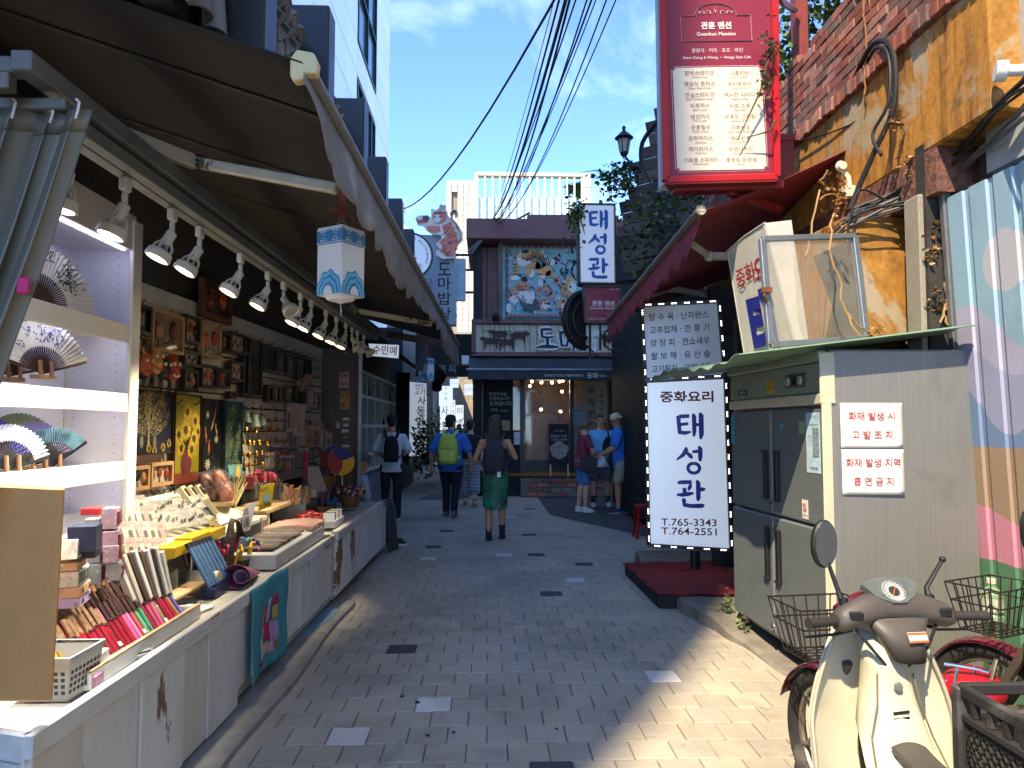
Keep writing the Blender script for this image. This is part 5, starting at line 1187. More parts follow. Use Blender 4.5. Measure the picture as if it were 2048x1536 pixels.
solid('stack of white paper bags beside the wooden riser','paper_stack','paper',onc(362,1225)+V(.03,.0,0),(.16,.24,.012),white,-.2)
td=thing('tape_dispenser','navy blue tape dispenser with cream roll on the counter edge','tape dispenser',onc(432,1195));q0=onc(430,1190)
b=MB();b.prism([(-.1,0),(.1,0),(.1,.1),(.07,.105),(.05,.085),(-.02,.08),(-.06,.07),(-.1,.05)],.075,frame(q0+V(.037,0,0),(0,1,0),(0,0,1)));b.build('body',flat('navy enamel','#1b2850',.35),td,bevel=.006)
b=MB();b.cyl(q0+V(-.025,-.01,.095),q0+V(.025,-.01,.095),.04,n=20);b.build('roll',mat('cream tape','#c5b88f',.5),td,smooth=True)
wb_=thing('white_wicker_basket','small white wicker basket with tall hoop handle and pens','basket',onc(388,1172));q0=onc(388,1168)
wk=mat('white wicker','#c3c4c4',.6,var=.25,scale=80,bs=120,bump=.8)
b=MB();b.lathe([(.04,0),(.052,.03),(.057,.085),(.06,.09),(.052,.088),(.045,.03),(.036,.01)],20,q0);b.build('body',wk,wb_,smooth=True)
b=MB();b.tube([q0+V(0,-.055,.085),q0+V(0,-.05,.2),q0+V(0,-.02,.27),q0+V(0,.02,.27),q0+V(0,.05,.2),q0+V(0,.055,.085)],.005,8);b.build('handle',wk,wb_,smooth=True)
rg=random.Random(12)
for i,h_ in enumerate(('#1c1a1e','#8a4f78','#2c2a30','#c8c4b0','#161518','#b67ba0','#3b3f60','#1f1e22')):
 a_=i*.8;p=q0+V(.025*math.cos(a_),.025*math.sin(a_),.06);root=thing('fan_case','%s slim case, %s standing in the white wicker basket'%({'#8a4f78':'plum','#c8c4b0':'cream','#b67ba0':'pink','#3b3f60':'slate'}.get(h_,'black'),ORD[i]),'case',p,0,'cases in the white basket')
 MB().bar(p,p+V(.03*math.cos(a_)-.02,.03*math.sin(a_),.14+.03*rg.random()),.022,.012).build('case',mat('case '+h_,h_,.5,var=.4,scale=50),root,bevel=.002)
for i in range(7):
 p=P(400+7*i,1135-3*i,4.0+.06*i);root=thing('denim_pouch','blue denim fan pouch, %s from the white basket'%ORD[i],'pouch',p,0,'denim fan pouches')
 MB().box(p,(.014,.04,.24),Matrix.Rotation(-.5,3,'Y')).build('pouch',mat('denim','#3a5c82',.8,var=.3,scale=40,rnd=.2),root,bevel=.004);MB().box(p+V(-.065,0,.115),(.016,.042,.03),Matrix.Rotation(-.5,3,'Y')).build('flap',flat('dark flap','#1b2030'),root)
dw=thing('dark_wicker_basket','dark brown wicker basket with tall woven handle full of bright pouches','basket',onc(470,1140));q0=onc(470,1140)
dwm=mat('dark wicker','#2a1a14',.55,var=.5,scale=70,bs=90,bump=1,bd=.01)
b=MB();b.lathe([(.1,0),(.13,.03),(.14,.08),(.13,.08),(.1,.02)],18,q0,Matrix.Diagonal((.8,1.3,1)));b.build('body',dwm,dw,smooth=True)
b=MB();b.tube([q0+V(0,-.15,.05),q0+V(0,-.11,.2),q0+V(-.01,-.06,.31),q0+V(-.02,0,.33),q0+V(-.01,.06,.31),q0+V(0,.11,.2),q0+V(0,.15,.05)],[.045,.035,.02,.018,.02,.035,.045],8,flat=.35);b.build('handle',dwm,dw,smooth=True)
for i,(h_,dx,dy,dz,a_,nmx)in enumerate((('#b82a55',-.06,-.16,.12,.5,'crimson'),('#c24a86',-.05,-.1,.14,.3,'fuchsia'),('#3f8a4a',-.08,-.02,.15,.1,'green'),('#b8202c',-.03,.08,.13,-.3,'scarlet'),('#c79c25',.04,-.1,.1,.2,'yellow'),('#6c8fae',.0,.12,.13,-.2,'sky blue'),('#c8a02c',.06,.05,.1,.1,'golden'),('#b63a8a',.07,.12,.09,.4,'magenta'),('#cc6a3c',.07,.17,.07,.2,'orange'),('#4f8a4a',.05,.2,.1,-.4,'leaf green'),('#2a2f6a',.09,.15,.09,.7,'indigo'))):
 p=q0+V(dx,dy,dz-.0);root=thing('silk_pouch','%s silk pouch bundled in the dark wicker basket'%nmx,'pouch',p,0,'bright silk pouches')
 b=MB();Mx=Matrix.Rotation(a_,3,'X')@Matrix.Rotation(a_,3,'Z')@Matrix.Rotation(.3,3,'Y')
 b.sheet(lambda u,v:p+Mx@V(.02+.012*math.sin(u*7+i),(u-.5)*.15*(1-.15*math.sin(v*3)),(v-.5)*.12+.01*math.sin(u*9)),10,8,.012);b.build('pouch',mat('silk '+h_,h_,.35,var=.15,scale=10),root,smooth='all')
bo=thing('pink_wrapping','rolled dusty pink wrapping paper with a leaf print on the counter edge','wrapping',onc(500,1170));q0=onc(495,1168)
pk=mat('dusty pink paper','#9c5a72',.6,var=.12,scale=6)
b=MB();b.sheet(lambda u,v:q0+V(.07*(1-v*.85)*math.cos(u*5.4-.3)*1.2-.02,-.16+.42*v,.075*(1-.8*v)+.07*(1-v*.85)*math.sin(u*5.4-.3)),28,10,.002);b.build('paper',pk,bo,smooth='all')
b=MB();b.sheet(lambda u,v:q0+V(.04*(1-v*.8)*math.cos(u*6),-.13+.2*v,.07*(1-.6*v)+.04*(1-v*.8)*math.sin(u*6)),18,5,.002);b.build('inner_paper',mat('mauve paper','#8f7398',.6),bo,smooth='all')
pz=lambda px,py,Y:P(px,py,Y)
for i,(px,py,w_,h_,m_,lb)in enumerate(((135,1095,.12,.075,cards,'patterned white box on top of the left stack'),(170,1075,.1,.1,navyb,'navy box beside the patterned boxes'),(137,1128,.14,.03,peach,'peach box under the patterned white box'),(168,1105,.09,.035,navyb,'small navy box below the tall navy one'),(140,1152,.16,.06,cards,'wide box with four figure windows'),(143,1178,.16,.04,peach,'peach box printed with dancers'),(143,1198,.16,.04,lilac,'lilac box printed with dancers'))):
 Y=2.95+.02*i;p=P(px,py,Y);root=thing('souvenir_box',lb+' behind the tan board','box',p,0,'souvenir boxes');Mx=Matrix.Rotation(.25,3,'Z')
 MB().box(p,(.1,w_,h_),Mx).build('carton',m_,root,bevel=.002)
 if i in(0,4):
  for k_ in range(4):MB().box(p+Mx@V(.051,-w_*.36+w_*.24*k_,0),(.003,w_*.18,h_*.72),Mx).build('window',mat('figure window','#5d675c',.3,var=.6,scale=60),root)
 elif i in(5,6):
  b=MB()
  for k_ in(-.3,.3):b.tube([p+Mx@V(.052,w_*k_,-.01),p+Mx@V(.052,w_*k_+.01,.008),p+Mx@V(.052,w_*k_+.02,-.008)],.002,4)
  b.build('print',navyb,root)
for i,(px,py,w_,h_)in enumerate(((188,1058,.09,.1),(222,1035,.1,.09),(190,1100,.09,.1),(224,1080,.1,.09),(226,1105,.11,.075),(192,1145,.09,.09),(230,1140,.09,.08))):
 Y=3.35;p=P(px,py,Y);root=thing('clear_case','clear case of small figures, %s in the stack beside the shelf end'%ORD[i],'case',p,0,'clear figure cases');Mx=Matrix.Rotation(.3,3,'Z')
 MB().box(p,(.06,w_,h_),Mx).build('tray',mat('rose tray','#b58f96',.5,prt=40)if i in(1,3,4)else mat('grey tray','#8d8c88',.5,prt=40),root,bevel=.002)
 for k_ in range(4):
  b=MB();b.tube([p+Mx@V(.034,-w_*.33+w_*.22*k_,-h_*.3),p+Mx@V(.036,-w_*.33+w_*.22*k_,h_*.05),p+Mx@V(.034,-w_*.33+w_*.22*k_,h_*.3)],[.008,.006,.005],6);b.build('figure',mat('figure %d'%(k_%3),('#7d2a2a','#3d4a44','#8a8578')[k_%3],.5,var=.3),root)
 MB().box(p+Mx@V(.048,0,0),(.006,w_,h_),Mx).build('lid',clear,root)
solid('red and white box on top of the clear cases','red_box','box',P(190,1028,3.42),(.08,.1,.03),flat('red gloss','#a8231f',.4))
rg=random.Random(31)
for row,(py,Y,n_)in enumerate(((1010,4.25,3),(1032,4.1,4),(1065,3.9,5),(1098,3.75,5))):
 for i in range(n_):
  px=252+15*i+row*3;p=P(px,py,Y+.07*i);root=thing('gift_card_pack','pinkish gift card pack, %s from the left in the %s rank'%(ORD[i],ORD[row]),'card pack',p,0,'card packs on the tier shelf')
  Mx=Matrix.Rotation(-.4,3,'Z')@Matrix.Rotation(-.4,3,'Y');MB().box(p,(.006,.075,.115),Mx).build('card',cards if(i+row)%3 else pinkc,root)
  MB().box(p+Mx@V(.0045,0,.045),(.002,.07,.025),Mx).build('header',pinkc,root);MB().box(p+Mx@V(.0055,rg.uniform(-.01,.01),-.01),(.004,.02,.04),Mx).build('charm',mat('charm %d'%(i%3),('#4a5a3a','#6a3a4a','#3a3f4a')[i%3],.4),root)
  MB().box(p+Mx@V(.012,0,0),(.002,.08,.12),Mx).build('film',cel,root)
for row,(py,Y,n_,x0)in enumerate(((995,4.9,6,285),(1020,4.65,6,300),(1045,4.4,6,318))):
 for i in range(n_):
  px=x0+20*i;p=P(px,py-3*i,Y+.13*i);root=thing('cellophane_pack','clear cellophane trinket pack, %s from the left in the %s slanted row'%(ORD[i],ORD[row]),'pack',p,0,'cellophane packs on the tier shelf')
  Mx=Matrix.Rotation(-.4,3,'Z')@Matrix.Rotation(-.75,3,'Y')@Matrix.Rotation(rg.uniform(-.15,.15),3,'X')
  MB().box(p,(.008,.1,.13),Mx).build('card',mat('grey card','#8f8c80',.6,var=.3,scale=20,prt=50),root)
  b=MB()
  for k_ in range(3):b.ball(p+Mx@V(.01,-.025+.025*k_,rg.uniform(-.03,.03)),(.008,.009,.016),8,6)
  b.build('trinkets',mat('trinket %d'%(i%3),('#394238','#5a4a44','#2c3238')[i%3],.35,var=.4),root)
  b=MB();b.sheet(lambda u,v:p+Mx@V(.022+.006*math.sin(u*9+i)+.005*math.sin(v*11+row),(u-.5)*.112,(v-.5)*.145),10,10);b.build('film',glass('shiny film',(.45,.45,.44),.13,.06),root,smooth='all')
for i,(px,py,Y,rz)in enumerate(((372,990,5.2,.2),(386,988,5.35,.2),(402,986,5.5,.2),(420,1012,5.1,.5),(430,1050,4.75,.6))):
 p=P(px,py,Y);root=thing('cream_gift_box','cream gift box with dark window, %s from the left on the tier'%ORD[i],'box',p,0,'cream gift boxes');Mx=Matrix.Rotation(rz,3,'Z')@Matrix.Rotation(-.6,3,'Y')
 MB().box(p,(.035,.13,.13),Mx).build('carton',creamb_,root,bevel=.002);MB().box(p+Mx@V(.019,0,.01),(.004,.075,.07),Mx).build('window',mat('dark window','#23221f',.2,var=.6,scale=40),root)
for i,(px,Y)in enumerate(((385,4.25),(420,4.6),(350,4.0))):
 solid('yellow box under the slanted packs, %s from the left'%('second','third','first')[i],'yellow_box','box',P(px,1088-12*i if i<2 else 1108,Y),(.1,.28,.055),mat('yellow box',('#b89a1c','#bda01e','#b3a95c')[i],.5,var=.1),.03,group='yellow boxes on the shelf')
mb_=thing('mask_board','wooden board with plastic-wrapped brown masks on the tier','board',P(435,1005,5.7));MB().box(P(440,1005,5.7),(.2,.3,.03),Matrix.Rotation(.3,3,'Z')).build('board',wood_light,mb_,bevel=.003)
for i,(px,py)in enumerate(((415,968),(440,962),(428,985),(452,985))):
 p=P(px,py,5.65);root=thing('wrapped_mask','brown carved mask in film, %s of those lying on the board'%ORD[i],'mask',p,0,'wrapped masks');b=MB();maskmesh(b,frame(p,V(.5,1,0),V(-.4,0,1)),.13);b.build('face',maskm[(4,0,4,0)[i]],root,smooth='all')
 b=MB();b.sheet(lambda u,v:frame(p,V(.5,1,0),V(-.4,0,1))@V((u-.5)*.17,(v-.5)*.2,.055-.05*((2*u-1)**4+(2*v-1)**4)+.006*math.sin(u*14)),10,10);b.build('film',glass('shiny film',(.45,.45,.44),.13,.06),root,smooth='all')
sp_=thing('standing_panel','small dark panel with gold twigs standing on the tier','painting',P(472,1010,6.0));MB().slab([P(452,1005,6.0),P(492,995,6.4),P(492,935,6.4),P(450,942,6.0)],.012).build('panel',mat('night blue paint','#1c2130',.5),sp_)
b=MB();rg=random.Random(5)
for i in range(40):
 p=P(470,1015,5.9);a_=rg.uniform(-.9,.9);l_=rg.uniform(.12,.32);b.tube([p,p+V(.02*rg.random(),math.sin(a_)*l_*.5,math.cos(a_)*l_*.6),p+V(.04*rg.random(),math.sin(a_)*l_,math.cos(a_)*l_)],[.003,.002,.001],4)
tg=thing('dried_twigs','bunch of dry golden twigs before the small dark panel','twigs',P(470,1015,5.9));tag(b.build('twigs',goldp,tg),kind='stuff')
fp2=thing('flower_panel','small panel with a yellow flower behind the dried twigs','painting',P(475,945,6.1));MB().slab([P(460,957,6.05),P(493,950,6.4),P(490,927,6.4),P(456,930,6.05)],.012).build('panel',mat('pale teal','#5d8a86',.6),fp2);sunflower(frame(P(476,942,6.1),V(0,1,0),(0,0,1)),0,0,.06,fp2,yel,yel,1)
for lb,q,m_,lines in(('white hand-written price sign on the counter',[P(478,1066,5.05),P(500,1060,5.15),P(512,1005,5.2),P(490,1012,5.1)],white,(('시조',.7,.06),('₩ 1,000',.42,.035),('₩ 2,000',.3,.035),('₩ 3,000',.18,.035))),('yellow price sign with a blue house mark',[P(517,1022,5.75),P(543,1012,5.85),P(549,966,5.85),P(521,972,5.75)],mat('yellow card','#bda62c',.5,var=.08),(('비단지',.82,.035),('5,000',.12,.05)))):
 root=thing('price_sign',lb,'sign',q[0]);MB().slab(q,.004).build('card',m_,root);M,w_,h_=quadframe(q)
 for s_,fy,hh_ in lines:txt(s_,M,w_*.5,h_*fy,black,root,h=hh_*.8,maxw=w_*.85,bold=.02)
 if 'yellow' in lb:
  MB().prism([(w_*.4,h_*.3),(w_*.9,h_*.3),(w_*.9,h_*.5),(w_*.65,h_*.66),(w_*.4,h_*.5)],.001,M@Matrix.Translation((0,0,.002))).build('house_mark',mat('pale blue mark','#7fa3bd',.6),root)
wt=thing('white_tray','long white tray of flat packs and beaded cords on the middle counter','tray',onc(570,1100,.62));b=MB()
MB().box((-1.55,5.55,.66),(.34,1.4,.1)).build('box',mat('white tray plastic','#b9bab8',.5,var=.08),wt,bevel=.006)
for i in range(9):
 y_=5.0+.09*i;root=thing('flat_pack','flat cellophane pack of hair cords, %s from the left in the white tray'%ORD[i],'pack',(-1.56,y_,.72),0,'flat packs in the white tray')
 MB().box((-1.57,y_,.728+.004*(i%3)),(.28,.1,.016),Matrix.Rotation(.15*math.sin(i*2.3),3,'Z')).build('cord',mat('cord %d'%(i%4),('#4a4038','#6a4a44','#3c3438','#7a6a58')[i%4],.6,var=.5,scale=30),root,bevel=.004)
 b=MB();b.sheet(lambda u,v:V(-1.57+(u-.5)*.31,y_+(v-.5)*.12,.742+.004*(i%3)+.005*math.sin(u*17+i)+.004*math.sin(v*9)),14,6);b.build('film',glass('shiny film',(.45,.45,.44),.13,.06),root,smooth='all')
bead=mat('pink beads','#c39a88',.5,var=.15,scale=120,bs=240,bump=1,bd=.006);beadr=mat('red beads','#8f2420',.3,var=.5,scale=60,bs=200,bump=.8)
for i in range(4):
 y_=5.85+.11*i;root=thing('bead_cord','pink fluffy bead cord, %s from the near end of the tray'%ORD[i],'bead cord',(-1.55,y_,.73),0,'pink bead cords')
 b=MB();b.tube([(-1.75,y_-.06,.735),(-1.62,y_+.0,.75),(-1.5,y_+.05,.75),(-1.38,y_+.04,.735)],.026,10);b.build('cord',bead,root,smooth=True)
for i in range(7):
 y_=6.35+.07*i;root=thing('red_knot','glossy red lucky knot, %s from the near end behind the pink cords'%ORD[i],'charm',(-1.6,y_,.74),0,'red lucky knots')
 b=MB();b.ball((-1.6+.05*math.sin(i*2),y_,.755),(.05,.035,.022),10,8);b.build('knot',mat('red lacquer','#8f1c1c',.2,var=.4,scale=30,coat=.5),root,smooth='all');b=MB();b.tube([(-1.55,y_,.75),(-1.48,y_+.02,.742),(-1.42,y_,.735)],.008,6);b.build('tassel',beadr,root)
ctr=thing('card_tray','white tray of folded cards standing near the counter lip','tray',onc(668,1055,.66));q0=V(-1.39,6.55,.66)
MB().box(q0+V(0,.1,.03),(.12,.42,.06)).build('box',white,ctr,bevel=.003)
for i in range(7):
 root=thing('folded_card','%s folded card in the white tray at the lip, counted from the near end'%ORD[i],'card',q0+V(0,-.1+.05*i,.04),0,'folded cards');MB().box(q0+V(0,-.08+.05*i,.07),(.1,.006,.12),Matrix.Rotation(-.35,3,'X')).build('card',(white,mat('grey photo','#4a4a4c',.4,var=.6,scale=30),cards)[i%3],root)
wick=mat('tan wicker','#7a552e',.65,var=.5,scale=60,bs=100,bump=1,bd=.008)
def basket(label,p,r_,h_,hd):
 root=thing('wicker_basket',label,'basket',p);b=MB();b.lathe([(r_*.8,0),(r_,h_*.4),(r_*1.05,h_),(r_*.95,h_),(r_*.85,h_*.3),(r_*.7,.01)],18,p);b.build('body',wick,root,smooth=True)
 b=MB();b.tube([p+V(0,-r_*math.cos(a_),h_+hd*math.sin(a_))for a_ in[PI*k_/8 for k_ in range(9)]],.008,6);b.build('handle',wick,root,smooth=True);return root
basket('tan wicker basket of beaded key rings at the counter end',V(-1.5,8.05,.66),.1,.13,.22)
basket('tan wicker basket with two taegeuk fans behind the key rings',V(-1.78,7.9,.87),.14,.14,.16)
basket('small wicker basket of blue and red socks on the second counter',V(-1.62,7.35,.66),.11,.1,.14)
rg=random.Random(17);kc=['#a03030','#c0b8a8','#2a4a7a','#b08a3a','#3a2a2a','#8a4a6a','#c8a090']
for i in range(34):
 a_=rg.uniform(0,6.28);q_=math.sqrt(rg.random())*.16;p=V(-1.5+q_*math.cos(a_),8.1+q_*math.sin(a_)*1.5,.84+.05*rg.random());root=thing('key_ring','tiny doll key rings heaped over the tan wicker basket','key ring',p,0,'key rings heaped over the basket')
 b=MB();b.ball(p,.016,8,6);b.build('head',mat('bead '+kc[i%7],kc[i%7],.4),root,smooth='all');b=MB();b.cyl(p-V(0,0,.012),p-V(0,0,.045),.008,.013,7);b.build('body',mat('bead '+kc[(i+3)%7],kc[(i+3)%7],.4),root)
for i in range(9):
 p=V(-1.62+.06*math.cos(i*2.1),7.35+.07*math.sin(i*2.1),.74);root=thing('rolled_sock','%s rolled sock, %s in the small basket'%(('blue','red','navy')[i%3],ORD[i]),'sock',p,0,'rolled socks');b=MB();b.tube([p,p+V(.03*math.cos(i),.03*math.sin(i),.05),p+V(.05*math.cos(i),.05*math.sin(i),.1)],[.026,.028,.018],8);b.build('sock',mat('sock %d'%(i%3),('#24507a','#8f2a34','#22264a')[i%3],.85,var=.3,scale=40),root,smooth=True)
for k_,(px,py,Y)in enumerate(((668,918,8.0),(683,922,7.8))):
 p=P(px,py,Y);root=thing('round_fan','%s round hand fan with red, yellow and blue swirl'%('rear','front')[k_],'fan',p,0,'round swirl fans');M=frame(p,V(.9,.5,0),V(0,.2,1));r_=.145
 if M.col[2].y>0:M=frame(p,V(-.9,-.5,0),V(0,.2,1))
 MB().prism([(r_*math.cos(2*PI*j/28),r_*math.sin(2*PI*j/28)*1.05)for j in range(28)],.006,M).build('disc',flat('swirl yellow','#b98f14',.5),root)
 for j,(m_,ph)in enumerate((('#1d2468',.3),('#7d1a22',2.4))):
  pts=[(r_*.98*math.cos(a_+ph),r_*1.03*math.sin(a_+ph))for a_ in[2.0*t_/12 for t_ in range(13)]]+[(r_*.5*(1-t_/12)*math.cos(2.0+1.6*t_/12+ph)*1.0+r_*.45*(1-t_/12)*math.cos(2.0+ph)*.9,r_*.5*(1-t_/12)*math.sin(2.0+1.6*t_/12+ph)+r_*.45*(1-t_/12)*math.sin(2.0+ph)*.9)for t_ in range(1,12)]
  MB().prism(pts,.002,M@Matrix.Translation((0,0,.003+.002*j))).build('swirl',flat('swirl '+m_,m_,.5),root)
 MB().bar(M@V(0,-r_,-.004),M@V(0,-r_-.12,-.004),.015,.01).build('handle',wood_light,root)
brass=mat('brass','#8f6a2a',.28,metal=.9,var=.25,scale=30,bump=.05)
rg=random.Random(23);cnt=0
for r_,(py,n_,x0)in enumerate(((838,6,500),(858,8,496),(880,9,494),(905,9,496),(925,8,498))):
 for i in range(n_):
  px=x0+rg.uniform(-3,3)+11*i;p=wallpt(px,py+rg.uniform(-4,4),.1+.04*rg.random());s_=rg.uniform(.018,.03);cnt+=1
  root=thing('brass_bell','small brass bell, %s from the left in the %s row of bells'%(ORD[i],ORD[r_]),'bell',p,0,'brass bells on the slat wall')
  b=MB();b.lathe([(s_,-s_*.9),(s_*.8,-s_*.5),(s_*.6,s_*.3),(s_*.3,s_*.7),(.003,s_*.85)],12,p);b.build('bell',brass,root,smooth=True);b=MB();b.tube([p+V(0,0,s_*.8),p+V(-.01,0,s_*2.4)],.003,4);b.build('cord',black,root);b=MB();b.ball(p-V(0,0,s_*1.0),s_*.3,6,5);b.build('clapper',brass,root)
for i,(px,py,s_)in enumerate(((496,832,.05),(512,838,.06),(528,838,.05))):
 p=wallpt(px,py,.12);root=thing('temple_bell','verdigris temple bell, %s hung right of the gold willow'%ORD[i],'bell',p,0,'verdigris bells');b=MB();b.lathe([(s_*1.2,-s_*1.1),(s_,-s_*.6),(s_*.8,s_*.5),(s_*.4,s_*.9),(.004,s_)],14,p);b.build('bell',mat('verdigris','#5a6a5c',.6,metal=.4,var=.4),root,smooth=True);b=MB();b.tube([p+V(0,0,s_),p+V(0,0,s_*2.6)],.004,5);b.build('cord',black,root)
pm_=[mat('hanging pack %d'%i,h_,.5,var=.5,scale=26,prt=38)for i,h_ in enumerate(('#b08a86','#4b4a52','#a97a3a','#8f8a80','#3c3a3e','#a5544a'))]
i=0
for px,py,w_,h_,m_ in((588,835,.12,.3,0),(602,840,.13,.34,0),(618,795,.14,.2,3),(634,800,.12,.24,1),(600,878,.13,.2,3),(622,870,.13,.22,2),(634,860,.12,.24,1),(612,905,.12,.16,3),(626,905,.1,.18,4),(640,870,.14,.28,3),(652,880,.12,.26,5),(660,885,.1,.24,2),(604,770,.1,.14,5),(618,760,.1,.12,5),(575,905,.1,.15,4),(585,925,.1,.16,4),(566,925,.1,.16,1),(630,930,.1,.12,1),(556,905,.09,.16,4),(544,920,.09,.15,1)):
 p=wallpt(px,py,.08+.05*(i%2));root=thing('hanging_pack','%s hanging accessory pack, %s of those on the far slat wall'%(('rose','slate','amber','silver','charcoal','red-topped')[m_],ORD[i]),'pack',p,0,'hanging packs on the slat wall');i+=1
 Mx=Matrix.Rotation(-.85,3,'Z');MB().box(p,(.012,w_,h_),Mx).build('card',pm_[m_],root)
 for k_ in range(3):MB().box(p+Mx@V(.009,-w_*.3+w_*.3*k_,-h_*.1),(.006,w_*.18,h_*.55),Mx).build('item',pm_[(m_+k_+1)%6],root)
 MB().box(p+Mx@V(.014,0,h_*.42),(.004,w_,h_*.14),Mx).build('header',pm_[5]if m_ in(3,5)else pm_[0],root)
 MB().box(p+Mx@V(.02,0,0),(.002,w_,h_),Mx).build('film',cel,root)
i=0
for px,py,w_,h_,m_ in((688,700,.1,.12,4),(688,760,.12,.2,0),(690,800,.12,.22,2),(692,838,.07,.035,3),(692,850,.07,.035,3),(690,862,.08,.04,3),(693,874,.06,.035,5),(676,850,.05,.08,0),(694,905,.09,.1,2),(692,892,.09,.03,3)):
 p=P(px,py,8.95);root=thing('trinket_card','small trinket card, %s from the top on the brown end panel'%ORD[i],'card',p,0,'trinket cards on the end panel');i+=1
 MB().box(p,(w_,.008,h_)).build('card',pm_[m_]if m_!=3 else cards,root)
 if h_>.11:
  for k_ in range(4):b=MB();b.ball(p+V((-.22+.44*(k_%2))*w_,-.012,(-.25+.5*(k_//2))*h_),(.018,.01,.02),8,6);b.build('charm',mat('charm pouch %d'%k_,('#a03a2a','#b08a2a','#5a7a3a','#a02a4a')[k_],.5),root,smooth='all')
for i,(px,py,Y,w_,h_,c_,lb)in enumerate(((520,985,6.3,.12,.12,'#8a8578','clear tub of cords beside the yellow sign'),(556,985,6.6,.14,.16,'#4a4640','dark tub of brush tips'),(580,995,6.7,.16,.15,'#b07a44','tub of orange tassels'),(605,995,7.0,.13,.12,'#7a5a3a','tub of brown cords'),(500,965,6.3,.1,.1,'#8f3a3a','tub of red pouches'),(520,955,6.6,.1,.09,'#a8464a','tub of coral pouches'),(540,962,6.7,.1,.1,'#a84a56','tub of pink pouches'),(622,985,7.2,.12,.08,'#a9a69e','white carton of brushes'))):
 p=P(px,py,Y);root=thing('goods_tub',lb+' on the wooden shelf','tub',p,0,'tubs on the shelf');MB().box(p,(w_,w_,h_)).build('tub',clear if i<4 else mat('tub '+c_,c_,.6),root,bevel=.003)
 b=MB();r2=random.Random(i)
 for k_ in range(14):
  q_=p+V(r2.uniform(-.4,.4)*w_,r2.uniform(-.4,.4)*w_,-h_*.4);b.tube([q_,q_+V(r2.uniform(-.02,.02),r2.uniform(-.02,.02),h_*.5),q_+V(r2.uniform(-.03,.03),r2.uniform(-.03,.03),h_*(.9+.3*r2.random()))],.009,5)
 tag(b.build('contents',mat('contents '+c_,c_,.5,var=.4,scale=40),root),kind='stuff')
pp=thing('purple_pack_rack','leaning rack of purple and white striped packs on the far shelf','rack',P(640,975,7.4));q=[P(610,990,7.2),P(665,985,7.9),P(655,935,8.0),P(615,940,7.5)];MB().slab(q,.05).build('rack',mat('purple grey pack','#5c4f6a',.5,var=.3,scale=20),pp)
M,w_,h_=quadframe(q)
for i in range(9):MB().slab([M@V(w_*(.3+.07*i),.01,.004),M@V(w_*(.34+.07*i),.01,.004),M@V(w_*(.34+.07*i),h_*.9,.004),M@V(w_*(.3+.07*i),h_*.9,.004)],.003).build('stripe',cards,pp)
kt=thing('silk_tassel_kite','magenta silk pouch with pointed top on the far shelf','pouch',P(612,940,7.3));b=MB();p=P(612,955,7.3);b.sheet(lambda u,v:p+V(.02*math.sin(u*6),(u-.5)*.22*(1-v),.25*v),8,8,.02);b.build('cloth',mat('magenta silk','#8a1a48',.35,var=.2),kt,smooth='all')
pc_=thing('patchwork_cloth','turquoise patchwork wall hanging draped over the counter front','cloth',(cx(4.4),4.4,.6))
tq=mat('turquoise cloth','#3f8a96',.85,var=.15,scale=12,bs=90,bump=.3)
def cl(u,v,o_=0):return V(cx(4.1+.66*u)+.034+.012*math.sin(u*7+v*2)+.006*math.sin(v*9)+o_,4.1+.66*u,.648-.53*v+.012*math.sin(u*4)*v)
b=MB();b.sheet(cl,24,24,-.003);b.build('cloth',tq,pc_,smooth='all')
rg=random.Random(41);k_=0
for u0,u1,v0,v1,h_ in((.25,.38,.3,.5,'#b5708a'),(.38,.46,.27,.45,'#a9485a'),(.46,.55,.24,.5,'#b4b2c0'),(.55,.62,.26,.5,'#4a5a8a'),(.62,.76,.24,.36,'#a83044'),(.62,.76,.36,.52,'#b3a94c'),(.25,.4,.5,.62,'#8f8fb0'),(.4,.55,.5,.7,'#b0283c'),(.55,.64,.52,.75,'#b08ab0'),(.64,.76,.54,.76,'#a98fb5'),(.25,.34,.62,.86,'#b9b8bc'),(.34,.5,.7,.82,'#c0a878'),(.5,.62,.74,.86,'#b59ac0'),(.62,.72,.76,.84,'#8a7040'),(.24,.33,.86,.93,'#a8285a'),(.4,.5,.6,.7,'#c07a4a')):
 b=MB();b.sheet(lambda u,v:cl(u0+(u1-u0)*u,v0+(v1-v0)*v,.004+.0006*(k_%4)),4,4,-.001);b.build('patch',mat('patch '+h_,h_,.85,var=.12),pc_,smooth='all');k_+=1
bm_=thing('blue_mat','pale blue folded mat lying at the kerb below the counter','mat',G(640,1250));b=MB();b.sheet(lambda u,v:G(595+65*u,1280-50*u)+V(-.12+.2*v+.03*math.sin(u*PI),.0,.03+.015*math.sin(v*PI)),12,6,.015);b.build('mat',mat('pale blue rubber','#6d8a98',.6,dirt=.3),bm_,smooth='all')
gc=thing('grey_dust_cover','dark grey cloth cover hanging at the far end of the counter','cover',G(780,1090));b=MB();b.sheet(lambda u,v:V(cx(8.9)+.05+.02*math.sin(u*9)+.1*v*u,8.94+.25*u,.64-.62*v),10,10,.004);b.build('cloth',mat('dark grey cloth','#3c3d40',.85,var=.2),gc,smooth='all')
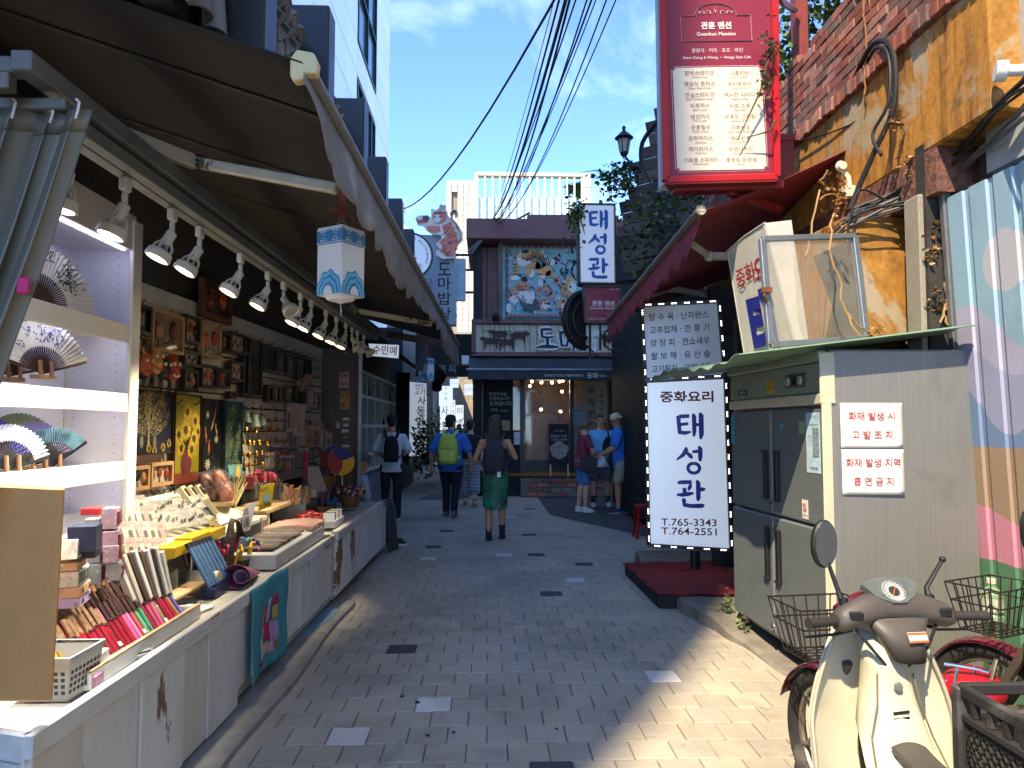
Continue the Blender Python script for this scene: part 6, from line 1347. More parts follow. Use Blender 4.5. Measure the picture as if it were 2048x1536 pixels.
# ================================================================== right side: refrigerator
ss=brushed('brushed steel side','#8e8e88',.45,.55,2);ssd=brushed('brushed steel door','#727876',.42,.3,1)
fcap=mat('grey green fridge head','#7a8678',.45,var=.12,scale=3,dirt=.2,dirtc=(.2,.2,.18));creamp=mat('cream fridge trim','#b9b59c',.45,var=.08)
fr=thing('steel_refrigerator','tall four-door steel refrigerator standing under the green canopy','refrigerator',(2.4,4.8,0),0)
FX,FY0,FY1,FB,FT=1.955,4.15,5.52,.12,2.0
def ffx(Y):return FX-.065*(Y-FY0)
b=MB();b.hexa([(FX+.04,FY0,FB),(2.87,FY0+.02,FB),(2.87,FY1,FB),(ffx(FY1)+.05,FY1,FB),(FX+.04,FY0,FT),(2.87,FY0+.02,FT-.0),(2.87,FY1,FT),(ffx(FY1)+.05,FY1,FT)]);b.build('cabinet',ss,fr,bevel=.012)
def panel(y0,y1,z0,z1,m_,name,off=0,par=fr,th=.05,bev=.008):
 return MB().hexa([(ffx(y0)-off,y0,z0),(ffx(y0)-off+th,y0,z0),(ffx(y1)-off+th,y1,z0),(ffx(y1)-off,y1,z0),(ffx(y0)-off,y0,z1),(ffx(y0)-off+th,y0,z1),(ffx(y1)-off+th,y1,z1),(ffx(y1)-off,y1,z1)]).build(name,m_,par,bevel=bev)
ym=(FY0+FY1)/2
doors=[]
for(y0,y1,z0,z1)in((FY0+.01,ym-.006,.96,1.66),(ym+.006,FY1-.01,.96,1.66),(FY0+.01,ym-.006,FB+.04,.945),(ym+.006,FY1-.01,FB+.04,.945)):
 d=panel(y0,y1,z0,z1,ssd,'door',.0,bev=.012);doors.append(d)
 hy=(ym-.075)if y1<ym else(ym+.09);zc=(z0+.1,z0+.42)if z0>.5 else(z1-.42,z1-.08)
 MB().hexa([(ffx(hy)-.005,hy-.045,zc[0]),(ffx(hy)+.0,hy-.045,zc[0]),(ffx(hy)+.0,hy+.045,zc[0]),(ffx(hy)-.005,hy+.045,zc[0]),(ffx(hy)-.005,hy-.045,zc[1]),(ffx(hy),hy-.045,zc[1]),(ffx(hy),hy+.045,zc[1]),(ffx(hy)-.005,hy+.045,zc[1])]).build('handle_recess',flat('handle black','#141414',.5),d)
 MB().box((ffx(hy)-.012,hy-.03,(zc[0]+zc[1])/2),(.022,.014,zc[1]-zc[0])).build('handle',plastic_black,d,bevel=.004)
 for z_ in zc:MB().box((ffx(hy)-.012,hy,z_),(.02,.08,.014)).build('handle_lip',plastic_black,d,bevel=.003)
panel(FY0+.005,FY1-.005,1.675,1.74,creamp,'head_base',.012);panel(FY0+.005,FY1-.005,1.745,1.93,fcap,'head_panel',.0,th=.05);panel(FY0+.005,FY1-.005,1.93,1.995,fcap,'head_top',.025)
MB().box((FX+.012,FY0-.004,.95),(.06,.012,1.5)).build('door_edge',creamp,fr,bevel=.004)
MB().box((FX+.02,FY0-.004,1.83),(.09,.014,.3)).build('head_side',creamp,fr,bevel=.004)
y_=4.48;o=panel(y_-.13,y_+.13,1.79,1.875,flat('control box','#3f4640',.4),'control_box',.012);
for k_ in(-.08,.08):MB().lathe([(.03,0),(.026,.012),(.006,.014)],14,(ffx(y_+k_)-.012,y_+k_,1.832),Matrix.Rotation(-PI/2,3,'Y')).build('knob',flat('knob grey','#8d9088',.4),o)
MB().box((ffx(y_)-.014,y_,1.835),(.006,.06,.05)).build('display',flat('display brown','#3a2f26',.2),o)
def fsheet(y0,y1,z0,z1,m_,name='sticker',lift=.003):return[V(ffx(y1)-lift,y1,z0),V(ffx(y0)-lift,y0,z0),V(ffx(y0)-lift,y0,z1),V(ffx(y1)-lift,y1,z1)]
def sticker(y0,y1,z0,z1,m_,lines=(),par=fr,name='sticker'):
 q=fsheet(y0,y1,z0,z1,m_);s_=MB().slab(q,.002).build(name,m_,par);M,w_,h_=quadframe(q)
 for t_,fx_,fy,hh_,mm in lines:txt(t_,M,w_*fx_,h_*fy,mm,s_,h=hh_,maxw=w_*.9,lift=.0015)
 return s_
red_t=mat('red print','#a83a44',.6,var=.05);dark_t=mat('dark print','#26282c',.6);blue_t=mat('blue print','#2a8ab0',.6);cy_=mat('cyan sticker','#3a9ab8',.4);paper=mat('white paper','#d9d5c6',.75,var=.08,scale=6,bs=12,bump=.5,bd=.006)
sticker(4.78,4.88,1.77,1.86,mat('yellow sticker','#b39a2c',.5),(('중화요리',.5,.85,.014,dark_t),('71-2018-3577',.5,.45,.028,dark_t)))
sticker(4.4,4.48,1.675,1.735,paper,(('03-277-5',.5,.35,.018,dark_t),));sticker(5.2,5.36,1.775,1.815,flat('maker plate','#23262a',.4),(('LASSELE',.5,.5,.02,pw),))
sticker(4.2,4.36,1.27,1.63,mat('pale blue leaflet','#a9c4cf',.6,var=.2,scale=20),(('화재 발생',.5,.93,.02,blue_t),('화재 발생 지역 흡연금지',.5,.8,.012,dark_t),('고발조치 시',.3,.6,.012,dark_t),('T.1588-1588',.5,.08,.014,dark_t)))
q=fsheet(4.21,4.28,1.37,1.54,0,lift=.006);MB().slab(q,.002).build('diagram',mat('diagram grey','#7d8d92',.6,var=.5,scale=60),fr)
sticker(4.66,4.7,1.53,1.565,cy_);sticker(4.38,4.45,1.5,1.58,mat('green label','#8aa07a',.5));sticker(5.44,5.5,1.42,1.62,cy_,(('화재',.5,.4,.02,pw),));sticker(4.36,4.43,.985,1.1,paper,(('금연지역',.5,.18,.016,dark_t),))
b=MB();c_=V(ffx(4.395)-.005,4.395,1.055);b.lathe([(.02,0),(.024,.001),(.024,.002),(.02,.002)],20,c_,Matrix.Rotation(-PI/2,3,'Y'),cap=False);b.bar(c_+V(-.001,-.016,-.016),c_+V(-.001,.016,.016),.003,.001);b.build('no_smoking_mark',red_t,fr)
for yy in(4.5,):pass
lk=MB();lk.lathe([(.012,0),(.022,.004),(.022,.012),(.012,.014)],14,(ffx(ym)-.008,ym,1.02),Matrix.Rotation(-PI/2,3,'Y'),cap=False);lk.build('lock',chrome,fr,smooth=True)
lk=MB();lk.lathe([(.012,0),(.022,.004),(.022,.012),(.012,.014)],14,(ffx(ym)-.008,ym,.22),Matrix.Rotation(-PI/2,3,'Y'),cap=False);lk.build('lock',chrome,fr,smooth=True)
for yy in(4.22,5.4):MB().box((2.05,yy,.06),(.1,.12,.12)).build('foot',wood_dark,fr)
for(x0,y0,x1,y1),l1,l2,lb in(((1682,897,1805,806),'화재 발생 시','고 발 조 치','upper white notice with red lettering taped to the refrigerator side'),((1685,990,1808,899),'화재 발생 지역','흡 연 금 지','lower white notice with red lettering taped to the refrigerator side')):
 Y=FY0-.004;q=[P(x0,y0,Y),P(x1,y0,Y),P(x1,y1,Y),P(x0-2,y1,Y)];root=thing('paper_notice',lb,'notice',q[0]);b=MB();M,w_,h_=quadframe(q);b.sheet(lambda u,v:M@V(w_*u,h_*v,.002+.0015*math.sin(u*7+v*3)*math.sin(v*5)),12,10,.001);b.build('sheet',paper,root,smooth='all')
 txt(l1,M,w_*.5,h_*.71,red_t,root,h=h_*.19,maxw=w_*.9,bold=.012,lift=.005);txt(l2,M,w_*.5,h_*.3,red_t,root,h=h_*.19,maxw=w_*.7,bold=.012,lift=.005)
gcan=thing('green_canopy','weathered green corrugated sheet laid over the refrigerator','canopy',(2.1,5,2.0))
b=MB();b.sheet(lambda u,v:V(1.42+1.36*u+.02*math.sin(v*40)*0,4.02+2.25*v+.06*(1-u)*0,1.955+.17*u+.012*math.sin(v*42)-.03*(1-u)*math.sin(v*PI*2)),10,90,.006);b.build('sheet',worn('faded green sheet','#6a8a70','#8a8a70',.3,5,.55,stain=(.2,.22,.15),samt=.5),gcan,smooth='all')
alu=mat('aluminium','#8f969c',.4,metal=.7,var=.15,dirt=.2)
wn=thing('aluminium_window','old aluminium-framed glass window propped open above the canopy','window',P(1630,690,4.4))
q=[P(1541,690,4.25),P(1733,676,4.5),P(1709,472,4.55),P(1524,478,4.3)];M,w_,h_=quadframe(q)
for k_,(a,c2)in enumerate(((0,1),(1,2),(2,3),(3,0))):MB().bar(q[a],q[c2],.035 if k_ in(0,2)else.045,.03,up=M.col[2].to_3d()).build('frame_bar',alu,wn,bevel=.004)
e=.03;MB().slab([q[0]+(q[2]-q[0])*e,q[1]+(q[3]-q[1])*e,q[2]+(q[0]-q[2])*e,q[3]+(q[1]-q[3])*e],.004).build('pane',glass('dusty pane',(.4,.36,.3),.14,.12),wn)
b=MB();b.box(P(1533,580,4.24),(.06,.03,.03));b.tube([P(1530,580,4.24),P(1528,592,4.23),P(1534,604,4.24)],.008,6);b.build('rusty_catch',rust,wn)
b=MB()
for k_ in range(24):p=q[1].lerp(q[2],k_/23)+M.col[0].to_3d()*.03;b.box(p,(.008,.008,.012))
tag(b.build('hinge_rivets',rust,wn),kind='stuff')
sp_=thing('leaning_board','dark board leaning behind the open window pane','board',P(1680,560,4.66));MB().slab([P(1690,670,4.66),P(1722,668,4.66),P(1702,480,4.68),P(1628,512,4.68)],.015).build('board',mat('dark slate board','#2c2b26',.8,var=.2),sp_)
cs=thing('canvas_sign','white canvas sign with red and blue letters tied behind the window','sign',P(1520,600,4.9))
q=[P(1490,716,5.5),P(1600,716,4.85),P(1530,446,4.9),P(1455,502,5.5)];cvm=mat('white canvas','#b9b6ad',.7,var=.1,scale=3,dirt=.2,dirtc=(.4,.37,.3))
b=MB();b.slab(q,.06);b.slab([q[1],P(1622,716,4.9),P(1583,440,4.95),q[2]],.02);b.build('canvas',cvm,cs)
M,w_,h_=quadframe(q);letb=mat('sign blue','#232a80',.5,var=.06);letr=mat('sign red','#9a2028',.5)
for ch,px,py,hh_ in(('중',1482,556,.105),('화',1501,545,.115),('요',1520,536,.12)):
 p=P(px,py,5.6);d_=(p-V(0,0,CAMH));n_=M.col[2].to_3d();t_=(q[0]-V(0,0,CAMH)).dot(n_)/d_.dot(n_);p=V(0,0,CAMH)+d_*t_;l_=M.inverted()@p;txt(ch,M,l_.x,l_.y,letr,cs,h=hh_*1.25,w=hh_*1.25,bold=.02)
for ch,px,py,hh_ in(('태',1519,653,.55),):
 p=P(px,py,5.6);d_=(p-V(0,0,CAMH));t_=(q[0]-V(0,0,CAMH)).dot(n_)/d_.dot(n_);p=V(0,0,CAMH)+d_*t_;l_=M.inverted()@p;txt(ch,M,l_.x+.05,l_.y,letb,cs,h=hh_,w=hh_*.62,bold=.045)
b=MB();b.tube([q[3],q[3].lerp(q[2],.5)+V(0,0,.012),q[2]],.008,6);b.tube([q[0],q[0].lerp(q[3],.5),q[3]],.006,6);b.build('rope',mat('cord','#a8a59a',.8),cs)
def strokes(ch):
 if ch=='태':return[[(.05,.82,.06),(.2,.86,.1),(.5,.88,.09)],[(.12,.84,.1),(.14,.5,.1),(.16,.28,.12),(.35,.25,.1),(.54,.3,.05)],[(.14,.56,.08),(.32,.58,.08),(.46,.6,.07)],[(.63,.96,.06),(.66,.85,.11),(.66,.3,.1),(.64,.12,.05)],[(.66,.55,.08),(.84,.56,.08)],[(.86,1,.06),(.9,.9,.12),(.9,.2,.12),(.87,.02,.05)]]
 if ch=='성':return[[(.36,.97,.05),(.38,.88,.11),(.26,.68,.1),(.04,.5,.04)],[(.36,.8,.06),(.5,.66,.11),(.58,.56,.06)],[(.58,.8,.07),(.84,.82,.09)],[(.8,1,.06),(.85,.92,.11),(.85,.6,.11),(.83,.45,.06)],[(.62+.2*math.cos(a_),.2+.18*math.sin(a_),.085)for a_ in[PI/2+2*PI*i/14 for i in range(15)]]]
 if ch=='도':return[[(.2,.92,.09),(.45,.94,.12),(.72,.93,.08)],[(.24,.92,.12),(.26,.6,.12),(.5,.56,.1),(.76,.6,.07)],[(.5,.56,.12),(.5,.2,.12)],[(.02,.12,.07),(.3,.16,.13),(.7,.16,.13),(.98,.14,.07)]]
 if ch=='마':return[[(.06,.8,.1),(.1,.5,.13),(.14,.2,.12),(.4,.2,.12),(.46,.5,.12),(.44,.82,.12),(.06,.8,.1)],[(.7,1,.08),(.74,.8,.13),(.74,.2,.13),(.72,.0,.07)],[(.74,.52,.12),(.98,.52,.08)]]
 return[[(.06,.9,.07),(.2,.92,.1),(.5,.93,.11),(.48,.75,.1),(.42,.62,.05)],[(.28,.72,.09),(.3,.56,.1),(.3,.48,.08)],[(.02,.46,.05),(.2,.46,.1),(.45,.5,.1),(.6,.53,.05)],[(.72,1,.06),(.76,.9,.11),(.76,.35,.11),(.74,.24,.05)],[(.76,.66,.1),(.9,.67,.1),(1.0,.68,.05)],[(.24,.34,.06),(.27,.25,.11),(.28,.1,.11),(.5,.06,.1),(.88,.07,.11),(.96,.1,.05)]]
def brush(ch,M,cx_,cy_,w_,h_,m_,parent,lift=.004,fat=1.5):
 b=MB()
 for si,st_ in enumerate(strokes(ch)):
  k_=len(st_);L_,R_=[],[]
  for i in range(k_):
   x_,y_,t_=st_[i];x0,y0,_=st_[max(i-1,0)];x1,y1,_=st_[min(i+1,k_-1)];dx,dy=(x1-x0)*w_,(y1-y0)*h_;l_=math.hypot(dx,dy)or 1;nx,ny=-dy/l_,dx/l_;hw=t_*.5*min(w_,h_)*fat
   L_.append((cx_+(x_-.5)*w_+nx*hw,cy_+(y_-.5)*h_+ny*hw));R_.append((cx_+(x_-.5)*w_-nx*hw,cy_+(y_-.5)*h_-ny*hw))
  z_=lift+.0004*si
  for i in range(k_-1):b.add([M@V(*L_[i],z_),M@V(*R_[i],z_),M@V(*R_[i+1],z_),M@V(*L_[i+1],z_)],[(0,1,2,3)])
 return b.build('lettering',m_,parent)
for ch,(x,z),wd_ in(('도',SGN_AT[0],.5),('마',SGN_AT[1],.46)):brush(ch,LM,x,z,wd_,.5,wl,sgn,.0,2.6);brush(ch,LM,x,z,wd_,.5,dl,sgn,.012,1.1)
ls=thing('lightbox_sign','tall white light-box sign with blue brush lettering, red text and LED border','sign',P(1375,1100,7.3))
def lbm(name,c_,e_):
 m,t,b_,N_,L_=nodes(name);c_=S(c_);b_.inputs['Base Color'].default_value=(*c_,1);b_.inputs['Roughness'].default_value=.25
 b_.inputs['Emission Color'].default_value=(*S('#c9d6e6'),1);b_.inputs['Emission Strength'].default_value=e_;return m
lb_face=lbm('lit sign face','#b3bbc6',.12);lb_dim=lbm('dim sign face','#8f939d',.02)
q=[P(1297,1090,7.25),P(1462,1100,7.1),P(1450,758,7.1),P(1290,766,7.25)];q2=[P(1290,760,7.24),P(1449,752,7.08),P(1437,603,7.08),P(1283,611,7.24)]
MB().slab(q,.22).build('lower_face',lb_face,ls,bevel=.004);MB().slab(q2,.22).build('upper_face',lb_dim,ls,bevel=.004)
dkf=mat('brown black trim','#2a1d1a',.4);b=MB()
for a,c2 in((q[0],q[1]),(q[0],q[3]),(q[1],q[2]),(q2[2],q2[3]),(q2[0],q2[1]),(q2[0],q2[3]),(q2[1],q2[2])):b.bar(a,c2,.035,.05,up=(0,1,0))
b.build('trim',dkf,ls)
ledm=emis('led white','#f2f6ff',4);M,w_,h_=quadframe(q);M2,w2,h2=quadframe(q2);ledmesh=MB().box((0,0,0),(.0075,.005,.0075)).mesh('led',ledm)
def leds(a,c2,n_):
 for i in range(n_):
  t0=(i+.5)/n_;d_=(c2-a).normalized()
  for k_ in(-1,0,1):
   o=link('led',ledmesh,ls);o.location=a.lerp(c2,t0)+d_*.02*k_+V(0,-.03,0)
leds(q[0],q[3],12);leds(q[1],q[2],12);leds(q[0],q[1],5);leds(q2[0],q2[3],5);leds(q2[1],q2[2],5);leds(q2[3],q2[2],6);leds(q2[0],q2[1],5)
def lby(py):return(1095-py)/335*h_
blu=mat('brush blue','#1d2596',.4,var=.05);blu2=mat('brush mid blue','#1f58a8',.45,var=.05);dred=mat('sign dark red','#7d1620',.5)
txt('중화요리',M,w_*.5,lby(795),dred,ls,h=.115,w=w_*.66,bold=.03)
for ch,py in(('태',855),('성',923),('관',991)):brush(ch,M,w_*.53,lby(py),w_*.36,.27,blu,ls)
for s_,py in(('T.765-3343',1048),('T.764-2551',1066)):txt(s_,M,w_*.5,lby(py),dred,ls,h=.072,w=w_*.68,bold=.012)
for i,s_ in enumerate(('탕 수 육 · 난자완스','고추잡채 · 깐 풍 기','양 장 피 · 깐쇼새우','팔 보 채 · 유 산 슬','고기튀김 · 크림새우')):txt(s_,M2,w2*.47,h2*(.84-.175*i),black,ls,h=.075,w=w2*.76,bold=.008)
b=MB();b.cyl(P(1390,1100,7.25),P(1390,1100,7.25)+V(0,0,-.3),.05,n=10);b.build('stand',black,ls)
# ---- door of the Chinese restaurant behind the sign
dr_=thing('restaurant_doorway','dark steel doorway between the light-box sign and the refrigerator','doorway',(2.4,7.3,0))
b=MB()
for px in(1478,1500):b.box((P(px,800,7.0).x,7.0,1.3),(.06,.12,2.6))
b.box((P(1488,800,7.0).x,7.05,1.2),(.12,.03,2.3));b.build('door_frame',mat('dark bronze','#1c1c1d',.4,metal=.3),dr_)
MB().box((2.75,7.4,1.5),(.9,.1,3.0)).build('wall',darkw,dr_);MB().box((2.5,7.33,2.35),(.5,.04,.25)).build('air_curtain',mat('grey unit','#3a3c3e',.5),dr_,bevel=.01)
b=MB()
for i in range(14):p=P(1505,700-7*i,6.9);o=link('led',ledmesh,dr_);o.location=p;o.scale=(1.6,1,1.6)
# ---- red carpet platform and stool
cp=thing('carpet_step','low wooden step covered with red carpet before the doorway','step',(2.1,7,0));q=[G(1311,1218),G(1480,1205),G(1480,1112),G(1256,1150)]
for k_ in range(4):q[k_].z=0
rc=mat('red carpet','#7d1a24',.95,var=.35,scale=30,bs=160,bump=1,bd=.01)
top=[V(1.44,6.2,.12),V(2.35,6.05,.15),V(2.4,7.7,.12),V(1.42,7.6,.12)]
b=MB();b.hexa([V(p.x+.02,p.y+.02,0)for p in top]+[V(p.x+.01,p.y+.01,p.z-.01)for p in top]);b.build('platform',mat('black painted timber','#26211f',.8),cp)
b=MB();b.sheet(lambda u,v:top[0].lerp(top[1],u).lerp(top[3].lerp(top[2],u),v)+V(.015*math.sin(v*23),.015*math.sin(u*19),.008+.007*math.sin(u*9+v*5)*math.sin(v*7)),30,30,.012);b.build('carpet',rc,cp,smooth='all')
for i,x_ in enumerate((1.75,1.95)):pass
stl=thing('red_stool','red plastic stool behind the light-box sign','stool',G(1285,1078));q0=G(1290,1075);q0.z=0;rp=flat('red plastic','#a3161c',.4);MB().box(q0+V(0,0,.44),(.26,.26,.03)).build('seat',rp,stl,bevel=.01)
for sx in(-1,1):
 for sy in(-1,1):MB().bar(q0+V(.1*sx,.1*sy,.43),q0+V(.14*sx,.14*sy,0),.04,.02).build('leg',rp,stl,bevel=.003)
MB().bar(q0+V(-.125,-.125,.18),q0+V(.125,-.125,.18),.02,.03).build('stretcher',rp,stl)
# ---- red awning
ra=thing('red_awning','dark red retractable awning over the Chinese restaurant','awning',(2,6.5,3));rcl=mat('dark red canvas','#6a1f2a',.8,var=.2,scale=4,bs=200,bump=.15);
A0_,A1_=P(1398,424,5.15),P(1217,640,8.0);B0_,B1_=P(1692,300,5.27),V(2.75,8.1,3.25)
rb_=lambda u:A0_.lerp(A1_,u)
b=MB();b.sheet(lambda u,v:B0_.lerp(B1_,u).lerp(rb_(u),v)-V(0,0,.02*math.sin(PI*v)),20,10,.006);b.build('canopy',rcl,ra,smooth='all')
b=MB();b.sheet(lambda u,v:rb_(u)+V(.012*math.sin(u*50)*v,0,-.02-(.25-.06*abs(math.sin(u*11*PI)))*v*min(1,.2+u*9)),90,5,.004);b.build('valance',mat('faded red canvas','#83323e',.8,var=.2,scale=5),ra,smooth='all')
b=MB();b.tube([A0_-V(0,.02,0),A1_],.032,10);b.build('front_bar',mat('tan bar','#7a6a5c',.5,metal=.3),ra,smooth=True)
b=MB();b.lathe([(.012,0),(.034,0),(.038,.008),(.036,.02)],14,A0_-V(0,.04,0),Matrix.Rotation(PI/2,3,'X'),cap=False);b.bar(A0_-V(.03,.045,0),A0_-V(-.03,.045,0),.008,.012);b.bar(A0_-V(0,.045,.03),A0_-V(0,.045,-.03),.012,.008);b.build('end_cap',mat('cream cap','#c7bfa6',.5),ra)
arm2=mat('grey cream arm','#8d887c',.5,var=.2)
for p0_,p1_,p2_ in((V(2.6,5.9,2.95),P(1418,512,5.75),P(1375,482,5.5)),(V(2.6,7.6,2.9),P(1342,577,7.5),P(1280,600,7.4))):
 MB().bar(p0_,p1_,.05,.06).build('arm',arm2,ra,bevel=.006);MB().bar(p1_,p2_,.04,.045).build('arm',arm2,ra,bevel=.006);b=MB();b.ball(p1_,.045,10,8);b.build('elbow',arm2,ra,smooth='all')
b=MB();mt=P(1680,335,5.2);b.lathe([(.03,0),(.045,.02),(.03,.05)],12,mt,Matrix.Rotation(PI/2,3,'X'));b.tube([mt,mt+V(.05,-.02,-.08),mt+V(.06,-.02,-.16)],.02,8);b.box(mt+V(.06,-.02,-.19),(.1,.06,.08));b.build('crank_mount',mat('cream cap','#c7bfa6',.5),ra,smooth=True)
# ---- big red sign
rs=thing('menu_signboard','large red projecting signboard with cream menu panel','sign',P(1440,380,5.1));RY=5.1
q=[P(1331,362,RY),P(1552,356,RY),P(1546,-190,RY),P(1321,-190,RY)];M,w_,h_=quadframe(q);rf=mat('crimson sign face','#7d2238',.4,var=.05,scale=1);rfr=mat('bright red frame','#a8181e',.35,var=.1)
MB().slab([p+V(0,.02,0)for p in q],.2).build('box',mat('white sign side','#c3c3cb',.5),rs);MB().slab([p+V(0,-.0,0)for p in q],.015).build('face',rf,rs)
for a,c2 in((0,1),(1,2),(3,0)):MB().bar(q[a],q[c2],.05,.07,up=(0,1,0)).build('frame_bar',rfr,rs,bevel=.006)
MB().slab([P(1328,366,RY-.04),P(1554,360,RY-.04),P(1556,372,RY+.2),P(1340,380,RY+.2)],.01).build('bottom_tray',mat('dull red steel','#7a1c1e',.5,dirt=.3),rs)
MB().bar(P(1345,379,RY+.1),P(1560,372,RY+.1),.12,.06).build('support_beam',mat('dull red steel','#7a1c1e',.5),rs);MB().bar(P(1460,385,RY+.1),P(1560,420,RY+.6),.05,.05).build('brace',mat('dull red steel','#7a1c1e',.5),rs)
def rl(px,py):l_=M.inverted()@P(px,py,RY);return l_.x,l_.y
crm=mat('cream menu panel','#d2c8b4',.6,var=.05,scale=2);crt=mat('cream print','#d9cdc4',.6);brt=mat('brown print','#6b5348',.6)
x0,y0=rl(1354,342);x1,y1=rl(1522,134);nt_=.022
def cut(x0,y0,x1,y1,n_):return[(x0+n_,y0),(x1-n_,y0),(x1-n_*.7,y0+n_*.7),(x1,y0+n_),(x1,y1-n_),(x1-n_*.7,y1-n_*.7),(x1-n_,y1),(x0+n_,y1),(x0+n_*.7,y1-n_*.7),(x0,y1-n_),(x0,y0+n_),(x0+n_*.7,y0+n_*.7)]
MB().prism(cut(x0-.012,y0-.012,x1+.012,y1+.012,nt_+.006),.002,M@Matrix.Translation((0,0,.003))).build('menu_border',crt,rs);MB().prism(cut(x0-.009,y0-.009,x1+.009,y1+.009,nt_+.004),.002,M@Matrix.Translation((0,0,.0045))).build('menu_border',rf,rs)
MB().prism(cut(x0,y0,x1,y1,nt_),.002,M@Matrix.Translation((0,0,.006))).build('menu_panel',crm,rs)
rows_=(('함박스테이크','Hamburger Steak','나폴리탄','Napolitan Spaghetti'),('경양식 돈까스','Classic Pork Cutlet','에비후라이','eep-fried Shrimps'),('안심스테이크','Beef Tenderloin Steak','멕시칸 사라다','Mexican Salad'),('비후까스','Beef Cutlet','비프 스튜','Beef Stew'),('생선까스','Fish Cutlet','시푸드 그라탕','Seafood Gratin'),('관훈정식',"Table d Hote",'가츠산도','Pork Cutlet Sandwich'),('오무라이스','Omurice','에비산도','Fried Shrimp Sandwich'),('하이라이스','Hayashi Rice','비엔나커피','Vienna Coffee'),('미트볼 스파게티','Meatball Spaghetti','추억의 파르페','Parfait'))
for i,r_ in enumerate(rows_):
 for k_,px in((0,1398),(2,1478)):
  x_,y_=rl(px+i*.5,147+21.7*i);txt(r_[k_],M,x_,y_,brt,rs,h=.036,lift=.009,bold=.006,maxw=.24);x_,y_=rl(px+i*.5,155.5+21.7*i);txt(r_[k_+1],M,x_,y_,brt,rs,h=.0155,lift=.009)
for s_,px,py,hh_,bd_ in(('관훈 맨션',1432,51,.055,.03),('Gwanhun Mansion',1432,68,.028,.01),('경양식 · 커피 · 호프 · 와인',1434,101,.032,0),('Retro Dining & Wining  •  Vintage Style Cafe',1434,116,.026,0)):x_,y_=rl(px,py);txt(s_,M,x_,y_,crt,rs,h=hh_,bold=bd_,maxw=.5)
def line(pts,r_=.004,parent=rs,m_=crt,MM=None):b=MB();b.tube([(MM or M)@V(x_,y_,.004)for x_,y_ in pts],r_,4,flat=.3);return b.build('scroll_line',m_,parent)
xa,ya=rl(1363,83);xb,yb=rl(1501,30);xm=(xa+xb)/2
line([(xa,ya),(xb,ya),(xb,yb),(xb-.09,yb)]+[(xm+.155*math.cos(t_),yb+.09*math.sin(t_))for t_ in[PI*i/10 for i in range(11)]]+[(xa,yb),(xa,ya)])
for sg in(-1,1):
 for cx_,r_ in((.05,.02),(.095,.017),(.125,.012)):line([(xm+sg*(cx_+r_*math.cos(t_)*(1-t_/9)),yb+.018+r_*math.sin(t_)*(1-t_/9))for t_ in[i*.45 for i in range(14)]],.003)
line([(xm,yb+.02),(xm-.008,yb+.045),(xm,yb+.065),(xm+.008,yb+.045),(xm,yb+.02)],.004)
rp_=thing('red_steel_post','rust-red square steel post beside the brick parapet','post',P(1600,300,6.6));pst=mat('rust red paint','#7d322c',.6,var=.2,scale=8,dirt=.3)
MB().box(P(1600,100,6.6)+V(0,0,.5),(.12,.12,2.3)).build('post',pst,rp_,bevel=.005);MB().box(P(1572,320,6.0),(.1,.1,.36)).build('stub',pst,rp_,bevel=.005);MB().box(P(1574,279,6.0),(.15,.12,.06)).build('stub_cap',pst,rp_,bevel=.005)
b=MB();b.tube([P(1540,-40,5.3),P(1565,5,5.8),P(1590,20,6.5)],.03,6);b.build('bracket',pst,rp_)
# ---- blue-lettered box sign and small maroon sign
bs=thing('box_sign','small white box sign with three blue brush letters hung over the alley','sign',P(1195,565,9.0));q=[P(1160,566,9),P(1231,567,9),P(1229,409,9),P(1157,408,9)];M,w_,h_=quadframe(q);MB().slab(q,.18).build('box',lbm('white box sign','#c9d0dc',.06),bs,bevel=.004)
for ch,fy in(('태',.8),('성',.5),('관',.19)):brush(ch,M,w_*.5,h_*fy,w_*.58,h_*.26,blu2,bs)
b=MB()
for a,c2 in((0,1),(1,2),(2,3),(3,0)):b.bar(q[a]+V(0,.1,0),q[c2]+V(0,.1,0),.03,.2,up=(0,1,0))
b.build('casing',black,bs)
ms=thing('small_maroon_sign','small maroon sign with white scrolled border below the box sign','sign',P(1205,645,9.0));q=[P(1170,645,9),P(1244,646,9),P(1240,573,9),P(1167,573,9)];M,w_,h_=quadframe(q);MB().slab(q,.1).build('box',rf,ms,bevel=.004)
b=MB()
for a,c2 in((0,1),(1,2),(2,3),(3,0)):b.bar(q[a]+V(0,.04,0),q[c2]+V(0,.04,0),.02,.13,up=(0,1,0))
b.build('casing',mat('dark steel','#3a3836',.5),ms)
txt('관훈 맨션',M,w_*.5,h_*.53,crt,ms,h=.07,bold=.03);txt('Gwanhun Mansion',M,w_*.5,h_*.4,crt,ms,h=.032,bold=.01);txt('Since 2018',M,w_*.82,h_*.92,crt,ms,h=.022);txt('경양식 레스토랑 & 카페',M,w_*.4,h_*.1,crt,ms,h=.025)
bp_=[(.07,.3),(.12,.3),(.15,.24),(.3,.21),(.45,.24)]
cxm=[(w_*(.5+s_*a_),h_*c_)for s_,seq in((1,((0,.22),(.28,.26),(.36,.34),(.42,.36),(.42,.68),(.36,.7),(.28,.78),(0,.84))),(-1,((.28,.78),(.36,.7),(.42,.68),(.42,.36),(.36,.34),(.28,.26),(0,.22))))for a_,c_ in seq];line(cxm,.006,ms,crt,M)
b=MB();b.bar(P(1180,646,9.02),P(1180,720,9.02),.03,.03);b.bar(P(1200,646,9.02),P(1200,700,9.02),.02,.02);b.bar(P(1160,570,9.05),P(1300,560,9.3),.04,.04);b.build('hanger',iron,ms)
iw=thing('iron_ornament','round black wrought-iron ornament beside the small maroon sign','ornament',P(1160,640,9.3));c_=P(1172,640,9.35);b=MB()
